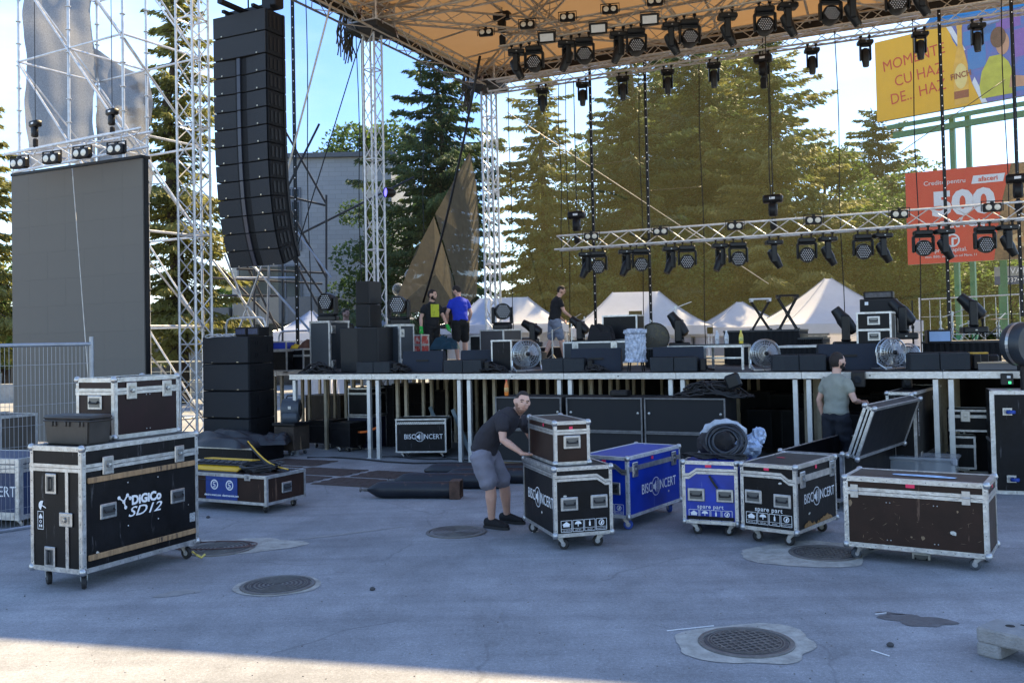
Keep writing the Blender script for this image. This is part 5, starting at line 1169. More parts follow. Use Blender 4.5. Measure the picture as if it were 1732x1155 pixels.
NETSUN = mat('tan_sunlit_netting', (.115, .098, .065), .9, 0, .2, 7, .3, 30, trans=.35, alpha=.86)  # tone of sunlit netting put into the colour
sunpatch('tan triangle added for sunlight on the side netting, behind the men on stage', [(734, 366), (700, 432), (662, 528), (776, 528), (766, 470)])
sunpatch('taller curved flap added for sunlight on the netting, just left of the rear roof tower', [(794, 258), (736, 362), (768, 470), (778, 528), (806, 500), (812, 400), (806, 310)])
# vertical black cables / LED strips
LEDD = mat('led_dot', (.8, .8, .85), .4, emit=((1, 1, 1), .15))
def cable_v(px, b_, ztop, zbot, r, label, dots=False, name='hanging_cable', mt=BLKM):
    p = SB(px, b_, (ztop + zbot) / 2); t = root(name, (p.x, p.y, zbot), 0, label, 'LED strip' if dots else 'cable', 'dotted LED strips hanging over the stage' if dots else 'thin black cables hanging over the stage')
    h = ztop - zbot; rr = random.Random(int(px)); b = MB(); ph = rr.uniform(0, 6)
    if dots: b.box((0, 0, h / 2), (r * 2, .03, h), -SA)
    else: b.path([(.02 * math.sin(k + ph), 0, h * k / 10) for k in range(11)], r, 5)
    b.obj('strip' if dots else 'wire', mt, t)
    if dots:
        b = MB(); n = int(h / .22)
        for k in range(n): b.box((0, -.02, .1 + k * .22), (.016, .012, .02), -SA)
        b.obj('light_dots', LEDD, t)
    return t
for px, b_, zt_, zb_, lb in ((498, 2.0, 11, 1.5, 'dotted LED strip hanging beside the loudspeaker array'), (617, 4.0, 9.1, 1.8, 'dotted LED strip along the left of the blue-light tower'), (1003, 9.2, 8.9, 1.45, 'dotted LED strip falling behind the left end of the lower truss'), (1096, 9.2, 8.9, 1.8, 'dotted LED strip falling to the bass drum'), (1597, 8.8, 8.9, 1.8, 'dotted LED strip falling past the red billboard'), (1719, 8.6, 9, 2.2, 'dotted LED strip nearest the right edge')):
    cable_v(px, b_, zt_, zb_, .035, lb, True, 'led_strip')
for px, b_, zt_, zb_, lb in ((521, 2.6, 10.5, 1.5, 'thin cable right of the strip beside the array'), (608, 4.2, 9.0, 2.0, 'thin cable left of the blue-light tower'), (865, 9.2, 8.7, 1.45, 'thin cable right of the rear tower'), (961, 9.3, 8.7, 1.5, 'thin cable left of the blue sky gap'), (1188, 9.3, 8.7, 1.5, 'thin cable behind the middle of the lower truss'), (1300, 7.8, 8.7, 4.6, 'thin cable down to the motor on the lower truss'), (1421, 8.8, 8.7, 1.5, 'thin cable in the open sky right of the spruces'), (1551, 8.8, 8.7, 1.5, 'thin cable crossing the yellow billboard'), (1703, 8.6, 8.8, 1.7, 'thin cable next to the rightmost strip'), (1085, 9.4, 8.7, 2.0, 'thin cable just left of the strip to the bass drum'), (716, 6.5, 8.8, 3.2, 'thin cable in front of the dark spruce'), (948, 9.4, 8.6, 3.8, 'very thin cable beside the gap in the trees')):
    cable_v(px, b_, zt_, zb_, .011, lb)
def wire(name, label, a, b_, r, sag=0.0, mt=BLKM, grp=None, cat='cable'):
    a, b_ = Vector(a), Vector(b_); b = MB(); b.path([a.lerp(b_, k / 12) - V(0, 0, sag * math.sin(PI * k / 12)) for k in range(13)], r, 6); o = b.obj(name, mt, None, smooth='all'); return tag(o, label, cat, grp)
wire('hanging_cable', 'thick black power cable sweeping down from the canopy to the men on stage', P(812, 95, 20.6), P(716, 512, 22.0), .028, .35)
wire('guy_wire', 'pale guy wire rising past the array to the canopy corner', P(474, 335, 18), P(560, 5, 18), .02, 0, TAN)
wire('guy_wire', 'thin dark wire crossing the sky left of the blue-light tower', P(496, 440, 19), P(612, 62, 19.5), .012)
wire('guy_wire', 'thin tan wire slanting down behind the lower truss', P(858, 190, 26.2), P(1300, 480, 31), .012, 0, TAN)
wire('guy_wire', 'thin dark wire slanting up across the red billboard edge', P(1390, 350, 24.5), P(1700, 135, 24.5), .012)
wire('safety_rope', 'horizontal black rope in the net near the strip to the bass drum', P(1003, 280, 25.2), P(1093, 268, 25), .014)
wire('safety_rope', 'second horizontal black rope in the net left of the middle cable', P(1097, 323, 25), P(1188, 316, 24.8), .014)
# ================================================================ lamps
LENS = mat('pale_lamp_lens', (.75, .72, .62), .15, 0, .1, 20); LENSD = mat('lens_glass_dark', (.03, .03, .035), .08, 0, .3, 10, coat=.6); DOT = mat('led_lens_dot', (.55, .57, .62), .25, 0, .2, 20)
def clampy(b, x, z):
    b.box((x, 0, z + .04), (.03, .04, .09)); b.tube((x, -.03, z + .10), (x, .03, z + .10), .036, 8)
_b = MB(); _b.cbox((0, 0, -.05), (.36, .24, .10), .02); _b.box((0, -.121, -.05), (.10, .004, .03)); BASE = _b.mesh('base', BLKPL)
_b = MB(); clampy(_b, -.10, 0); clampy(_b, .10, 0); CLP = _b.mesh('clamp', BLKM)
_b = MB(); _b.cbox((0, 0, -.12), (.38, .15, .05), .02); _b.cbox((-.19, 0, -.28), (.05, .13, .34), .02); _b.cbox((.19, 0, -.28), (.05, .13, .34), .02); YOKE = _b.mesh('yoke', BLKPL)
_b = MB(); _b.cbox((0, 0, -.12), (.20, .14, .05), .02); _b.cbox((-.115, 0, -.30), (.04, .12, .38), .02); _b.cbox((.115, 0, -.30), (.04, .12, .38), .02); YOKEN = _b.mesh('yoke', BLKPL)
MX = Matrix.Rotation(PI / 2, 3, 'X')
_b = MB(); _b.lathe([(.06, .16), (.13, .14), (.165, .04), (.17, -.06), (.165, -.10), (.15, -.10), (.148, -.085), (.001, -.085)], 18, M=Matrix.Rotation(-PI / 2, 3, 'X') @ Matrix.Diagonal((1, 1, -1)).to_3x3() if False else Matrix.Rotation(PI / 2, 3, 'X'))
WHEAD = _b.mesh('head', BLKPL, True)
WHEAD.flip_normals()
_b = MB()
for i in range(-3, 4):
    for j in range(-3, 4):
        x_ = (i + j * .5) * .042; z_ = j * .0364
        if x_ * x_ + z_ * z_ < .128 ** 2: _b.lathe([(.0125, 0), (.010, .005), (.001, .006)], 7, (x_, .087, z_), Matrix.Rotation(-PI / 2, 3, 'X'))
WDOT = _b.mesh('led_lenses', DOT)
_b = MB(); _b.lathe([(.03, .20), (.085, .17), (.105, .05), (.105, -.06), (.085, -.14), (.075, -.24), (.068, -.26), (.060, -.26), (.055, -.25), (.001, -.25)], 16); SHEAD = _b.mesh('head', BLKPL, True)
_b = MB(); _b.lathe([(.056, -.246), (.02, -.262), (.001, -.264)], 14); SLENS = _b.mesh('lens', LENSD, True)
def wash(name, label, loc, rz, grp, up=1, hx=0.0, sc=1.0, pan=0.0):
    """round multi-LED head, up=1 hangs from a truss, -1 stands on the floor"""
    t = root(name, loc, rz, label, 'stage light', grp); t.scale = (sc, sc, sc * up)
    inst('base', BASE, t)
    if up > 0: inst('clamp', CLP, t)
    y = inst('yoke', YOKE, t, (0, 0, 0), (0, 0, pan)); h = inst('head', WHEAD, t, (0, 0, -.36), (hx, 0, pan + PI)); inst('led_lenses', WDOT, h); return t
def spot(name, label, loc, rz, grp, up=1, tilt=0.0, pan=0.0, sc=1.0, narrow=True):
    t = root(name, loc, rz, label, 'stage light', grp); t.scale = (sc, sc, sc * up); inst('base', BASE, t)
    if up > 0: inst('clamp', CLP, t)
    inst('yoke', YOKEN, t, (0, 0, 0), (0, 0, pan)); h = inst('head', SHEAD, t, (0, 0, -.38), (tilt, 0, pan)); inst('lens', SLENS, h)
    if True: inst('lens_window', LT_B, t, (.0, -.13, -.05), scale=(.5, .3, .2))
    return t
_b = MB(); _b.cbox((0, 0, 0), (.34, .12, .17), .02); _b.box((0, 0, .10), (.06, .04, .06)); BLN = _b.mesh('housing', BLKM)
_b = MB(); _b.lathe([(.058, 0), (.05, .008), (.001, .014)], 16, (0, -.062, 0), Matrix.Rotation(PI / 2, 3, 'X')); BLNL = _b.mesh('lamp_lens', LENS, True)
def blinder(label, loc, rz, grp):
    t = root('blinder_light', loc, rz, label, 'blinder light', grp); inst('housing', BLN, t); inst('lamp_lens', BLNL, t, (-.08, 0, 0)); inst('lamp_lens', BLNL, t, (.08, 0, 0))
    b = MB(); b.box((-.20, 0, .03), (.012, .03, .20)); b.box((.20, 0, .03), (.012, .03, .20)); b.box((0, 0, .13), (.41, .03, .012)); b.obj('bracket', BLKM, t); return t
def motor(label, loc, rz, grp, chain=2.0):
    t = root('chain_motor', loc, rz, label, 'chain motor', grp); b = MB(); b.cbox((0, 0, .38), (.42, .20, .18), .03); b.obj('motor_body', BLKM, t, smooth=True); b = MB(); b.cbox((0, -.02, .14), (.18, .16, .30), .03); b.obj('gear_housing', BLKM, t, smooth=True)
    b = MB(); b.box((0, -.10, .39), (.12, .004, .05)); b.obj('label_plate', WHT, t); b = MB(); b.cbox((0, 0, -.18), (.14, .12, .26), .03); b.obj('chain_bag', BLKF, t)
    b = MB(); b.tube((0, 0, .46), (0, 0, .46 + chain), .012, 5); b.obj('chain', BLKM, t); return t
SZ = -SA
# lower truss
LB = 7.8; zl_ = zat(942, 403, SB(942, LB, 4.3).y)
pa = SB(942, LB, zl_); pb = SB(1790, LB, zl_); pa.z = pb.z = zl_ - .12
truss_beam('lighting_truss', 'lower lighting truss hung across the stage with round and tilted lights under it', pa, pb, .34, STEEL, .45, r=.026, rb=.012, split=True, tri=2)
zb_ = zl_ - .12 - .17 - .10
seq = [(991, 's'), (1012, 'w'), (1059, 's'), (1084, 'w'), (1134, 's'), (1162, 'w'), (1218, 's'), (1248, 'w'), (1309, 's'), (1364, 'w'), (1400, 's'), (1459, 'w'), (1493, 's'), (1561, 'w'), (1597, 's'), (1665, 'w'), (1704, 's')]
ws, ss = 0, 0
for px, k in seq:
    p = SB(px, LB, zb_); p.z = zb_
    if k == 'w': wash('wash_light', 'round LED wash light under the lower truss, %s round one from its left end' % ordn[ws], p, SZ * .3, 'round lights under the lower truss', hx=-.12, pan=rnd.uniform(-.1, .1)); ws += 1
    else: spot('spot_light', 'tilted black spotlight under the lower truss, %s tilted one from its left end' % ordn[ss], p, 0, 'tilted lights under the lower truss', tilt=R(-28), pan=R(-70 if px < 1300 else 75) * (1 if px < 1300 else 1), sc=1.0); ss += 1
for i, (px, dz) in enumerate(((1000, .06), (1117, .04), (1243, .03), (1376, .02), (1521, .02), (1678, .02))):
    p = SB(px, LB - .25, zl_); p.z = zl_ - .05; blinder('two-lamp blinder on the lower truss, %s from its left end' % ordn[i], p, SZ * .4, 'two-lamp blinders on the lower truss')
for i, (px) in enumerate((976, 1308, 1722)):
    p = SB(px, LB + .1, zl_ + .2); p.z = zl_ + .15; motor(['chain motor at the left end of the lower truss', 'chain motor on the middle of the lower truss', 'chain motor at the right end of the lower truss'][i], p, SZ, 'chain motors on the lower truss', 3.2)
# mid (upper) lighting truss
MBD = 6.3; zm = zat(849, 70, SB(849, MBD, 8.8).y)
pa = SB(849, MBD, zm); pb = SB(1520, MBD, zm); pa.z = pb.z = zm
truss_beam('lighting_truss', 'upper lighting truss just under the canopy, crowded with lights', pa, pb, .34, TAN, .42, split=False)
zb_ = zm - .17 - .10
seq = [(873, 's'), (903, 'w'), (958, 's'), (988, 'w'), (1046, 's'), (1076, 'w'), (1135, 's'), (1166, 'w'), (1230, 's'), (1293, 'w'), (1332, 's'), (1404, 'w'), (1440, 's'), (1517, 'w'), (1556, 's')]
ws = ss = 0
for px, k in seq:
    p = SB(px, MBD, zb_); p.z = zb_
    if k == 'w': wash('wash_light', 'round LED wash light under the upper truss, %s round one from its left end' % ordn[ws], p, SZ * .3, 'round lights under the upper truss', hx=.25, pan=rnd.uniform(-.15, .15), sc=1.08); ws += 1
    else: spot('spot_light', 'tilted black spotlight under the upper truss, %s tilted one from its left end' % ordn[ss], p, 0, 'tilted lights under the upper truss', tilt=R(-25), pan=R(80 if px not in (958, 1046) else -70), sc=1.08); ss += 1
for i, px in enumerate((822, 892, 960, 1032, 1108, 1185)):
    p = SB(px, MBD - .3, zm); p.z = zm + .16; blinder('two-lamp blinder on the upper truss, %s from its left end' % ordn[i], p, SZ * .4, 'two-lamp blinders on the upper truss')
FLDF = mat('flood_front', (.62, .64, .66), .3, 0, .08, 8)
for i, px in enumerate((925, 1012, 1099, 1370)):
    p = SB(px, MBD - .3, zm - .2); t = root('flood_light', (p.x, p.y, zm - .20), SZ * .4, 'square pale-faced flood light on the upper truss, %s from its left end' % ordn[i], 'flood light', 'square flood lights on the upper truss')
    b = MB(); b.cbox((0, 0, 0), (.38, .10, .24), .015); b.obj('housing', BLKM, t); b = MB(); b.box((0, -.052, -.01), (.30, .006, .16)); b.obj('front_glass', FLDF, t); b = MB(); b.box((0, .0, .15), (.40, .02, .02)); b.box((-.2, 0, .06), (.015, .03, .18)); b.box((.2, 0, .06), (.015, .03, .18)); b.obj('bracket', BLKM, t); t.rotation_euler = (R(12), 0, SZ * .4)
p = SB(850, MBD, zm); motor('chain motor at the left end of the upper truss', (p.x, p.y, zm + .2), SZ, 'chain motors on the upper truss', 1.0)
p = SB(1292, bR - .6, 7.6); motor('chain motor hanging among the rear spotlights', (p.x, p.y, 7.95), SZ, 'chain motors on the upper truss', 1.0)
# rear beam spots pointing down
RB = bR - .5; zr_ = RZ - .32 - .15 - .10
for i, px in enumerate((917, 985, 1053, 1129, 1207, 1292, 1373, 1463, 1556, 1652)):
    p = SB(px, RB, zr_); p.z = zr_; spot('spot_light', 'narrow black spotlight pointing straight down from the rear beam, %s from the left' % ordn[i], p, SZ * .3, 'narrow spotlights pointing down from the rear beam', tilt=R(rnd.uniform(-6, 2)), pan=rnd.uniform(-.15, .15), sc=.92)
# blue light on tower
p = P(657, 326, pM.y - .3); t = root('par_light', p, -1.0, 'small par light glowing violet-blue, clamped to the roof tower', 'par light'); M2 = Matrix.Rotation(PI / 2, 3, 'X')
b = MB(); b.lathe([(.05, -.16), (.10, -.10), (.115, .08), (.10, .08), (.098, .06), (.001, .06)], 14, M=M2); b.obj('housing', BLKM, t, smooth=True)
b = MB(); b.lathe([(.096, .062), (.001, .07)], 14, M=M2); b.obj('glowing_lens', mat('violet_led', (.1, .1, .6), .3, emit=((.12, .10, 1.0), 1.2)), t)
# ================================================================ loudspeaker array
def array_box(w, d, h, two):
    k = ('arr', w, h, two)
    if k in _tcache: return _tcache[k]
    b = MB(); b.cbox((0, d / 2 + .02, 0), (w, d - .04, h - .012), .012); a = b.mesh('cabinet', CABB)
    b = MB()
    if two:
        for s_ in (-1, 1): b.add([(s_ * w * .495, .0, -h / 2 + .012), (s_ * w * .495, 0, h / 2 - .012), (s_ * w * .01, .05, h / 2 - .012), (s_ * w * .01, .05, -h / 2 + .012)], [(0, 1, 2, 3) if s_ < 0 else (3, 2, 1, 0)])
    else: b.box((0, .01, 0), (w * .985, .02, h - .024))
    g2 = b.mesh('grille', GRIL); b = MB(); b.box((-.03, .018, 0), (.07, .02, h - .02)); c = b.mesh('centre_strip', mat('array_centre_strip', (.028, .031, .048), .4))
    b = MB()
    for x_ in (-w * .33, w * .33): b.lathe([(.016, 0), (.012, .008), (.001, .009)], 8, (x_, -.002, -h / 2 + .03), Matrix.Rotation(PI / 2, 3, 'X'))
    n_ = b.mesh('grille_knob', mat('brass_knob', (.5, .45, .35), .3, .8)); b = MB()
    for y_ in (.12, .22, .32): b.box((w / 2 + .004, y_, 0), (.01, .05, h * .6)); 
    b.box((w / 2 + .008, d - .06, 0), (.012, .05, h - .02)); b.box((-w / 2 - .008, d - .06, 0), (.012, .05, h - .02)); r_ = b.mesh('side_rigging', BLKM)
    _tcache[k] = (a, g2, c, n_, r_); return _tcache[k]
aD = 16.0
top = P(403, 10, aD); top.z = zat(403, 22, aD)
t = root('bumper_frame', top, -SA, 'black flying frame on top of the hanging loudspeaker array', 'flying frame'); b = MB(); b.box((0, .25, .10), (1.0, .06, .10)); b.box((0, .0, .06), (.10, .9, .06)); b.box((-.3, .25, .06), (.06, .6, .05)); b.box((.35, .25, .06), (.06, .6, .05)); b.cbox((.45, .35, .20), (.3, .25, .2), .02); b.obj('frame', BLKM, t)
b = MB(); b.tube((0, .25, .1), (0, .25, 3), .015, 6); b.obj('chain', BLKM, t)
px_m = F / aD; pos = Vector(top); ang = 0.0; W_ = 1.16
hs = [(.385, 0)] * 2 + [(.30, 1)] * 12
angs = [0, 0, 0, 0, 0.2, .4, .6, .9, 1.3, 1.9, 2.6, 3.6, 4.8, 6.0]
cur = V(0, 0, 0); th = 0.0; names = ordn
for i, ((h, two), da) in enumerate(zip(hs, angs)):
    th += R(da); yv = math.sin(th) * h; zv = -math.cos(th) * h
    c = cur + V(0, yv / 2, zv / 2)
    w2 = Vector(top) + SE * 0 + SN * c.y + V(0, 0, c.z)
    lb = ('%s large subwoofer box at the top of the hanging loudspeaker array' % names[i]) if i < 2 else ('%s two-panel cabinet of the hanging loudspeaker array, counted from the top' % names[i - 2])
    t = root('array_speaker', w2, 0, lb, 'loudspeaker', 'cabinets of the hanging loudspeaker array'); t.rotation_euler = Euler((th, 0, -SA), 'XYZ')
    a, g2, cs, n_, r_ = array_box(W_, .52, h, two)
    inst('cabinet', a, t); inst('grille', g2, t); inst('grille_knob', n_, t); inst('side_rigging', r_, t)
    if two: inst('centre_strip', cs, t)
    cur = cur + V(0, yv, zv)
# ================================================================ big screen
SCRM = mat('led_screen_face', (.150, .143, .130), .95, 0, .03, .6, 0, 60, spec=.1)
aw = 16.5; pr = P(243, 268, aw); zt_ = pr.z; zb2 = .25
# left end
lo = 0; e_ = SE
def pxat(w): return proj(pr - SE * w)[0]
w = 1.0
while pxat(w) > 22 and w < 6: w += .01
SWd = w; bot = V(pr.x, pr.y, 0)
t = root('video_screen', bot, -SA, 'large blank grey LED video screen on the left', 'video screen'); nx_, nz_ = 7, 10; pw, ph_ = SWd / nx_, (zt_ - zb2) / nz_
b = MB(); b.box((0, 0, 0), (pw - .0012, .06, ph_ - .0012)); pm3 = b.mesh('screen_panel', SCRM)
for i in range(nx_):
    for j in range(nz_): inst('screen_panel', pm3, t, (-pw * (i + .5), rnd.uniform(-.0006, .0006), zb2 + ph_ * (j + .5)))
b = MB(); b.box((.012, .04, (zt_ + zb2) / 2), (.022, .09, zt_ - zb2)); b.box((-SWd / 2, .08, (zt_ + zb2) / 2), (SWd - .1, .08, zt_ - zb2 - .1)); b.box((-SWd / 2, .05, zt_ + .03), (SWd, .2, .05)); b.obj('back_frame', BLKM, t)
wire('hanging_rope', 'thin pale rope hanging loosely down the front of the big screen', P(122, 285, aw - .6), P(150, 650, 15), .008, -.05, TAN)
# screen header truss with blinders
pa = P(20, 278, 17.2); pb = P(250, 234, 16.4)
truss_beam('screen_truss', 'pale triangular truss over the big screen with four blinders', pa, pb, .30, STEEL, .35, tri=1)
for i, (px, py) in enumerate(((33, 277), (88, 269), (139, 260), (197, 253))):
    p = P(px, py, 16.2); blinder('two-lamp blinder above the big screen, %s from the left' % ordn[i], p, -.35, 'two-lamp blinders above the big screen')
for i, (px, py) in enumerate(((60, 232), (190, 212))):
    p = P(px, py, 17); motor(['chain motor with a red hook above the left half of the big screen', 'chain motor above the right half of the big screen'][i], p, -.6, 'chain motors above the big screen', 3.5).scale = (.62, .62, .62)
# ================================================================ scaffold
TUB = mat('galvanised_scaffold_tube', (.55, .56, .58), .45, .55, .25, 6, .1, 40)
def scaffold(name, label, origin, ex, ey, nx, ny, levels, zstep, w, d, diag, ros=True):
    t = root(name, origin, 0, label, 'scaffold'); ex, ey = Vector(ex), Vector(ey); H = zstep * levels
    sb = MB(); sb.tube((0, 0, 0), (0, 0, H + .8), .030, 6)
    if ros:
        for k in range(int(H / .5) + 2): sb.lathe([(.031, 0), (.062, 0), (.062, .012), (.031, .012)], 8, (0, 0, .3 + k * .5), caps=False)
    sm_ = sb.mesh('upright', TUB)
    for i in range(nx + 1):
        for j in range(ny + 1): inst('upright', sm_, t, ex * w * i + ey * d * j)
    def tb(nm, a, b_, r=.026):
        q_ = MB(); q_.tube(a, b_, r, 6); q_.obj(nm, TUB, t)
    for l in range(levels + 1):
        z = .4 + l * zstep if l < levels else H + .35
        for j in range(ny + 1):
            for i in range(nx): tb('ledger', ex * w * i + ey * d * j + V(0, 0, z), ex * w * (i + 1) + ey * d * j + V(0, 0, z))
        for i in range(nx + 1):
            for j in range(ny): tb('ledger', ex * w * i + ey * d * j + V(0, 0, z), ex * w * i + ey * d * (j + 1) + V(0, 0, z))
    for l in range(levels):
        z = .4 + l * zstep; z2 = z + zstep
        for j in range(ny + 1):
            for i in range(nx):
                a, b_ = (i, i + 1) if (i + l + j * 0) % 2 * 0 == 0 else (i + 1, i)
                tb('brace', ex * w * a + ey * (d * j - .04) + V(0, 0, z2), ex * w * b_ + ey * (d * j - .04) + V(0, 0, z), .023)
        for i in range(nx + 1):
            for j in range(ny): tb('brace', ex * (w * i - .04) + ey * d * j + V(0, 0, z2), ex * (w * i - .04) + ey * d * (j + 1) + V(0, 0, z), .023)
    return t
so = GX(37, 21.0)
scaffold('scaffold_tower', 'tall galvanised scaffold tower carrying the big screen, left', (so.x, so.y, 0), (.87, -.5, 0), (.5, .87, 0), 2, 1, 5, 2.0, 1.75, 2.0, 1)
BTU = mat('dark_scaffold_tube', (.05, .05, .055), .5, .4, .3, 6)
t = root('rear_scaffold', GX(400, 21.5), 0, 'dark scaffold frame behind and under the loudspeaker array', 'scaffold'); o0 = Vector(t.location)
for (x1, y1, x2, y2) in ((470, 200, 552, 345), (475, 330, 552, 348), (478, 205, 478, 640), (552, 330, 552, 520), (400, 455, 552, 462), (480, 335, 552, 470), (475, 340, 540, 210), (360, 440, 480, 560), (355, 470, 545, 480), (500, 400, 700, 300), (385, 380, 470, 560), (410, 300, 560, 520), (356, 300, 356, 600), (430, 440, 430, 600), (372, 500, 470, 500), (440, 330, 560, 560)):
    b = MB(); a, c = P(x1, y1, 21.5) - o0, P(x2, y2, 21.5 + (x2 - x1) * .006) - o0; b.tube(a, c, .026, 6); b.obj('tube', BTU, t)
t = root('rear_scaffold', GX(400, 19.5), 0, 'bright scaffold struts leaning behind the loudspeaker stack', 'scaffold'); o0 = Vector(t.location)
for (x1, y1, x2, y2) in ((420, 440, 560, 600), (380, 430, 430, 560), (360, 440, 450, 560), (445, 444, 405, 555), (478, 360, 560, 470), (400, 470, 500, 470), (455, 445, 452, 560)):
    b = MB(); a, c = P(x1, y1, 19.5) - o0, P(x2, y2, 19.9) - o0; b.tube(a, c, .024, 6); b.obj('tube', TUB, t)
# mesh banners on the scaffold
BANM = mat('grey_mesh_banner', (.22, .225, .24), .9, 0, .28, 55, .5, 60, trans=.35, alpha=.93, stretch=(1, 1, .6), detail=3)
def banner(label, x1, x2, y1, y2, D, seed, slope=0.0):
    rr = random.Random(seed); a, c = P(x1, y1, D), P(x2, y1, D); zt, zb = P(x1, y1, D).z, P(x1, y2, D).z; t = root('mesh_banner', (a.x, a.y, 0), 0, label, 'banner', 'grey mesh banners on the scaffold'); L = c.x - a.x
    g_ = []; ph = [rr.uniform(0, 6) for _ in range(6)]
    for j in range(36):
        v = j / 35; row = []
        for i in range(19):
            u = i / 18; z = zb + (zt - zb) * v + .18 * math.sin(PI * u) * (math.cos(v * PI * 3.0)) - slope * u
            y = .42 * math.sin(PI * u) * (.5 + .5 * math.cos(v * 9.5 + ph[0])) + .05 * math.sin(u * 17 + v * 6 + ph[1]) + .015 * math.sin(v * 40 + u * 5 + ph[2]) + .35 * u
            row.append((L * u + .05 * math.sin(v * 12 + ph[3]) * (1 if i in (0, 18) else 0), y, z))
        g_.append(row)
    b = MB(); b.sheet(g_); b.obj('mesh_cloth', BANM, t, smooth='all')
banner('pale crinkled mesh banner behind the left bay of the scaffold, above the big screen', 42, 146, -25, 285, 22.3, 4)
banner('darker sagging mesh banner behind the right bay of the scaffold', 163, 244, 82, 300, 22.6, 5, .4)
# ================================================================ things under and in front of the stage
def pxm(px1, px2, Y): return (px2 - px1) * Y / F
c0 = G(424, 771); sW, sD_, sH = 1.10, .66, .0
ztop = zat(424, 568, c0.y); base_h = .16; sH = (ztop - base_h) / 4
ctr = c0 - SE * sW / 2 + SN * sD_ / 2
LBL = ['bottom', 'second from the bottom', 'third from the bottom', 'top']
_b = MB(); _b.cbox((0, 0, 0), (sW, sD_, sH - .008), .012); SUBC = _b.mesh('cabinet', CABB); _b = MB(); _b.cbox((0, -sD_ / 2 - .006, 0), (sW - .04, .02, sH - .035), .006); SUBG = _b.mesh('grille', GRIL)
_b = MB()
for z_ in (-.1, .12):
    for y_ in (-.15, -.09): _b.box((sW / 2 + .003, y_, z_), (.008, .035, .075))
_b.box((sW / 2 + .003, .18, .02), (.008, .07, .11)); SUBS = _b.mesh('side_pockets', BLKM)
_b = MB(); _b.box((0, 0, 0), (.035, .02, .012)); SUBK = _b.mesh('catch', mat('brass_knob', (.5, .45, .35), .3, .8))
for k in range(4):
    t = root('stacked_loudspeaker', (ctr.x, ctr.y, base_h + sH * (k + .5)), -SA, 'black bass cabinet, %s of the stack left of the stage' % LBL[k], 'loudspeaker', 'bass cabinets stacked left of the stage')
    inst('cabinet', SUBC, t); inst('grille', SUBG, t); inst('side_pockets', SUBS, t)
    for x_ in (-.3, .3): inst('catch', SUBK, t, (x_, -sD_ / 2 - .02, -sH / 2 + .03))
t = root('wheeled_dolly', (ctr.x, ctr.y, 0), -SA, 'low dolly under the stack of bass cabinets', 'dolly'); b = MB(); b.cbox((0, 0, .135), (sW, sD_, .04), .01); b.obj('board', DKW, t)
for x_ in (-.42, .42):
    for y_ in (-.22, .22): add_caster(t, x_, y_, .115, .04, 1.0)
def hoop(name, label, w, h, loc, rz, r=.02, mt=STEEL, grp='tube guard rails on the stage edge', cat='guard rail'):
    b = MB(); x = w / 2; b.path([(-x, 0, 0), (-x, 0, h - .12), (-x + .04, 0, h - .03), (-x + .12, 0, h), (x - .12, 0, h), (x - .04, 0, h - .03), (x, 0, h - .12), (x, 0, 0)], r, 8); b.tube((-x, 0, h * .45), (x, 0, h * .45), r * .8, 6)
    o = b.obj(name, mt, None, loc, (0, 0, rz), smooth='all'); return tag(o, label, cat, grp)
p = ctr + V(0, .2, 0); hoop('guard_rail', 'grey tube rail standing behind the top of the bass stack', .95, .55, (p.x, p.y + .3, ztop - .2), -SA)
t = root('amplifier_rack', (ctr.x + .25, ctr.y, ztop + .004), -SA, 'small opened black rack case on top of the bass stack', 'rack case')
for x_ in (-.13, .16): b = MB(); b.cbox((x_, 0, .08), (.26, .3, .16), .01); b.obj('housing', BLKM, t); b = MB(); b.box((x_, -.152, .08), (.22, .006, .10)); b.obj('front_panel', mat('rack_front', (.03, .04, .09), .4, 0, .6, 30), t)
b = MB(); rr = random.Random(2)
for k in range(5): b.path([(ctr.x - .3 + .3 * math.sin(k + i * .5) * (i / 12), ctr.y - .2 + .05 * k, ztop + .015 + .03 * math.sin(i)) for i in range(13)], .01, 5)
tag(b.obj('white_cable', mat('pale_cable', (.5, .5, .52), .6), None, smooth='all'), 'pale cable lying loose on top of the bass stack', 'cable')
# cloth heaps
def cloth_heap(name, label, loc, sx, sy, h, rz, mt, seed=1, folds=9, n=34, cat='cloth', grp=None):
    rr = random.Random(seed); ph = [rr.uniform(0, 6) for _ in range(6)]; g_ = []
    for j in range(n + 1):
        row = []
        for i in range(n + 1):
            u, v = 2 * i / n - 1, 2 * j / n - 1; rr_ = max(abs(u), abs(v)) ; env = max(0, 1 - max(abs(u) ** 3.0, abs(v) ** 3.0)); k = 1 + .06 * math.sin(5 * math.atan2(v, u) + ph[4])
            z = h * env ** .6 * (.72 + .16 * math.sin(folds * v + 2.2 * u + ph[0]) + .12 * math.sin(folds * 1.7 * v - u * 3 + ph[1]) + .12 * math.sin(3 * u + ph[2]))
            row.append((u * sx / 2 * k, v * sy / 2 * k, max(.004, z)))
        g_.append(row)
    b = MB(); b.sheet(g_); o = b.obj(name, mt, None, loc, (0, 0, rz), smooth='all'); return tag(o, label, cat, grp)
TARP = mat('black_tarpaulin', (.016, .018, .024), .45, 0, .4, 6, .2, 30)
p = G(400, 772); t = root('low_crate', (p.x + .05, p.y - .35, 0), -SA, 'low aluminium-edged crate under the black tarpaulin', 'crate'); b = MB(); b.cbox((0, 0, .13), (1.55, .8, .24), .01); b.obj('box', BLKP, t); b = MB(); b.box((0, -.4, .24), (1.56, .02, .03)); b.box((0, -.4, .02), (1.56, .02, .03)); b.obj('rail', ALU, t)
cloth_heap('tarpaulin', 'rumpled black tarpaulin heaped in front of the bass stack', (p.x + .0, p.y - .35, .25), 1.55, .9, .26, -SA - .15, TARP, 3)
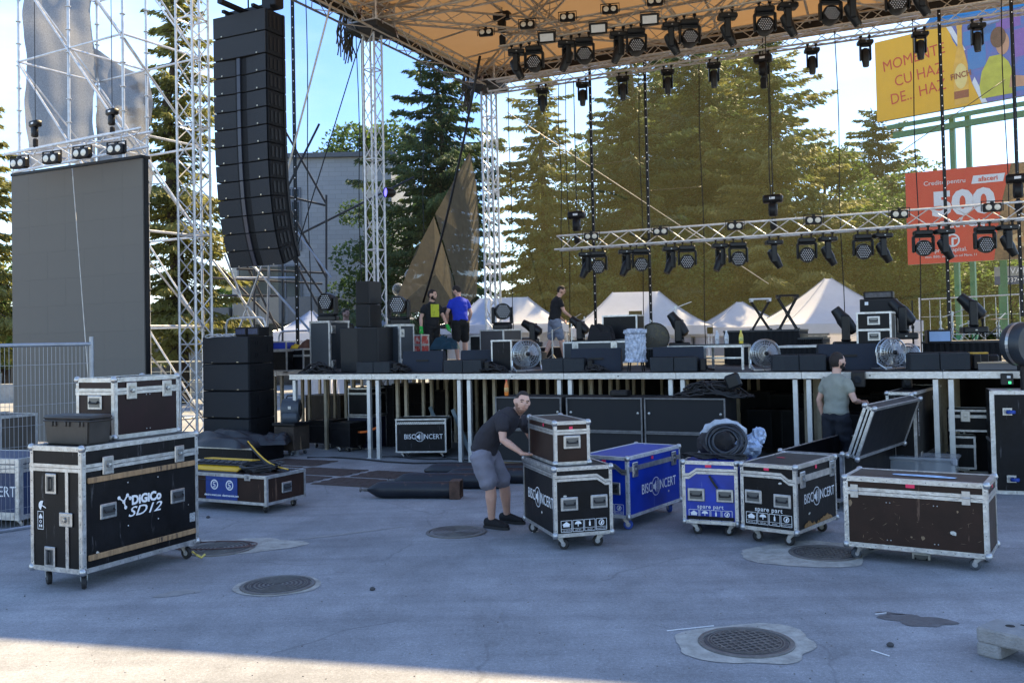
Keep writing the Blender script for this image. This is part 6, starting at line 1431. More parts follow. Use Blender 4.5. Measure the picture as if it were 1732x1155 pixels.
cloth_heap('tarpaulin', 'black cloth bundle at the right end of the tarpaulin heap', (p.x + .78, p.y - .38, .26), .5, .7, .20, -SA + .5, TARP, 5)
# blower on a battered box
p = G(492, 770)
t = root('wooden_box', (p.x, p.y + .1, 0), -SA, 'battered wooden box on casters under the air blower', 'box'); b = MB(); b.cbox((0, 0, .31), (.44, .44, .42), .01); b.obj('body', DKW, t); b = MB(); b.cbox((0, 0, .55), (.50, .48, .05), .01); b.obj('lid', BLKM, t)
for x_ in (-.15, .15):
    for y_ in (-.15, .15): add_caster(t, x_, y_, .10, .036, rnd.uniform(-2, 2), GRYR)
put_handle(t, 'f', .44, .44, -.05, .42, 0, .7)
t = root('air_blower', (p.x, p.y + .1, .575), -SA + .5, 'dark grey snail-shaped air blower standing on the battered box', 'air blower'); BLW = mat('blower_grey_plastic', (.045, .055, .070), .45, 0, .2, 8)
b = MB(); b.lathe([(.10, -.16), (.19, -.15), (.205, -.10), (.205, .10), (.19, .15), (.10, .16)], 20, (0, 0, .22), Matrix.Rotation(PI / 2, 3, 'Y')); b.cbox((0, -.10, .09), (.28, .24, .17), .02); b.obj('housing', BLW, t, smooth=True)
b = MB(); b.lathe([(.13, 0), (.12, .012), (.03, .012), (.03, 0)], 18, (.16, 0, .22), Matrix.Rotation(PI / 2, 3, 'Y')); b.obj('intake_grille', BLKM, t); b = MB(); b.path([(-.09, 0, .40), (-.07, 0, .47), (.07, 0, .47), (.09, 0, .40)], .014, 6); b.obj('handle', BLKM, t); b = MB(); b.box((.0, -.19, .27), (.05, .03, .05)); b.obj('switch_plate', CHROME, t)
# simple edged boxes
def edged_box(name, label, px, py, b_, w, d, h, rz=-SA, panel=BLKP, z=0.0, casters=False, cat='flight case', grp=None, handles=(), lid=0.25, trim=ALU, thin=.022, ew=None, latches=()):
    p = SB(px, b_, z); zb = .10 if casters else 0
    t = flight_case(name, label, (p.x, p.y, z), rz, w, d, h, zb, panel, lid, group=grp, casters=casters, wheel=.036, balls=False, ew=thin, cat=cat, trim=trim)
    for (s_, u, v) in handles: put_handle(t, s_, w, d, u, zb + v, 0, .8)
    for (s_, u, v) in latches: put_latch(t, s_, w, d, u, zb + v)
    return t
edged_box('wheeled_case', 'dark case with an orange strap lying on it, under the stage left', 590, 0, .9, .42, .5, .42, casters=True, trim=BLKM, handles=(('f', 0, .25),))
edged_box('wheeled_case', 'plain dark case behind the orange-strapped one under the stage', 557, 0, 1.3, .55, .5, .42, casters=True, trim=BLKM)
wire('orange_strap', 'bright orange strap sagging across the dark case under the stage', S(-.55, .35, .40), SB(640, .6, .48), .022, .03, mat('orange_webbing', (.80, .16, .02), .6), cat='strap')
edged_box('rack_case', 'blue-black rack case with white edges, upper one under the stage left', 622, 0, 1.4, .52, .5, .50, z=.62, handles=(('f', -.13, .36), ('f', -.13, .13)), lid=.2)
edged_box('rack_case', 'dark blue case beneath the white-edged rack under the stage', 622, 0, 1.4, .52, .5, .60, z=0, panel=mat('deep_blue_laminate', (.004, .007, .03), .4), lid=0)
for i, (px, z) in enumerate(((660, 0), (660, .38), (660, .76))):
    edged_box('rack_case', ['lowest', 'middle', 'topmost'][i] + ' dark case of the stack left of the logo case under the stage', px, 0, 1.9, .5, .5, .36, z=z, handles=(('f', -.08, .2),), grp='dark cases stacked under the stage', trim=BLKM, lid=0)
    edged_box('rack_case', ['lowest', 'middle', 'topmost'][i] + ' dark case of the stack behind the logo case under the stage', 700, 0, 2.9, .7, .5, .36, z=z, handles=(('f', -.08, .2),), grp='dark cases stacked under the stage', trim=BLKM, lid=0)
t = edged_box('wheeled_case', 'black wheeled case with white logo standing under the stage', 718, 0, .55, .86, .55, .56, rz=-R(6), casters=True, lid=0); side_band(t, 'f', .86, .86, .55, .59, .04, True); logo(t, 'f', .86, .55, -.02, .36, .085)
# more dark boxes deep under the stage to close it
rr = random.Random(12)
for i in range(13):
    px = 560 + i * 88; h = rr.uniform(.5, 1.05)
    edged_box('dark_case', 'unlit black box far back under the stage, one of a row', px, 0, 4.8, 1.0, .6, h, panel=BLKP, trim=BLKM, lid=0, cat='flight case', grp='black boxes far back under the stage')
SKIRT = mat('matt_black_cloth', (.006, .006, .007), .95, 0, .3, 5)
b = MB(); g_ = [[(x * .12, .05 * math.sin(x * 2.1) + .03 * math.sin(x * 5.0), z) for x in range(0, 126)] for z in (0.02, .5, .95, 1.26)]; b.sheet(g_); p = S(-2.6, 6.2); o = b.obj('dark_backdrop', SKIRT, None, (p.x, p.y, 0), (0, 0, -SA), smooth='all'); tag(o, 'black pleated backdrop added deep under the stage to stop light from behind', 'backdrop')  # backdrop added to stop light coming through from behind the stage
for i, (px, lb) in enumerate(((1300, 'left of two small dark speaker boxes deep under the stage behind the cases'), (1338, 'right of two small dark speaker boxes deep under the stage behind the cases'))):
    edged_box('dark_case', lb, px, 0, 2.6, .55, .5, .62, z=.10, trim=BLKM, lid=0)
CRD = mat('cardboard', (.30, .19, .12), .85, 0, .1, 6); p = SB(1386, .5, 0); t = root('cardboard_box', (p.x, p.y, 0), -.5, 'small brown cardboard box at the feet of the man in grey', 'cardboard box'); b = MB(); b.cbox((0, 0, .22), (.26, .26, .44), .006); b.obj('carton', CRD, t); b = MB(); b.box((0, -.131, .3), (.05, .002, .28)); b.obj('tape', mat('brown_tape', (.2, .11, .05), .3), t)
# subwoofer wall on pallets
wS = 1.26; hS = .485
SUBE = mat('worn_grey_edge', (.16, .155, .15), .7, 0, .4, 12); SUBF = mat('matt_black_front', (.007, .0075, .009), .75, 0, .3, 4)
zt0 = .13
for i, (pa, pb) in enumerate(((838, 950), (958, 1087), (1090, 1228))):
    Pa, Pb = SB(pa, -.62, .6), SB(pb, -.62, .6); w = (Pb - Pa).length; c = (Pa + Pb) / 2 + SN * .34
    t = root('pallet', (c.x, c.y, 0), -SA, '%s pallet under the row of big black bass cabinets' % ['left', 'middle', 'right'][i], 'pallet', 'pallets under the bass cabinets')
    PLW = mat('pallet_wood', (.30, .21, .11), .85, 0, .3, 6, .3, 30)
    sl = MB(); sl.box((0, 0, 0), (w, .09, .02)); slm = sl.mesh('plank', PLW)
    for k in range(5): inst('plank', slm, t, (0, -.30 + k * .15, .115))
    bl_ = MB(); bl_.box((0, 0, 0), (.12, .1, .10)); blm = bl_.mesh('block', PLW)
    for x_ in (-w * .45, 0, w * .45):
        for y_ in (-.28, 0, .28): inst('block', blm, t, (x_, y_, .054))
    for k in range(2):
        t = root('bass_cabinet', (c.x, c.y, zt0 + hS * k + .002), -SA, 'big black bass cabinet, %s row, %s of three under the stage edge' % (['lower', 'upper'][k], ['left', 'middle', 'right'][i]), 'loudspeaker', 'big bass cabinets under the stage edge')
        b = MB(); b.box((0, .01, hS / 2), (w - .01, .66, hS - .006)); b.obj('cabinet', SUBF, t)
        b = MB()
        for z_ in (.012, hS - .012): b.box((0, -.325, z_), (w - .006, .03, .018))
        for s_ in (-1, 1): b.box((s_ * (w / 2 - .012), -.325, hS / 2), (.02, .03, hS - .04))
        b.obj('edge_frame', SUBE, t)
        b = MB()
        for x_ in (-w * .44, w * .44): b.lathe([(.02, 0), (.015, .008), (.001, .01)], 10, (x_, -.322, hS * .55), Matrix.Rotation(PI / 2, 3, 'X'))
        b.obj('screw_cap', CHROME, t)
ZS = zt0 + hS * 2 + .004
def bottle(label, p, col, h=.24, cap=(.8, .8, .8), grp='drink bottles'):
    t = root('bottle', p, 0, label, 'bottle', grp); b = MB(); b.lathe([(.001, 0), (.030, 0), (.033, .02), (.033, h * .62), (.013, h * .86), (.013, h * .93), (.001, h * .93)], 12); b.obj('body', mat('bottle_%d%d%d' % tuple(int(c * 99) for c in col), col, .2, 0, .1, 9), t, smooth=True)
    b = MB(); b.lathe([(.015, h * .93), (.015, h), (.001, h)], 10); b.obj('cap', mat('bottle_cap_%d' % int(cap[1] * 99), cap, .4), t)
    b = MB(); b.lathe([(.0342, h * .25), (.0342, h * .52)], 12, caps=False); b.obj('label', mat('bottle_label_%d%d' % (int(col[0] * 99), int(cap[1] * 99)), [min(1, c * 1.4 + .1) for c in col], .5, 0, .8, 18), t)
p = SB(857, -.4, ZS); bottle('orange juice bottle standing on the bass cabinet above the bending man', (p.x, p.y, ZS), (.75, .20, .03), .24, (.7, .05, .05))
p = SB(1050, -.3, ZS); t = root('stage_box', (p.x, p.y, ZS), -SA, 'small black connection box on the middle bass cabinet', 'stage box'); b = MB(); b.cbox((0, 0, .045), (.26, .2, .08), .01); b.obj('housing', BLKM, t); b = MB(); b.box((0, -.101, .05), (.2, .003, .02)); b.obj('display', LENSD, t)
def cable_heap(label, p, sx, sy, h, n=26, r=.011, seed=1, mt=BLKR, grp='heaps of black cable'):
    rr = random.Random(seed); b = MB()
    for k in range(n):
        cx, cy = rr.uniform(-.3, .3) * sx, rr.uniform(-.3, .3) * sy; q_ = rr.uniform(.12, .32); a0 = rr.uniform(0, 6); ln = rr.uniform(2.5, 5.5); pts = []
        for i in range(12):
            a = a0 + ln * i / 11; x, y = cx + math.cos(a) * q_ * sx * rr.uniform(.95, 1.05), cy + math.sin(a) * q_ * sy; e2 = max(0, 1 - (x / sx * 1.7) ** 2 - (y / sy * 1.7) ** 2)
            pts.append((x, y, r + h * e2 * (.2 + .8 * k / n) + .01 * math.sin(i * 2 + k)))
        b.path(pts, r, 5)
    o = b.obj('cable_heap', mt, None, (p.x, p.y, p.z), (0, 0, -SA), smooth='all'); return tag(o, label, 'cables', grp)
cable_heap('heap of black cables on the right-hand bass cabinet', SB(1205, -.35, ZS), .95, .5, .22, 46, .013, 3)
t = root('work_light', SB(1240, -.55, 1.33), -SA, 'black work light hooked on the stage edge above the cable heap', 'lamp'); b = MB(); b.cbox((0, 0, 0), (.20, .12, .20), .03); b.obj('housing', BLKPL, t); b = MB()
for k in range(6): b.box((-.075 + k * .03, .07, 0), (.012, .03, .18))
b.obj('cooling_fins', BLKM, t); t.rotation_euler = (0, R(-20), -SA)
# ================================================================ things on the deck
def dp(px, b_, z=DECK): p = SB(px, b_, z); p.z = z + .002; return p
FILC = mat('fill_speaker_front', (.013, .018, .024), .55, 0, .15, 4, .5, 300)
def front_fill(px, b_, label, rz=-R(12), sc=1.0):
    t = root('front_fill_speaker', dp(px, b_), rz, label, 'loudspeaker', 'low front speakers along the stage edge'); t.scale = (sc,) * 3
    for s_ in (-1, 1):
        b = MB(); pts = [(s_ * .005, -.02), (s_ * .17, -.05), (s_ * .30, -.03), (s_ * .33, .14), (s_ * .01, .18)]
        vs = [V(x, y, z) for z in (.01, .19) for x, y in pts]; n = 5
        b.add(vs, [tuple(range(n)), tuple(range(2 * n - 1, n - 1, -1))] + [(i, n + i, n + (i + 1) % n, (i + 1) % n) for i in range(n)]); b.obj('grille', FILC, t)
    b = MB(); b.cbox((0, .20, .105), (.60, .18, .19), .01); b.obj('cabinet', CABB, t)
    b = MB(); b.path([(.36, .02, .03), (.40, .08, .12), (.44, .1, .03), (.52, .14, .02)], .014, 5); b.cbox((.38, .12, .09), (.08, .22, .16), .01); b.obj('side_plate', BLKM, t); return t
def wedge(px, b_, label, rz=-R(15), w=.55, grp='floor monitors facing the players', h=.32, mt=None):
    t = root('floor_monitor', dp(px, b_), rz, label, 'monitor speaker', grp)
    b = MB(); pr_ = [(-.22, 0), (.24, 0), (.24, .10), (.05, h), (-.10, h)]; x = w / 2
    vs = [V(-x, -y_, z_) for y_, z_ in [(-a, c) for a, c in pr_]] + [V(x, -y_, z_) for y_, z_ in [(-a, c) for a, c in pr_]]; n = 5
    b.add(vs, [tuple(range(n)), tuple(range(2 * n - 1, n - 1, -1))] + [(i, n + i, n + (i + 1) % n, (i + 1) % n) for i in range(n)]); b.obj('cabinet', mat('monitor_blue_black', (.011, .017, .030), .5, 0, .15, 5, .4, 250, spec=.3), t, bevel=.006)
    b = MB(); b.box((0, -.225 + .06, h * .55), (w * .3, .01, .03)); b.obj('rear_handle', BLKM, t); return t
WASHG = 'round lights standing on cases'
def drum_fan(px, py_top, py_bot, b_, label, rz, sc=1.0):
    p = dp(px, b_); t = root('stage_fan', p, rz, label, 'fan', 'big silver cage fans on the stage edge'); H = (py_bot - py_top) * p.y / F; r = H * .44; zc = H - r
    WIRE = mat('fan_wire', (.50, .53, .56), .3, .9, .1, 9)
    for nm, yy, s_ in (('front_guard', -.09, 1), ('rear_guard', .09, -1)):
        b = MB()
        for k, q_ in enumerate((.22, .4, .58, .76, .92, 1.0)):
            dd = yy * (1 - max(0, (q_ - .55)) * .9); b.path([(r * q_ * math.cos(a * PI / 16), dd, zc + r * q_ * math.sin(a * PI / 16)) for a in range(32)], .0035 if q_ < 1 else .008, 4, closed=True)
        for k in range(30):
            a = 2 * PI * k / 30; b.path([(r * .16 * math.cos(a), yy, zc + r * .16 * math.sin(a)), (r * .6 * math.cos(a), yy * .98, zc + r * .6 * math.sin(a)), (r * math.cos(a), yy * .5, zc + r * math.sin(a))], .0028, 3)
        b.obj(nm, WIRE, t)
    for k in range(3):
        b = MB(); g_ = []; a0 = 2 * PI * k / 3 + .4
        for i in range(6):
            q_ = r * (.16 + .72 * i / 5); row = []
            for j in range(6): a = a0 + (j / 5 - .5) * (1.35 - .35 * i / 5); row.append((q_ * math.cos(a), (j / 5 - .5) * .09, zc + q_ * math.sin(a)))
            g_.append(row)
        b.sheet(g_); b.obj('blade', mat('fan_blade', (.40, .42, .44), .35, .6, .15, 5), t, smooth='all')
    b = MB(); b.lathe([(.001, -.12), (r * .15, -.11), (r * .17, -.04), (r * .17, .06), (r * .12, .14), (.001, .15)], 14, (0, 0, zc), Matrix.Rotation(-PI / 2, 3, 'X')); b.obj('motor', BLKM, t, smooth=True)
    b = MB(); b.path([(-r * 1.05, 0, zc), (-r * 1.05, 0, .10), (-r * .9, -.16, .02), (r * .9, -.16, .02), (r * 1.05, 0, .10), (r * 1.05, 0, zc)], .014, 6); b.path([(-r * .9, -.16, .02), (-r * .8, .22, .02), (r * .8, .22, .02), (r * .9, -.16, .02)], .014, 6); b.tube((-r * 1.05, 0, zc), (-r * .95, 0, zc), .016, 6); b.tube((r * 1.05, 0, zc), (r * .95, 0, zc), .016, 6); b.obj('stand', WIRE, t)
    return t
GRYP = mat('slate_grey_laminate', (.022, .029, .038), .5, 0, .15, 4, .05, 90); GRYP2 = mat('warm_grey_laminate', (.035, .032, .036), .5, 0, .15, 4)
def tall_case(px_corner, py_bot, py_top, pxl, pxr, b_, label, panel=GRYP):
    p = SB(px_corner, b_, DECK); rz = -R(33); s_ = F / p.y; w = (px_corner - pxl) / s_ / math.cos(R(33 + 11)) ; d = (pxr - px_corner) / s_ / math.sin(R(33 + 11)); h = (py_bot - py_top) / s_
    ex = V(math.cos(rz), math.sin(rz), 0); ey = V(-math.sin(rz), math.cos(rz), 0); c = p - ex * w / 2 + ey * d / 2
    t = flight_case('tall_case', label, (c.x, c.y, DECK + .002), rz, w, d, h, .02, panel, 0, casters=False, balls=False, ew=.035, group='tall grey cases standing on the stage')
    for z_ in (.14, h - .14): put_handle(t, 'f', w, d, -w * .36, z_, PI / 2, .7); put_handle(t, 'f', w, d, w * .30, z_, PI / 2, .7); put_handle(t, 'r', w, d, d * .32, z_, PI / 2, .7); put_latch(t, 'r', w, d, -d * .33, z_)
    return c, h + .024, p.y
c, h, Y = tall_case(559, 626, 541, 525, 592, .8, 'left tall grey case on the stage, a man looking out behind it')
wash('wash_light', 'big round LED light standing on the left tall grey case', (c.x - .02, c.y, DECK + h), -R(5), WASHG, -1, 0, 1.0, R(-25))
c2, h2, Y2 = tall_case(677, 622, 545, 653, 704, 1.2, 'second tall grey case on the stage, left of the man with green gloves')
wash('wash_light', 'big round LED light on the second tall grey case, facing away', (c2.x, c2.y, DECK + h2), R(20), WASHG, -1, 0, 1.0, R(-35))
def plain_speaker(name, label, px, b_, w, d, h, z=DECK, rz=-SA, grille=True, mt=CABB, cat='loudspeaker', grp=None, gm=None):
    p = SB(px, b_, z); t = root(name, (p.x, p.y, z + .002), rz, label, cat, grp); b = MB(); b.cbox((0, 0, h / 2), (w, d, h - .004), .012); b.obj('cabinet', mt, t)
    if grille: b = MB(); b.cbox((0, -d / 2 - .004, h / 2), (w - .05, .014, h - .05), .006); b.obj('grille', gm or SUBF, t)
    return t
SP2 = mat('deep_black_cabinet', (.008, .008, .009), .6, 0, .2, 10)
plain_speaker('side_fill_speaker', 'left black bass box between the two tall grey cases', 606, 1.0, .42, .5, .80, mt=SP2, grille=False)
t = plain_speaker('side_fill_speaker', 'right black bass box with grille between the two tall grey cases', 636, 1.0, .46, .5, .80, mt=SP2)
plain_speaker('speaker_column', 'lower half of the tall black speaker column in front of the roof tower', 624, 1.2, .31, .40, .42, z=DECK + .805, mt=SP2); plain_speaker('speaker_column', 'upper half of the tall black speaker column in front of the roof tower', 624, 1.2, .31, .40, .42, z=DECK + 1.23, mt=SP2)
edged_box('equipment_case', 'bright blue small case on the dark cases at the left end of the stage', 481, 0, 1.4, .34, .3, .17, z=DECK + .42, panel=BLUP, lid=0, handles=())
edged_box('equipment_case', 'dark case under the small blue one at the left end of the stage', 483, 0, 1.4, .40, .4, .40, z=DECK + .01, handles=(('f', .1, .12),), lid=0)
edged_box('equipment_case', 'dark case with pale label left of the first tall grey case', 512, 0, 1.6, .36, .4, .42, z=DECK + .01, handles=(('f', -.08, .22),), lid=.3)
cloth_heap('yellow_bag', 'yellow cloth bundle on the case left of the first tall grey case', tuple(SB(502, 1.5, DECK + .44)), .36, .25, .10, -SA, mat('yellow_cloth', (.65, .42, .03), .8, 0, .2, 9), 7, cat='bag'); cloth_heap('brown_bag', 'brown cloth bundle under the stage rail, left of the first tall grey case', tuple(SB(520, 1.5, DECK + .44)), .25, .25, .18, -SA, mat('brown_cloth', (.12, .05, .03), .85, 0, .3, 9), 8, cat='bag')
p = dp(500, 2.2); hoop('guard_rail', 'tube rail at the left end of the stage above the blue case', .85, .80, (p.x, p.y, DECK), -SA)
cable_heap('heap of black cables at the foot of the left tall grey case', dp(538, .3), .6, .4, .20, 26, .012, 4); cable_heap('heap of black cables at the foot of the second tall grey case', dp(672, .35), .5, .4, .16, 22, .012, 6); cable_heap('tangle of black cables left of the cage fan', dp(828, .3), .6, .35, .14, 24, .012, 7); cable_heap('tangle of black cables right of the second front speaker pair', dp(1002, .25), .45, .3, .12, 18, .012, 8)
CRT = mat('red_crate_panel', (.45, .03, .02), .5, 0, .3, 12, col2=(.6, .5, .45), w2=.6); edged_box('striped_case', 'narrow red and white case behind the man with green gloves', 711, 0, 2.6, .24, .3, .66, z=DECK, panel=CRT, lid=.3)
for px, b_, lb, rz, sc in ((632, .12, 'leftmost low front speaker on the stage edge', -R(14), 1.0), (783, .12, 'low front speaker on the stage edge, below the man in blue', -R(14), 1.05), (953, .12, 'low front speaker on the stage edge, right of the first fan', -R(14), 1.08), (1140, .12, 'low front speaker on the stage edge, right of the wrapped drum', -R(14), 1.10), (1352, .12, 'low front speaker on the stage edge, left of the man in grey', -R(16), 1.15), (1590, .12, 'low front speaker on the stage edge, right of the two fans', -R(16), 1.18)): front_fill(px, b_, lb, rz, sc)
for px, b_, lb, w in ((719, .75, 'dark floor monitor left of the man in blue', .72), (817, .85, 'dark floor monitor beside the crate left of the first fan', .70), (1010, .55, 'dark floor monitor left of the plastic-wrapped drum', .78), (1148, .62, 'dark floor monitor behind the front speaker right of the wrapped drum', .75), (1432, .70, 'dark floor monitor left of the amplifier tower', .78)): wedge(px, b_, lb, -R(10), w, h=.36)
drum_fan(891, 568, 622, .45, 'big cage fan left of the man in black T-shirt', R(14)); drum_fan(1295, 568, 621, .35, 'big cage fan below the two keyboard stands', -R(4)); drum_fan(1508, 564, 618, .40, 'big cage fan in front of the amplifier tower', R(10)); drum_fan(1537, 563, 605, .95, 'cage fan half hidden behind the one by the amplifier tower', -R(24))
t = edged_box('open_case', 'black open-fronted case right of the second floor monitor', 857, 0, .8, .36, .45, .52, z=DECK, lid=0, rz=-R(20))
t = edged_box('grey_case', 'warm grey case carrying a round light, in front of the rear roof tower', 848, 0, 3.0, .56, .6, .68, z=DECK + .04, panel=GRYP2, handles=(('f', -.16, .5), ('r', .1, .5)), lid=0, rz=-R(35)); p = SB(850, 3.0, DECK + .73)
wash('wash_light', 'round LED light on the warm grey case in front of the rear roof tower', (p.x, p.y, DECK + .73), -R(20), WASHG, -1, 0, .95, R(35))
edged_box('rack_case', 'black rack left of the warm grey case', 817, 0, 3.2, .36, .4, .62, z=DECK, lid=0, panel=BLKP); edged_box('rack_case', 'low rack with pale edges behind the man in blue', 806, 0, 3.8, .5, .4, .30, z=DECK, lid=.4); edged_box('rack_case', 'small rack stack right of the warm grey case', 886, 0, 4.0, .55, .4, .56, z=DECK, lid=.4, panel=BLKP)
edged_box('equipment_case', 'long grey case with white edge behind the wrapped drum', 1015, 0, 1.9, 1.15, .5, .36, z=DECK + .10, panel=GRYP, lid=0, latches=(('f', -.35, .28), ('f', .35, .28)), casters=False)
edged_box('equipment_case', 'small black case with white edges on the long grey case', 1055, 0, 2.6, .64, .4, .44, z=DECK + .47, handles=(('f', -.2, .24),), lid=0)
cloth_heap('backpack', 'black backpack on the long grey case', tuple(SB(1018, 2.0, DECK + .46)), .42, .3, .34, -SA, BLKF, 12, cat='backpack')
# wrapped drum
p = dp(1076, .45); t = root('wrapped_drum', p, 0, 'tall drum wrapped in shiny clear plastic on a small dark stand', 'drum'); hD = pxm(552, 607, p.y)
WRAP = mat('crinkled_clear_plastic', (.40, .45, .55), .16, .1, .5, 14, 1.0, 22); rr = random.Random(4); prof = []; g_ = []; zb_ = .14
for k in range(21):
    z = zb_ + hD * k / 20; r0 = .155 * (1.12 if k in (0, 1, 18, 19, 20) else 1.0); row = []
    for i in range(33): a = 2 * PI * (i % 32) / 32; row.append((math.cos(a) * r0 * (1 + .05 * math.sin(i % 32 * 2.9 + k) + .03 * math.sin(k * 2.3 + i % 32)), math.sin(a) * r0 * (1 + .05 * math.sin(i % 32 * 2.9 + k)), z))
    g_.append(row)
b = MB(); b.sheet(g_); b.lathe([(.15, zb_ + hD * .99), (.12, zb_ + hD * 1.03), (.001, zb_ + hD * 1.02)], 20); b.obj('plastic_wrap', WRAP, t); 
for k in range(4): b = MB(); a = k * PI / 2 + .5; b.tube((.13 * math.cos(a), .13 * math.sin(a), .16), (.16 * math.cos(a), .16 * math.sin(a), 0), .012, 6); b.obj('leg', BLKM, t)
# risers, tables, frames
def table_frame(name, label, px1, px2, b_, y1, y2, grp=None):
    A, B_ = SB(px1, b_, DECK), SB(px2, b_, DECK); z1, z2 = zat(px1, y1, A.y), DECK; L = (B_ - A).length; t = root(name, (A.x, A.y, DECK), -SA, label, 'riser', grp); h = z1 - DECK
    b = MB(); b.box((L / 2, 0, h - .02), (L, .05, .035)); b.box((L / 2, .5, h - .02), (L, .05, .035)); b.box((0, .25, h - .02), (.05, .45, .035)); b.box((L, .25, h - .02), (.05, .45, .035)); b.obj('top_frame', ALU, t)
    lg = MB(); lg.box((0, 0, h / 2 - .02), (.035, .035, h - .04)); lm_ = lg.mesh('leg', ALU)
    for x_ in (0, L / 2, L): inst('leg', lm_, t, (x_, 0, 0)); inst('leg', lm_, t, (x_, .5, 0))
    b = MB(); b.box((L / 2, 0, h * .48), (L, .03, .025)); b.obj('cross_rail', ALU, t); b = MB(); b.box((L / 2, .25, h + .006), (L - .02, .52, .016)); b.obj('top_board', DKT, t)
table_frame('riser_frame', 'bare aluminium riser frame between the wrapped drum and the cage fan', 1131, 1257, .9, 585, 0)
def riser(label, px1, px2, b_, z1py, d=1.2, top=None, z0=DECK):
    A, B_ = SB(px1, b_, z0), SB(px2, b_, z0); h = zat((px1 + px2) / 2, z1py, (A.y + B_.y) / 2) - z0; L = (B_ - A).length; t = root('stage_riser', (A.x, A.y, z0), -SA, label, 'riser', 'black-skirted risers on the stage')
    b = MB(); g_ = [[(L * x / 40, .012 * math.sin(x * 1.9), z) for x in range(41)] for z in (.01, h * .5, h - .03)]; b.sheet(g_); b.box((0, d / 2, h / 2), (.01, d, h - .04)); b.box((L, d / 2, h / 2), (.01, d, h - .04)); b.box((L / 2, d, h / 2), (L, .01, h - .04)); b.obj('skirt', SKIRT, t); b = MB(); b.box((L / 2, d / 2, h - .015), (L + .03, d + .03, .03)); b.obj('top', top or DKT, t); return h
riser('high black riser carrying the two keyboard stands', 1226, 1352, 3.2, 558, 1.0); riser('lower black step right of the keyboard riser', 1352, 1392, 3.2, 571, .9); riser('long low riser with a white front edge behind the cage fan', 1318, 1436, 1.4, 584, .8, ALU); riser('black drum riser at the right of the stage', 1562, 1694, 3.0, 577, 1.5); riser('low black riser behind the wrapped drum', 1092, 1135, 1.6, 588, 1.0)
riser('wide black riser at the back of the stage behind the man in grey shorts', 900, 1110, 6.8, 586, 1.5)
PLT = mat('pale_plywood', (.50, .38, .24), .7, 0, .15, 5); p = dp(1690, .25); t = root('plywood_platform', p, -SA, 'low box with a pale plywood top by the round drum case', 'platform'); b = MB(); b.box((0, .15, .045), (.48, .4, .085)); b.obj('body', mat('grey_box', (.12, .12, .13), .6), t); b = MB(); b.box((0, .15, .095), (.50, .42, .014)); b.obj('top', PLT, t)
def planks(label, px, b_, z, n, L, grp='timber offcuts on the stage'):
    p = SB(px, b_, z); t = root('timber_stack', (p.x, p.y, z), -SA, label, 'timber', grp); q_ = MB(); q_.box((0, 0, 0), (L, .12, .035)); qm = q_.mesh('plank', mat('grey_timber', (.22, .18, .13), .85, 0, .3, 6))
    for k in range(n): inst('plank', qm, t, (rnd.uniform(-.04, .04), 0, .02 + k * .04), (0, 0, rnd.uniform(-.05, .05)))
planks('weathered planks on the step right of the keyboard riser', 1408, 3.0, DECK + .22, 3, .55); planks('weathered planks on the end of the keyboard riser', 1370, 3.4, DECK + .44, 2, .6)
for i, (px, col) in enumerate(((1218, (.5, .52, .55)), (1234, (.5, .52, .55)), (1259, (.7, .5, .05)))):
    p = SB(px, 1.0, DECK); h_ = zat(px, 585, p.y); bottle(['clear bottle on the riser frame, leftmost of three', 'clear bottle on the riser frame, middle of three', 'bottle with yellow drink on the riser frame by the fan'][i], (p.x, p.y + .15, h_ + .02), col, .22, (.8, .8, .8) if i < 2 else (.7, .75, .1))
# keyboard stands
def xstand(px, b_, z0, pytop, label, two=True, topm=BLKM, w=.30):
    p = SB(px, b_, z0); h = zat(px, pytop, p.y) - z0; t = root('keyboard_stand', (p.x, p.y, z0), -R(10), label, 'keyboard stand', 'folding keyboard stands on the high riser')
    for s_ in (-1, 1):
        for yy in (-.12, .12): b = MB(); b.tube((s_ * w * .5, yy + s_ * .01, 0), (-s_ * w * .5, yy + s_ * .01, h - .03), .013, 6); b.obj('cross_tube', BLKM, t)
    for s_ in (-1, 1):
        b = MB(); b.box((s_ * w * .5, 0, .01), (.04, .5, .02)); b.obj('foot_bar', BLKM, t); b = MB(); b.box((s_ * w * .5, 0, h - .01), (.04, .46, .035)); b.obj('top_bar', topm, t)
    b = MB(); b.tube((0, -.15, h / 2), (0, .15, h / 2), .03, 8); b.obj('pivot', BLKM, t)
    if two: b = MB(); b.cbox((0, 0, h + .02), (w * 1.25, .22, .03), .008); b.obj('support_tray', topm, t)
zr1 = zat(1290, 558, SB(1290, 3.4, 1.9).y)
xstand(1287, 3.5, zr1, 508, 'left keyboard stand with a white top bar', True, mat('white_enamel', (.6, .6, .6), .4)); xstand(1333, 3.5, zr1, 502, 'right keyboard stand with a black top', True)
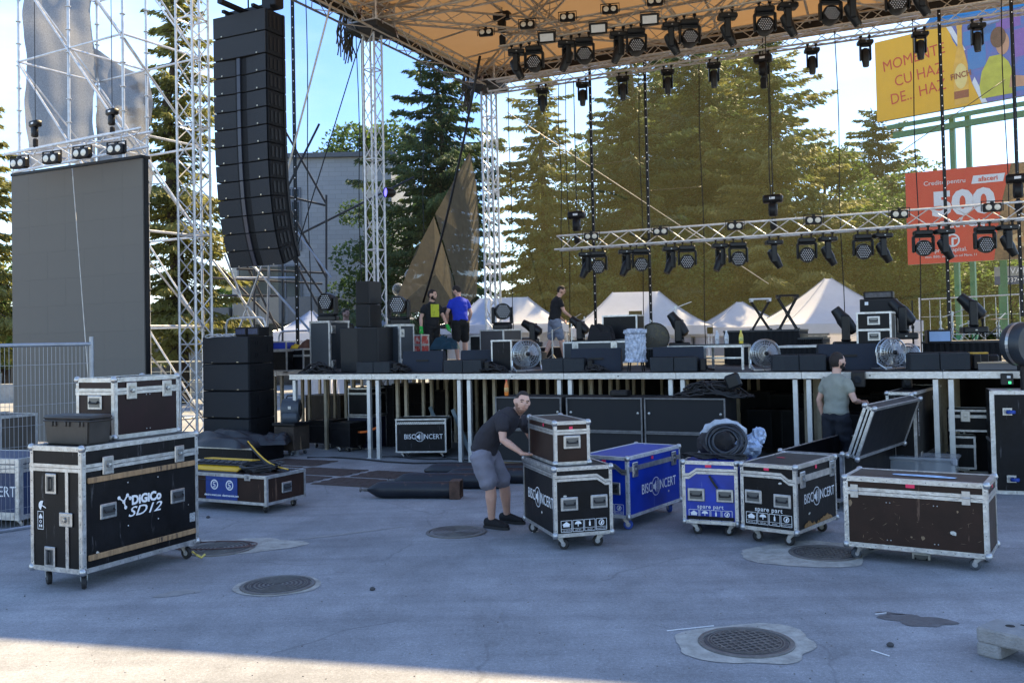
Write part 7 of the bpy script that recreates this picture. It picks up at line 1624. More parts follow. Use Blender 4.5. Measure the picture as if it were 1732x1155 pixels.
def mic_stand(px, b_, z0, pytop, label, boom=False, mt=CHROME, grp='microphone and cymbal stands', cym=False, name='microphone_stand'):
    p = SB(px, b_, z0); h = zat(px, pytop, p.y) - z0; t = root(name, (p.x, p.y, z0), rnd.uniform(-1, 1), label, 'stand', grp)
    b = MB(); b.tube((0, 0, .05), (0, 0, h), .011, 6); b.tube((0, 0, .1), (0, 0, h * .55), .016, 6); b.tube((0, 0, h * .55), (0, 0, h * .55 + .05), .025, 6); b.obj('pole', mt, t)
    for k in range(3): b = MB(); a = 2 * PI * k / 3; b.tube((0, 0, .22), (.24 * math.cos(a), .24 * math.sin(a), .01), .009, 5); b.tube((0, 0, .10), (.14 * math.cos(a), .14 * math.sin(a), .10), .006, 4); b.obj('leg', mt, t)
    if boom: b = MB(); b.tube((-.15, 0, h - .06), (.30, 0, h + .10), .008, 5); b.tube((.0, 0, h - .03), (.0, 0, h + .03), .022, 6); b.obj('boom_arm', mt, t)
    if cym: b = MB(); b.lathe([(.001, .02), (.03, .015), (.17, 0), (.001, -.005)], 20, (0, 0, h)); b.obj('cymbal', mat('brass_cymbal', (.6, .45, .15), .3, .9), t, smooth=True)
for px, b_, z0, top, lb, bo, cy in ((1145, 4.0, DECK, 520, 'chrome stand rising right of the bass drum', True, False), (968, 4.2, DECK, 540, 'chrome stand right of the man in grey shorts', True, False), (990, 4.4, DECK, 535, 'chrome stand beside the small light right of the man in grey shorts', False, False), (1546, 3.2, DECK, 508, 'dark microphone stand right of the amplifier tower', False, False), (1592, 3.4, DECK + .35, 525, 'chrome stand on the drum riser, leftmost', False, False), (1612, 3.6, DECK + .35, 530, 'chrome stand on the drum riser, second from left', True, False), (1663, 3.4, DECK + .35, 518, 'dark stand on the drum riser behind the tilted light', False, False), (1690, 3.6, DECK + .35, 540, 'chrome stand with a cymbal at the right of the drum riser', True, True), (1640, 3.8, DECK + .35, 545, 'low chrome stand behind the tilted light on the drum riser', True, False), (935, 4.0, DECK, 560, 'folded chrome hardware left of the man in grey shorts', True, False), (1102, 3.5, DECK, 540, 'chrome stand just left of the bass drum', False, False)):
    mic_stand(px, b_, z0, top, lb, bo, BLKM if 'dark' in lb else CHROME, cym=cy)
# drums
def bass_drum(px, py, b_, r, label, rz=.3, head=None, z0=None):
    p = SB(px, b_, DECK); p.z = zat(px, py, p.y); t = root('bass_drum', p, rz, label, 'drum'); M2 = Matrix.Rotation(PI / 2, 3, 'X')
    b = MB(); b.lathe([(r, -.20), (r, .20)], 28, M=M2, caps=False); b.obj('shell', mat('drum_shell', (.25, .25, .27), .3, .3), t, smooth='all')
    for s_ in (-1, 1): b = MB(); b.lathe([(r * 1.03, s_ * .20 - .02), (r * 1.03, s_ * .20 + .02), (r * .96, s_ * .20 + .02), (r * .96, s_ * .20 - .02), (r * 1.03, s_ * .20 - .02)], 28, M=M2, caps=False); b.obj('hoop', CHROME if s_ < 0 else BLKM, t)
    b = MB(); b.lathe([(r * .96, .19), (.001, .195)], 28, M=M2, caps=False); b.obj('head', head or BLKPL, t)
    for k in range(8): a = 2 * PI * k / 8; b = MB(); b.box((r * 1.02 * math.cos(a), 0, r * 1.02 * math.sin(a)), (.03, .34, .03)); b.obj('lug', CHROME, t)
    for s_ in (-1, 1): b = MB(); b.tube((s_ * r * .8, -.15, -r * .5), (s_ * r * 1.2, -.25, -p.z + DECK + .005), .01, 5); b.obj('leg', CHROME, t)
    return t
bass_drum(1108, 571, 3.6, .27, 'bass drum with a dark patterned head, in front of the widest white tent', -.15, mat('dark_patterned_drumhead', (.012, .012, .012), .3, 0, .5, 7, col2=(.10, .08, .02), w2=.62))
p = P(1728, 582, 11.4); t = root('drum_case', p, R(24), 'huge round black drum case standing on edge at the right border', 'drum case'); M2 = Matrix.Rotation(PI / 2, 3, 'X'); b = MB(); r = .245; r = pxm(1696, 1728, 11.4) * 1.15
b.lathe([(.001, -.12), (r * .9, -.12), (r, -.08), (r, .10), (r * .9, .14), (.001, .14)], 36, M=M2); b.obj('shell', mat('slate_drum_case', (.022, .028, .036), .45, 0, .2, 6), t, smooth=True); b = MB(); b.lathe([(r * 1.015, -.02), (r * 1.015, .02)], 36, M=M2, caps=False); b.obj('rim_band', CHROME, t); b = MB(); b.box((.02, -.13, 0), (.04, .02, r * 1.9), M=Matrix.Rotation(.2, 3, 'Y')); b.obj('white_strap', WHT, t)
p.z = 0; t = root('speaker_stand_post', (p.x + .0, p.y - .02, DECK - .05), 0, 'black post clamped to the stage edge under the round drum case', 'post'); b = MB(); b.box((0, 0, -.06), (.06, .05, .26)); b.box((0, .02, .13), (.09, .08, .14)); b.obj('post', BLKM, t)
# amplifier tower
p_ = SB(1487, 1.6, DECK); sA_ = F / p_.y
t = edged_box('rack_case', 'tall aluminium-edged rack with handles at the foot of the amplifier tower', 1484, 0, 1.1, .46, .5, .78, z=DECK + .02, lid=0, rz=-R(28)); 
for z_ in (.20, .44, .66): put_handle(t, 'f', .46, .5, 0, z_)
side_band(t, 'f', .46, .46, .5, .30, .03); side_band(t, 'f', .46, .46, .5, .53, .03)
zA = zat(1487, 560, SB(1487, 2.2, 2).y); t = plain_speaker('guitar_cabinet', 'black bass guitar cabinet of the amplifier tower', 1489, 2.2, .52, .42, zat(1487, 506, SB(1487, 2.2, 2).y) - zA + .2, z=zA - .2, mt=SP2); b = MB(); b.box((-.16, -.23, .62), (.05, .004, .05)); b.obj('white_badge', WHT, t)
zB = zat(1487, 506, SB(1487, 2.2, 2).y); p = SB(1487, 2.2, zB); t = root('bass_amplifier', (p.x, p.y, zB + .004), -SA, 'slim amplifier head on top of the amplifier tower', 'amplifier'); b = MB(); b.cbox((0, 0, .055), (.42, .34, .11), .01); b.obj('housing', BLKM, t); b = MB(); b.box((0, -.172, .055), (.36, .006, .07)); b.obj('front_panel', mat('amp_panel', (.05, .05, .06), .35, .5, .5, 30), t)
planks('plank across the amplifier tower', 1480, 1.7, zat(1480, 545, 13.5), 1, .40)
plain_speaker('support_box', 'black box under the amplifier tower cabinet', 1489, 2.2, .5, .42, zA - .2 - DECK - .004, mt=SP2, grille=False)
# standing moving heads on the deck
SPG = 'tilted lights standing on the stage'
for px, b_, z0, lb, tl, pn, sc in ((1432, 1.6, DECK + .19, 'tilted black light standing left of the amplifier tower', R(35), R(80), 1.0), (1530, 2.0, DECK + .30, 'tilted black light standing right of the amplifier tower', R(40), R(70), 1.0), (1648, 3.3, DECK + .36, 'tilted black light standing on the drum riser', R(45), R(75), 1.05), (1150, 3.2, DECK + .2, 'tilted black light standing right of the bass drum', R(35), R(80), 1.05), (903, 3.6, DECK + .28, 'tilted black light standing left of the man in grey shorts', R(60), R(85), .95), (983, 3.8, DECK + .30, 'tilted black light standing right of the man in grey shorts', R(50), R(80), .95)):
    p = SB(px, b_, z0); spot('spot_light', lb, (p.x, p.y, z0 + .1 * sc), -R(10), SPG, -1, tl, pn, sc)
    if z0 > DECK + .25 and px < 1500 or px == 1530: plain_speaker('light_plinth', 'small black plinth under the tilted light at ' + {903: 'the left of the man in grey shorts', 983: 'the right of the man in grey shorts', 1530: 'the right of the amplifier tower'}.get(px, 'stage'), px, b_, .42, .36, z0 - DECK - .004, mt=SP2, grille=False, cat='plinth')
# small screens, boxes
p = SB(1588, 2.4, DECK); z_ = zat(1588, 580, p.y); t = root('drum_monitor', (p.x, p.y, z_), -R(12), 'small pale-blue fronted speaker on the drum riser', 'monitor speaker'); b = MB(); b.cbox((0, 0, .10), (.34, .24, .2), .015); b.obj('cabinet', BLKPL, t); b = MB(); b.box((0, -.122, .10), (.29, .01, .145)); b.obj('front', mat('pale_blue_grille', (.25, .38, .60), .4, 0, .1, 5), t)
p = SB(1658, .5, DECK); t = root('tool_box', dp(1655, .5), -R(15), 'black tool box with a yellow lid at the right of the stage edge', 'tool box'); b = MB(); b.cbox((0, 0, .10), (.22, .2, .2), .01); b.obj('body', BLKPL, t); b = MB(); b.cbox((0, 0, .212), (.22, .16, .022), .006); b.obj('lid', mat('yellow_lid', (.65, .38, .04), .5), t); b = MB(); b.cbox((.18, .05, .10), (.14, .16, .18), .02); b.obj('side_module', BLKM, t)
p = P(1075, 538, 30.5); t = root('panel_heater', (p.x, p.y, 0), -.1, 'dark square panel in front of the widest white tent', 'panel'); b = MB(); b.box((0, 0, p.z), (.42, .06, .46)); b.obj('panel', BLKM, t); b = MB(); b.tube((0, .05, 0), (0, .05, p.z), .02, 6); b.obj('post', BLKM, t)
t = root('edge_box', S(5.9, -.06, DECK - .13) if False else (SB(1452, -.08, DECK - .1)), -SA, 'black speaker hung on the stage edge right of the man in grey', 'speaker'); b = MB(); b.cbox((0, 0, 0), (.17, .16, .20), .01); b.obj('housing', BLKPL, t); b = MB(); b.lathe([(.05, 0), (.04, .006), (.001, .002)], 14, (.0, -.081, 0), Matrix.Rotation(PI / 2, 3, 'X')); b.obj('cone', GRIL, t)
t = root('edge_box', (SB(1703, -.08, DECK - .1)), -SA, 'black control box with a green light on the stage edge at right', 'control box'); b = MB(); b.cbox((0, 0, 0), (.14, .10, .14), .008); b.obj('housing', BLKPL, t); b = MB(); b.box((.03, -.052, -.04), (.03, .004, .03)); b.obj('green_lamp', mat('green_led', (.05, .5, .15), .4, emit=((.05, .8, .25), .6)), t); b = MB(); b.box((.02, -.052, .03), (.04, .004, .03)); b.obj('white_mark', WHT, t)
# power box, right side under the stage
t = edged_box('equipment_case', 'black case with silver latches lying above the small case, right under the stage', 1648, 0, .7, .60, .45, .28, z=.62, latches=(('f', -.1, .20),), lid=.3); t = edged_box('equipment_case', 'small silver-edged case with a handle, right under the stage', 1630, 0, .55, .30, .3, .42, z=.14, handles=(('f', 0, .22),), lid=.3)
t = edged_box('equipment_case', 'wide black case with two handles at far right under the stage', 1680, 0, 1.2, .7, .5, .58, z=.02, handles=(('f', -.25, .42), ('f', .05, .42)), lid=0)
t = edged_box('amplifier_rack', 'black amplifier rack right of the man in grey', 1490, 0, .6, .95, .5, .78, z=.05, lid=0, trim=BLKM); t = edged_box('power_case', 'low silver-striped case in front of the man in grey', 1452, 0, -.2, .35, .4, .5, z=.0, lid=.5)
b = MB(); rr = random.Random(3)
for k in range(7): b.path([SB(1640 + 90 * (i / 10) + 6 * math.sin(i + k), .3 - .12 * k, 0) + V(0, 0, .012 + .01 * (k % 3)) for i in range(11)], .011, 5)
tag(b.obj('floor_cables', BLKR, None, smooth='all'), 'black cables snaking over the ground left of the big tipped case', 'cables')
# black cable along the foot of the stage
b = MB(); b.path([SB(520 + 45 * i, -.25 + .15 * math.sin(i * 1.3), 0) + V(0, 0, .014) for i in range(11)], .014, 6); b.path([SB(640 + 30 * i, .2 + .1 * math.sin(i * 1.9), 0) + V(0, 0, .014) for i in range(9)], .012, 6)
tag(b.obj('floor_cables', BLKR, None, smooth='all'), 'black cables along the ground in front of the logo case under the stage', 'cables')
# clear balloons
BAL = bpy.data.materials.new('clear_balloon'); BAL.use_nodes = True; nt = BAL.node_tree; N = nt.nodes; pr2 = N['Principled BSDF']; pr2.inputs['Base Color'].default_value = (.7, .68, .62, 1); pr2.inputs['Roughness'].default_value = .1
lw = N.new('ShaderNodeLayerWeight'); lw.inputs['Blend'].default_value = .35; mr = N.new('ShaderNodeMapRange'); mr.inputs['To Min'].default_value = .14; mr.inputs['To Max'].default_value = .75; nt.links.new(lw.outputs['Facing'], mr.inputs[0]); nt.links.new(mr.outputs[0], pr2.inputs['Alpha'])
for i, (px, py) in enumerate(((695, 466), (674, 490), (688, 494), (704, 490), (716, 492))):
    p = P(px, py, 24 + i * .15); t = root('clear_balloon', p, 0, 'clear round balloon in the cluster behind the stage, %s' % ['the one on top', 'leftmost of the lower row', 'second of the lower row', 'third of the lower row', 'rightmost of the lower row'][i], 'balloon', 'clear balloons left of the men')
    b = MB(); r = .16; b.lathe([(r * math.sin(PI * k / 14) + .0005, -r * 1.05 * math.cos(PI * k / 14)) for k in range(15)], 20); b.obj('skin', BAL, t, smooth='all'); b = MB(); b.tube((0, 0, -r), (0, 0, -r - .5), .004, 4); b.obj('string', WHT, t)
# ================================================================ things on the ground in front
# gas cylinders
CYL = mat('black_gas_cylinder', (.010, .013, .020), .42, .1, .35, 4, .1, 30, scratch=(7, .36, (.09, .05, .04))); RUST = mat('rusty_steel_plate', (.09, .05, .035), .8, .2, .5, 9, .4, 40)
def cylinder_(xa, xb, yb, label, r=.105, sq=False, valve=True, rz=None):
    A = G(xa, yb); B_ = G(xb, yb + (0 if rz is None else rz)); d = (B_ - A); L = d.length; t = root('gas_cylinder', (A.x, A.y, 0), math.atan2(d.y, d.x), label, 'gas cylinder', 'black gas cylinders lying on the asphalt')
    b = MB(); b.lathe([(.02, .0), (.03, .02), (.055, .06), (r * .85, .12), (r, .20), (r, L - .02), (r * .96, L), (.001, L)], 22, (0, 0, r), Matrix.Rotation(PI / 2, 3, 'Y')); b.obj('body', CYL, t, smooth=True)
    if valve: b = MB(); b.tube((-.05, 0, r), (.02, 0, r), .022, 8); b.tube((-.05, -.04, r), (-.05, .04, r), .014, 8); b.tube((-.09, 0, r), (-.05, 0, r), .012, 8); b.lathe([(.03, 0), (.03, .015), (.001, .015)], 8, (-.10, 0, r), Matrix.Rotation(PI / 2, 3, 'Y')); b.obj('valve', IRON2, t)
    if sq:
        b = MB()
        for (y_, z_, sy_, sz_) in ((0, .006, r * 2.2, .012), (0, 2 * r + .004, r * 2.2, .012), (-r * 1.1, r, .012, r * 2), (r * 1.1, r, .012, r * 2)): b.box((L + .03, y_, z_ + .003), (.13, sy_, sz_))
        b.obj('square_foot', RUST, t)
    return t
cylinder_(622, 768, 842, 'nearest black gas cylinder, with a rusty square foot ring', .105, True)
cylinder_(668, 852, 826, 'second black gas cylinder, behind the one with the rusty foot', .105, False, True)
cylinder_(718, 892, 808, 'farthest black gas cylinder, ending behind the bending man', .105, False, False)
cylinder_(752, 900, 817, 'black gas cylinder between the second and the farthest, passing behind the legs', .105, False, False)
# cable coil and bags on the blue case
zt = HT + .006
R_ = Matrix.Rotation(yH, 3, 'Z')
def onH(x, y, z): return H_loc + R_ @ V(x, y, z)
p = onH(.0, .05, zt); t = root('padded_bag', p, yH, 'dark soft bag under the coiled cable on the blue case', 'bag'); b = MB(); b.cbox((-.04, .06, .115), (.36, .26, .22), .06); b.obj('bag', mat('dark_bag_fabric', (.022, .02, .022), .8, 0, .3, 10, .3, 40), t, smooth=True)
b = MB(); rr = random.Random(9)
for k in range(11):
    r_ = .125 + .0075 * k; ph = rr.uniform(0, 6); c_ = onH(.11 + rr.uniform(-.008, .008), -.14 + .012 * (k % 5), zt + .165)
    pts = [c_ + R_ @ V(r_ * math.cos(a * PI / 14) * 1.0, .05 * math.sin(a * PI / 14) + .008 * math.sin(a * .7 + ph), r_ * .84 * math.sin(a * PI / 14) + .005 * math.sin(a + ph)) for a in range(28)]
    b.path(pts, .0125, 6, closed=True)
o = b.obj('coiled_cable', mat('coil_black_cable', (.022, .027, .038), .42, 0, .2, 20), None, smooth='all'); tag(o, 'thick black cable coil standing upright on the blue case', 'cable')
b = MB(); b.path([onH(.06 - .19, -.18, zt + .16), onH(.06 - .15, -.19, zt + .12), onH(.06 - .11, -.18, zt + .07)], .03, 6, flat=.4); o2 = b.obj('tie_strap', BLKR, o)
b = MB(); cable = []
for k in range(4): b.path([onH(-.30 + .62 * i / 14, -.24 + .05 * math.sin(i * .9 + k * 1.4), zt + .012 + .012 * k + .006 * math.sin(i)) for i in range(15)], .011, 5)
tag(b.obj('loose_cable', BLKR, None, smooth='all'), 'loose black cable lying along the front of the blue case lid', 'cable')
def crumple(name, label, c, sx, sy, sz, mt, seed, cat='plastic bag'):
    rr = random.Random(seed); bm = bmesh.new(); bmesh.ops.create_icosphere(bm, subdivisions=3, radius=1)
    for v in bm.verts:
        k = 1 + rr.uniform(-.16, .16) + .18 * math.sin(v.co.x * 5 + seed) * math.sin(v.co.y * 6); v.co = Vector((v.co.x * sx * k, v.co.y * sy * k, v.co.z * sz * k))
    me = bpy.data.meshes.new(name); bm.to_mesh(me); bm.free(); me.materials.append(mt); o = inst(name, me, None, c); return tag(o, label, cat)
PLW2 = mat('milky_plastic_bag', (.50, .55, .62), .25, 0, .3, 10, 1.0, 22, alpha=.85); FOIL = mat('blue_clear_film', (.28, .36, .52), .18, .2, .5, 12, .8, 20)
t = root('wrapped_roll', onH(.05, .08, zt + .24), yH, 'milky white curved wrap over the top of the cable coil', 'plastic wrap'); b = MB(); b.path([(.23 * math.cos(a) * 1.0, .03, .17 * math.sin(a) - .10) for a in [R(172) - R(150) * i / 12 for i in range(13)]], [.015, .03, .025, .04, .03, .042, .035, .045, .035, .04, .03, .035, .015], 9, flat=1.5); b.obj('film', PLW2, t, smooth='all'); t.rotation_euler = (0, 0, yH)
crumple('plastic_film', 'crumpled bluish clear film at the right end of the blue case', onH(.30, .10, zt + .09), .13, .10, .11, FOIL, 4); crumple('plastic_film', 'small crumpled film tip pointing up behind the cable coil', onH(.38, .16, zt + .19), .07, .05, .09, FOIL, 7)
# fence left with mesh infill
fr = G(158, 880); 
pr_ = GX(158, 10.4); pl_ = GX(-60, 9.4)
FEN = mat('galvanised_fence_tube', (.26, .29, .34), .4, .7, .2, 8); a = Vector(pl_); c = Vector(pr_); L = (c - a).length; yaw = math.atan2(c.y - a.y, c.x - a.x); t = root('fence_panel', (a.x, a.y, 0), yaw, 'tall galvanised mesh fence panel at the left edge', 'fence')
hf = zat(158, 577, pr_.y)
for x_ in (0.02, L): b = MB(); b.tube((x_, 0, .05), (x_, 0, hf + .05), .024, 10); b.obj('post', FEN, t, smooth=True)
for z_ in (hf - .03, .12): b = MB(); b.tube((0, 0, z_), (L, 0, z_), .021, 8); b.obj('rail', FEN, t, smooth=True)
vw = MB(); vw.tube((0, 0, .12), (0, 0, hf - .03), .0022, 4); vm = vw.mesh('upright_wire', FEN); n = int(L / .042)
for k in range(1, n): inst('upright_wire', vm, t, (L * k / n, 0, 0))
hw_ = MB(); hw_.tube((0, .004, 0), (L, .004, 0), .0026, 4); hm = hw_.mesh('cross_wire', FEN)
for k in range(1, 9): inst('cross_wire', hm, t, (0, 0, .12 + (hf - .15) * k / 9))
# cases behind the fence
p = GX(30, 13.0); t = flight_case('tall_case', 'dusty dark case behind the mesh fence, beside the big screen', (p.x - .25, p.y, 0), -R(22), .75, .6, 1.06, .02, mat('dusty_dark_laminate', (.06, .05, .04), .6, 0, .2, 5), .0, casters=False, balls=False, ew=.03)
side_band(t, 'f', .75, .75, .6, .42, .03); put_latch(t, 'f', .75, .6, .25, .42); put_handle(t, 'r', .75, .6, 0, .70, 0, .8); put_handle(t, 'r', .75, .6, 0, .25, 0, .8); b = MB(); flat(b, [(-.06, -.02), (.06, -.02), (.06, .02), (-.06, .02)]); put_mb(b, 'white_label', WHT, t, 'f', .75, .6, .2, .98)
BLT = mat('navy_tarpaulin', (.012, .028, .085), .5, 0, .2, 4, .2, 20)
p = GX(12, 11.0); t = flight_case('logo_case', 'navy blue long case with pale top rails and white logo behind the mesh fence', (p.x - .2, p.y, 0), -R(16), 1.6, .8, .66, .10, BLT, .16, ew=.05, balls=False); logo(t, 'f', 1.6, .8, .20, .40, .12); side_band(t, 'f', 1.6, 1.6, .8, .15, .06)
# coiled wires near the console case
c = G(352, 925); b = MB()
for k in range(3): b.path([(c.x + .35 * math.cos(a * .35 + k) * (1 + .1 * k) + .03 * k, c.y + .18 * math.sin(a * .35 + k), .012 + .004 * k) for a in range(18)], .006, 5)
tag(b.obj('thin_cables', mat('thin_mixed_cable', (.10, .06, .06), .6, 0, .5, 3), None, smooth='all'), 'thin cables looped over the manhole behind the console case', 'cables')
b = MB(); q = Matrix.Rotation(-R(25), 3, 'Z'); c = A_loc + q @ V(A_sx / 2 + .02, A_sy / 2 - .1, .07); b.path([c, c + V(.06, -.05, -.02), c + V(.10, -.06, -.04), c + V(.12, -.02, -.02)], .012, 6); o = b.obj('brake_hook', mat('yellow_metal', (.55, .45, .12), .4, .6), A); o.matrix_parent_inverse = Matrix.Identity(4)
A_m = Matrix.Translation(A_loc) @ Matrix.Rotation(-R(25), 4, 'Z'); o.matrix_local = A_m.inverted()
# ================================================================ people
from mathutils import noise
SKN = mat('skin', (.62, .37, .28), .5, 0, .10, 9, .08, 80); SKN.node_tree.nodes['Principled BSDF'].inputs['Subsurface Weight'].default_value = .08
SKN.node_tree.nodes['Principled BSDF'].inputs['Subsurface Radius'].default_value = (.02, .008, .004)
HAIR = mat('dark_hair', (.018, .012, .010), .7, 0, .4, 60, .5, 200); STUB = mat('beard_stubble', (.28, .155, .11), .8, 0, .4, 90)
def loft(b, pts, rad, lat, n=14, cap=True):
    """elliptical rings: rad = [(half width along lat, half depth)]"""
    pts = [Vector(p) for p in pts]; m_ = len(pts); lat = Vector(lat); vs = []
    ext = []
    for k, p in enumerate(pts):
        d = (pts[min(k + 1, m_ - 1)] - pts[max(k - 1, 0)]).normalized(); x = (lat - d * lat.dot(d)); x = x.normalized() if x.length > .05 else frame_of(d)[0]; y = d.cross(x).normalized(); ext.append((p, x, y, d))
    if cap:
        p, x, y, d = ext[0]; a = rad[0]; ext = [(p - d * min(a) * .55, x, y, d)] + ext; rad = [(a[0] * .55, a[1] * .55)] + list(rad)
        p, x, y, d = ext[-1]; a = rad[-1]; ext = ext + [(p + d * min(a) * .55, x, y, d)]; rad = list(rad) + [(a[0] * .55, a[1] * .55)]
    for (p, x, y, d), (rx, ry) in zip(ext, rad):
        for i in range(n): t = 2 * PI * i / n; vs.append(p + x * math.cos(t) * rx + y * math.sin(t) * ry)
    K = len(ext); fs = [(k * n + i, k * n + (i + 1) % n, (k + 1) * n + (i + 1) % n, (k + 1) * n + i) for k in range(K - 1) for i in range(n)] + [tuple(range(n - 1, -1, -1)), tuple(range((K - 1) * n, K * n))]
    b.add(vs, fs)
def remesh(b, name, mt, vox, smooth=4, fac=.5, wr=0.0, wf=9.0, cut=None):
    me = bpy.data.meshes.new(name); me.from_pydata(b.v, [], b.f); o = bpy.data.objects.new(name, me); COL.objects.link(o)
    md = o.modifiers.new('r', 'REMESH'); md.mode = 'VOXEL'; md.voxel_size = vox; md.use_smooth_shade = True
    if smooth: ms = o.modifiers.new('s', 'SMOOTH'); ms.factor = fac; ms.iterations = smooth
    dg = bpy.context.evaluated_depsgraph_get(); m2 = bpy.data.meshes.new_from_object(o.evaluated_get(dg)); bpy.data.objects.remove(o); m2.name = name
    m2.materials.clear(); m2.materials.append(mt)
    if wr:
        m2.update(); nr = [v.normal.copy() for v in m2.vertices]
        for v, n_ in zip(m2.vertices, nr):
            c = v.co; w = noise.noise(Vector((c.x * wf, c.y * wf, c.z * wf * 1.6))) + .6 * (1 - 2 * abs(noise.noise(Vector((c.x * wf * 1.3 + 5, c.y * wf * 1.3, c.z * wf * .8)))))
            v.co = c + n_ * wr * w
    m2.polygons.foreach_set('use_smooth', [True] * len(m2.polygons)); m2.update(); return m2
def head_points(c, fwd, up, s=1.0, roll=0.0):
    """sculpted head: returns MB with head, hair MB, stubble MB"""
    fwd = Vector(fwd).normalized(); up = Vector(up); lat = fwd.cross(up).normalized(); up = lat.cross(fwd).normalized()
    def H(x, y, z): return Vector(c) + (lat * x + fwd * y + up * z) * s   # x right, y forward, z up
    b = MB(); n, m_ = 26, 20; vs = []
    def surf(u, v, grow=0.0):
        # u azimuth (0 = front), v polar 0 top..pi bottom
        cz = math.cos(v); sz = math.sin(v); z = .118 * cz; w = .076; dF = .093; dB = .098
        lower = max(0, -cz)
        w *= 1 - .30 * lower ** 1.6; dF_ = dF * (1 - .10 * lower ** 2) ; dB_ = dB * (1 - .42 * lower ** 1.2)
        x = math.sin(u) * sz; y = math.cos(u) * sz
        x = math.copysign(abs(x) ** .92, x)
        X = x * w; Y = y * (dF_ if y > 0 else dB_)
        # face relief
        if y > 0:
            f_ = max(0, y) ** 2
            zz = z
            nose = math.exp(-(X / .013) ** 2) * math.exp(-((zz + .018) / .022) ** 2) * .024 + math.exp(-(X / .009) ** 2) * math.exp(-((zz - .010) / .03) ** 2) * .010
            brow = math.exp(-((zz - .028) / .012) ** 2) * .006 * (1 if abs(X) < .05 else 0)
            eye = -math.exp(-((abs(X) - .031) / .014) ** 2) * math.exp(-((zz - .008) / .012) ** 2) * .010
            mouth = math.exp(-(X / .024) ** 2) * math.exp(-((zz + .056) / .010) ** 2) * .006 - math.exp(-(X / .022) ** 2) * math.exp(-((zz + .057) / .0028) ** 2) * .004
            chin = math.exp(-(X / .026) ** 2) * math.exp(-((zz + .092) / .016) ** 2) * .012
            cheek = -math.exp(-((abs(X) - .052) / .016) ** 2) * math.exp(-((zz + .045) / .022) ** 2) * .004
            Y += (nose + brow + eye + mouth + chin + cheek) * f_
        return X * (1 + grow), Y * (1 + grow), z * (1 + grow * .8)
    for j in range(m_ + 1):
        v = PI * j / m_
        for i in range(n): vs.append(H(*surf(2 * PI * i / n, v)))
    nn, mm = 44, 40; vs = []
    for j in range(mm + 1):
        for i in range(nn): vs.append(H(*surf(2 * PI * i / nn, PI * j / mm)))
    b.add(vs, [(j * nn + i, (j + 1) * nn + i, (j + 1) * nn + (i + 1) % nn, j * nn + (i + 1) % nn) for j in range(mm) for i in range(nn)])
    for s_ in (-1, 1):   # ears
        e = [H(s_ * (.074 + .010 * k), -.006 - .006 * k, .0) for k in range(2)]
        b.path([H(s_ * .072, .004, -.028), H(s_ * .082, -.002, -.012), H(s_ * .087, -.012, .012), H(s_ * .080, -.008, .030)], .0085 * s, 6)
    hb = MB(); vs = []; hn, hmn = 36, 22
    idx = {}; fs = []
    def hairok(u, v):
        X, Y, Z = surf(u, v); return Z > (.076 if Y > .05 else (.040 if Y > .015 else (.0 if Y > -.02 else -.055)))
    for j in range(hmn + 1):
        for i in range(hn):
            u, v = 2 * PI * i / hn, PI * .70 * j / hmn; X, Y, Z = surf(u, v, .035 if hairok(u, v) else -.02); vs.append(H(X, Y - .002, Z + (.004 if hairok(u, v) else 0)))
    hb.add(vs, [(j * hn + i, (j + 1) * hn + i, (j + 1) * hn + (i + 1) % hn, j * hn + (i + 1) % hn) for j in range(hmn) for i in range(hn)])
    sb = MB(); vs = []; bn, bm_ = 36, 26
    ids = [[None] * bn for _ in range(bm_ + 1)]
    def beardok(u, v):
        X, Y, Z = surf(u, v); 
        if Y < -.005: return False
        if Z < -.068: return True
        if abs(X) > .052 and Z < -.010 and Y < .06: return True
        if -.052 < Z < -.042 and abs(X) < .030 and Y > .05: return True
        return Z < -.048 and abs(X) > .030
    for j in range(bm_ + 1):
        for i in range(bn):
            u, v = -PI * .62 + 2 * PI * .62 * i / (bn - 1), PI * (.42 + .50 * j / bm_); X, Y, Z = surf(u, v, .010 if beardok(u, v) else -.05); vs.append(H(X, Y, Z))
    sb.add(vs, [(j * bn + i, (j + 1) * bn + i, (j + 1) * bn + i + 1, j * bn + i + 1) for j in range(bm_) for i in range(bn - 1)])
    eb = MB()
    for s_ in (-1, 1):
        eb.m = 0; eb.lathe([(.001, -.006), (.0095, -.003), (.0095, .003), (.001, .006)], 8, H(s_ * .031, .0835, .008), M=None)
        eb.m = 1; eb.path([H(s_ * .014, .101, .026), H(s_ * .030, .099, .031), H(s_ * .048, .088, .026)], .0042 * s, 5)
    mb2 = MB(); mb2.path([H(-.022, .090, -.057), H(0, .0985, -.0565), H(.022, .090, -.057)], .0032 * s, 5)
    return b, hb, sb, eb, mb2, H
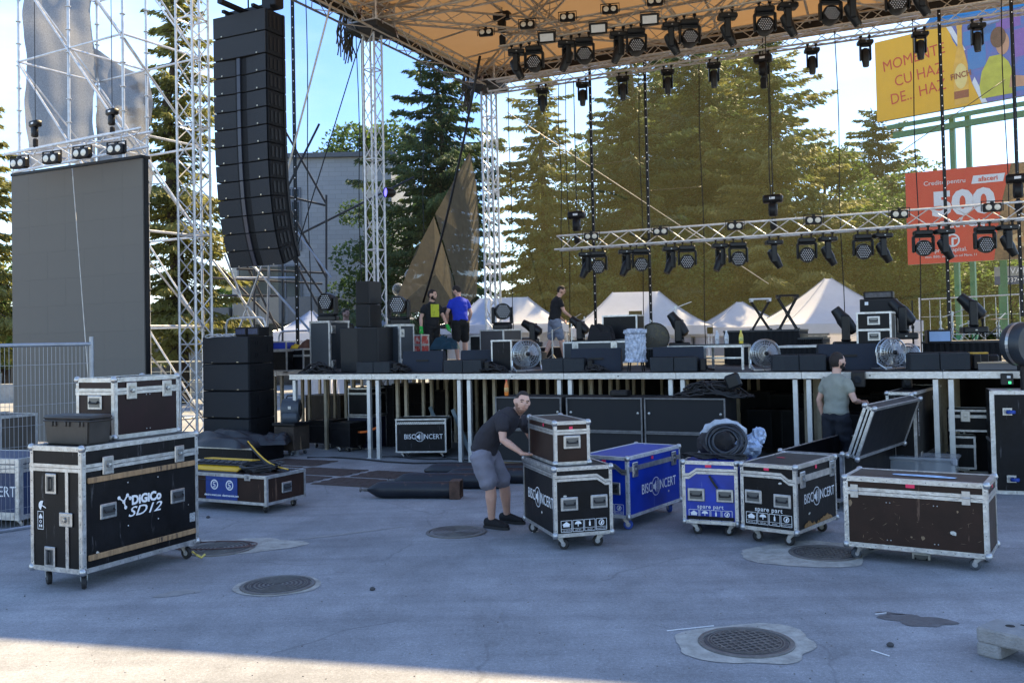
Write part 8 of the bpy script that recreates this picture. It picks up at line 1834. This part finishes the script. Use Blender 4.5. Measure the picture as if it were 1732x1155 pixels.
def hand(b, w, d, nrm, L=.185, curl=.3, mirror=1, flatten=1.0):
    """hand mesh rooted at wrist w pointing along d, palm normal nrm"""
    d = Vector(d).normalized(); nrm = Vector(nrm); nrm = (nrm - d * nrm.dot(d)).normalized(); s_ = d.cross(nrm).normalized() * mirror; w = Vector(w)
    loft(b, [w - d * .02, w + d * .03, w + d * L * .28, w + d * L * .52], [(.030, .022), (.036, .018), (.043, .016), (.042, .013)], s_, 10)
    for k, (o, l) in enumerate(((-.031, .40), (-.010, .46), (.011, .43), (.031, .34))):
        p0 = w + d * L * .45 + s_ * o; p1 = p0 + d * L * l * .45 + s_ * o * .15; dd = (d * math.cos(curl) + nrm * math.sin(curl)); p2 = p1 + dd * L * l * .35; dd2 = (d * math.cos(curl * 2.1) + nrm * math.sin(curl * 2.1)); p3 = p2 + dd2 * L * l * .28
        b.path([p0, p1, p2, p3], [.0100, .0092, .0084, .0068], 7)
    p0 = w + d * L * .10 - s_ * .028; b.path([p0, p0 + d * L * .18 - s_ * .030 + nrm * .008, p0 + d * L * .36 - s_ * .034 + nrm * .016], [.0125, .0108, .0080], 7)
def make_person(label, J, face, shirt_mat, pants_mat, pants='shorts', vox=.013, hs=1.0, beard=True, head_up=(0, 0, 1), hand_curl=.5, shoe_mat=None, print_=None, gloves=None, sleeve=.52, sc=1.0, legs=True, hand_dirs=None, sock=False):
    t = root('person', (J['pelvis'].x, J['pelvis'].y, J['ground']), 0, label, 'person'); off = -Vector((J['pelvis'].x, J['pelvis'].y, J['ground']))
    g = lambda k: J[k] + off
    lat = (g('shR') - g('shL')).normalized(); latp = ((g('hipR') - g('hipL')).normalized() if legs else lat)
    hb_, hair, stub, eyes, mouth, Hf = head_points(g('head'), face, head_up, hs)
    b = MB(); b.v = list(hb_.v); b.f = list(hb_.f)
    pel, wai, che, nek = g('pelvis'), g('waist'), g('chest'), g('neck')
    loft(b, [nek - (g('head') - nek) * .35, nek, g('head') - Vector(head_up) * .05], [(.070, .062), (.056, .058), (.054, .060)], lat, 12)
    loft(b, [pel, wai, che, (che + nek * 1.6) / 2.6], [(.150, .105), (.135, .095), (.165, .105), (.120, .070)], lat, 16)
    for s_ in 'LR':
        sh, el, wr = g('sh' + s_), g('el' + s_), g('wr' + s_); loft(b, [sh.lerp(che, .25), sh, sh.lerp(el, .5), el, el.lerp(wr, .28), wr], [(.055, .055), (.056, .056), (.046, .048), (.037, .039), (.042, .040), (.026, .022)], lat, 12)
        hd = (hand_dirs or {}).get(s_, ((wr - el).normalized(), Vector(face)))
        if not (hand_dirs and hand_dirs.get(s_) == 'none'): hand(b, wr, hd[0], hd[1], .185 * sc, hand_curl, 1 if s_ == 'L' else -1)
        if legs:
            hp, kn, an = g('hip' + s_), g('kn' + s_), g('an' + s_); fw = (g('toe' + s_) - an); fw.z = 0
            loft(b, [hp, hp.lerp(kn, .45), kn, kn.lerp(an, .30), kn.lerp(an, .65), an, an - V(0, 0, .04)], [(.088, .088), (.078, .080), (.056, .058), (.056, .062), (.044, .046), (.034, .037), (.034, .04)], latp, 12)
            loft(b, [an - V(0, 0, .05) - fw * .15, an - V(0, 0, .055) + fw * .4, g('toe' + s_)], [(.032, .028), (.038, .025), (.030, .018)], latp, 8)
    inst('body', remesh(b, 'body', SKN, vox * .62 if vox < .011 else vox * .8, 3), t)
    # hair, stubble, eyes
    inst('hair', hair.mesh('hair', HAIR, 'all'), t)
    if beard: inst('beard', stub.mesh('beard', HAIR if beard == 'full' else STUB, 'all'), t)
    inst('eyes', eyes.mesh('eyes', [mat('eye_dark', (.05, .035, .03), .25), HAIR]), t); inst('mouth', mouth.mesh('mouth', mat('lips', (.33, .12, .10), .5)), t)
    # shirt
    b = MB(); hem = pel.lerp(wai, -.10)
    loft(b, [hem, wai, wai.lerp(che, .6), che, (che + nek * 1.5) / 2.5, nek - (g('head') - nek) * .10], [(.172, .130), (.165, .125), (.182, .128), (.190, .122), (.162, .092), (.066, .066)], lat, 20)
    for s_ in 'LR':
        sh, el = g('sh' + s_), g('el' + s_); loft(b, [sh.lerp(che, .45), sh, sh.lerp(el, sleeve * .5), sh.lerp(el, sleeve)], [(.078, .080), (.068, .070), (.068, .066), (.067, .063)], lat, 14)
    so_ = inst('shirt', remesh(b, 'shirt', shirt_mat, vox, 5, .5, .010 * sc, 8), t)
    if print_: print_(so_, t, off, lat)
    # trousers
    b = MB()
    if legs:
        hipc = (g('hipL') + g('hipR')) / 2
        loft(b, [pel.lerp(wai, .22), pel, hipc - V(0, 0, .02)], [(.145, .110), (.158, .120), (.160, .125)], latp, 18)
        for s_ in 'LR':
            hp, kn, an = g('hip' + s_), g('kn' + s_), g('an' + s_)
            if pants == 'shorts': loft(b, [hp + V(0, 0, .03), hp.lerp(kn, .5), hp.lerp(kn, .90)], [(.108, .112), (.100, .102), (.092, .092)], latp, 16)
            else: loft(b, [hp + V(0, 0, .03), hp.lerp(kn, .5), kn, kn.lerp(an, .5), an + V(0, 0, -.01)], [(.108, .110), (.096, .098), (.078, .080), (.070, .072), (.062, .066)], latp, 16)
        inst('shorts' if pants == 'shorts' else 'trousers', remesh(b, 'shorts', pants_mat, vox, 5, .5, .011 * sc, 9), t)
        for s_ in 'LR':
            an, toe = g('an' + s_), g('toe' + s_); fw = toe - an; fw.z = 0; fw.normalize(); z0 = V(0, 0, -an.z + .0); base = an.copy(); base.z = 0; lt_ = fw.cross(V(0, 0, 1))
            gz = 0.0
            b = MB(); loft(b, [base - fw * .075 + V(0, 0, .055), base - fw * .02 + V(0, 0, .062), base + fw * .06 + V(0, 0, .055), base + fw * .14 + V(0, 0, .042), base + fw * .195 + V(0, 0, .036)], [(.036, .048), (.042, .056), (.045, .046), (.048, .034), (.036, .026)], lt_, 12); loft(b, [base + V(0, 0, .06), base + V(0, 0, .10)], [(.040, .046), (.038, .044)], lt_, 10)
            s1 = inst('shoe', remesh(b, 'shoe', shoe_mat or BLKF, .008, 2), t)
            b = MB(); pts = [base + fw * x + lt_ * y for x, y in ((-.10, 0), (-.085, .036), (0, .042), (.1, .05), (.17, .046), (.215, .02), (.222, 0), (.215, -.02), (.17, -.046), (.1, -.05), (0, -.042), (-.085, -.036))]
            b.poly([p + V(0, 0, .028) for p in pts][::-1], .026, (0, 0, 1)); inst('sole', b.mesh('sole', BLKR), s1)
    if gloves:
        for s_ in gloves[1]:
            b = MB(); wr = g('wr' + s_); hd = (hand_dirs or {}).get(s_, ((wr - g('el' + s_)).normalized(), Vector(face))); hand(b, wr + Vector(hd[0]) * .01, hd[0], hd[1], .20, hand_curl, 1 if s_ == 'L' else -1); loft(b, [wr - Vector(hd[0]) * .04, wr + Vector(hd[0]) * .10], [(.040, .032), (.050, .030)], lat, 10); inst('glove', remesh(b, 'glove', gloves[0], .010, 1), t)
    return t
SHB = mat('charcoal_tshirt', (.022, .020, .026), .85, 0, .15, 10, .3, 60); GRS = mat('grey_jersey_shorts', (.19, .19, .235), .9, 0, .12, 8, .3, 60); BLS = mat('black_tshirt', (.010, .011, .014), .85, 0, .2, 10, .3, 60); BLUS = mat('royal_blue_tshirt', (.008, .035, .50), .8, 0, .12, 8, .3, 60); OLV = mat('grey_green_tshirt', (.27, .28, .24), .85, 0, .12, 8, .3, 60); NVY = mat('dark_navy_trousers', (.010, .012, .020), .85, 0, .2, 8, .3, 60); BLK2 = mat('black_trousers', (.007, .007, .008), .85, 0, .2, 8, .3, 60); LGS = mat('light_blue_grey_shorts', (.20, .23, .30), .9, 0, .2, 8, .3, 60)
# ---- bending man
fD = G(842, 893).y
def q(px, py, dy=0.0): return P(px, py, fD + dy)
J = dict(ground=0.0, pelvis=q(818, 762, .0), waist=q(828, 738, 0), chest=q(856, 712, .0), neck=q(874, 697, .02), head=q(883, 681, -.06),
         shR=q(849, 711, -.20), elR=q(851, 744, -.27), wrR=q(884, 767, -.30), shL=q(886, 712, .20), elL=q(899, 740, .26), wrL=q(905, 764, .24),
         hipR=q(812, 775, -.10), hipL=q(828, 775, .10), knR=q(830, 824, -.14), knL=q(853, 820, .10))
aR_ = G(832, 893); aL_ = G(858, 884); J['anR'] = aR_ + V(0, 0, .09); J['anL'] = aL_ + V(0, 0, .09); J['toeR'] = G(858, 896) + V(0, 0, .03); J['toeL'] = G(880, 886) + V(0, 0, .03)
def chest_print(so_, t, off, lat): pass
make_person('man in charcoal T-shirt and grey shorts bending over the cases, looking at the camera', J, (.28, -1, .02), SHB, GRS, 'shorts', .0105, 1.0, True, (.22, -.05, 1), .35, sleeve=.50, hand_dirs={'R': (V(1, .15, -.12), V(0, 0, -1)), 'L': (V(.9, .2, -.2), V(0, 0, -1))})
# ---- helpers for standing figures
def stand_fig(px, pyh, pyf, Y, gz, face, bend=0.0, arms=None, step=.12, sidepx=0, hscale=1.0, width=.20, lean=0.0):
    """figure standing at column px; head top at pyh, ground gz; face = horizontal facing"""
    f = Vector(face).normalized(); lt = f.cross(V(0, 0, 1)).normalized()      # lt = person's right
    base = GX(px, Y, gz + .9); top = zat(px, pyh, Y); H = (top - gz) / (1 - .04 * bend) if not bend else 1.78 * hscale
    H = min(max(H, 1.62), 1.9); base.z = gz; u = H / 1.78
    P_ = lambda x, y, z: base + lt * x * u + f * y * u + V(0, 0, z * u)
    fl = bend
    J = dict(ground=gz, pelvis=P_(0, -.02 * fl, .97), waist=P_(0, .02 + .03 * fl, 1.12), chest=P_(0, .02 + .12 * fl, 1.36 - .03 * fl), neck=P_(0, .03 + .22 * fl, 1.50 - .06 * fl), head=P_(0, .06 + .34 * fl, 1.655 - .10 * fl))
    for s_, k in (('R', 1), ('L', -1)):
        J['sh' + s_] = P_(k * (width - .022), .02 + .15 * fl, 1.395 - .05 * fl); J['hip' + s_] = P_(k * .095, 0, .90); J['kn' + s_] = P_(k * .11, .03 + k * step * .4, .50); J['an' + s_] = P_(k * .12, -.03 + k * step, .09); J['toe' + s_] = P_(k * .14, .15 + k * step, .03)
        a = (arms or {}).get(s_, ((k * .25, -.02, 1.12), (k * .27, .06, .88))); J['el' + s_] = P_(*a[0]); J['wr' + s_] = P_(*a[1])
    return J
GLV = mat('green_work_glove', (.02, .45, .06), .7, 0, .15, 20)
# man with yellow print and green gloves
def yprint(so_, t, off, lat): 
    pass
YP = SB(728, 5.4, DECK).y
J = stand_fig(730, 492, 603, 20.2, DECK, (.55, -.80, 0), arms={'R': ((.27, -.02, 1.13), (.30, .04, .88)), 'L': ((-.27, .12, 1.12), (-.28, .26, .92))})
t = make_person('man in black T-shirt with a yellow print and green work gloves, standing on the stage', J, (.95, -.35, -.05), BLS, BLK2, 'long', .015, 1.05, 'full', gloves=(GLV, 'RL'))
c = J['chest'] - Vector(t.location) + Vector((.55, -.80, 0)).normalized() * .136 - V(0, 0, .06); b = MB(); b.box((0, 0, 0), (.20, .006, .27)); o = b.obj('yellow_print', mat('yellow_print', (.50, .55, .03), .7, 0, .35, 16, col2=(.15, .18, .02), w2=.62), t, c, (0, 0, math.atan2(.55, .80)))
# man in royal blue
J = stand_fig(779, 504, 603, 20.4, DECK, (-.35, .95, 0), bend=.45, hscale=1.0, arms={'R': ((.27, .10, 1.12), (.24, .26, .90)), 'L': ((-.27, .10, 1.12), (-.24, .24, .90))}, width=.185)
make_person('man in royal blue T-shirt and black shorts, seen from behind, head bowed', {**J}, (-.75, .45, -.55), BLUS, BLK2, 'shorts', .016, 1.0, False, head_up=(-.2, -.1, 1))
# man walking in black T-shirt
J = stand_fig(938, 502, 602, 21.6, DECK, (.85, .3, 0), bend=.35, step=.20, arms={'R': ((.24, .14, 1.14), (.20, .36, .98)), 'L': ((-.24, .1, 1.14), (-.2, .3, .95))}, width=.20)
make_person('man in black T-shirt and light grey shorts walking right, head down', J, (1, -.15, -.45), BLS, LGS, 'shorts', .016, 1.0, True)
# man crouching behind the tall case: head and shoulders show
J = stand_fig(583, 519, 603, 21.5, DECK - .45, (.75, -.6, 0), arms={'R': ((.25, .10, 1.15), (.10, .22, 1.42)), 'L': ((-.27, 0, 1.12), (-.25, .1, .9))})
J = {k: (v + V(0, 0, zat(583, 531, 21.5) - J0z) if False else v) for k, v in J.items()}
dz = zat(583, 531, 21.5) - J['head'].z; J = {k: (v + V(0, 0, dz) if k != 'ground' else v) for k, v in J.items()}
make_person('man with a hand at his chin, looking out from behind the left tall grey case', J, (.8, -.6, 0), BLS, BLK2, 'long', .016, 1.0, True, legs=False, hand_dirs={'R': (V(0, -.1, 1), V(.5, -.5, 0))})
# man in grey-green, back to us, by the open case
Y_ = 12.3; J = stand_fig(1414, 597, 790, Y_, 0.0, (.85, .5, 0), arms={'R': ((.29, .04, 1.14), (.22, .27, 1.10)), 'L': ((-.27, -.02, 1.13), (-.27, .06, .88))}, width=.185)
make_person('man in grey-green T-shirt and dark trousers, back to the camera, in front of the stage', J, (.95, .2, .0), OLV, NVY, 'long', .012, 1.08, 'full')
# something carried on stage: dark padded roll between the men
cloth_heap('teal_bag', 'dark teal bag between the man with green gloves and the man in blue', tuple(SB(754, 3.6, DECK + .35)), .5, .4, .3, -SA, mat('dark_teal_cloth', (.01, .05, .08), .8, 0, .3, 8), 21, cat='bag')
drum_fan(745, 578, 605, 2.2, 'cage fan lying half hidden behind the floor monitor by the man in blue', R(60))
p = SB(760, 4.9, DECK + .80); wash('wash_light', 'black round light being handled between the two men on stage', (p.x, p.y, DECK + .80), R(40), WASHG, -1, 0, 1.0, R(60))
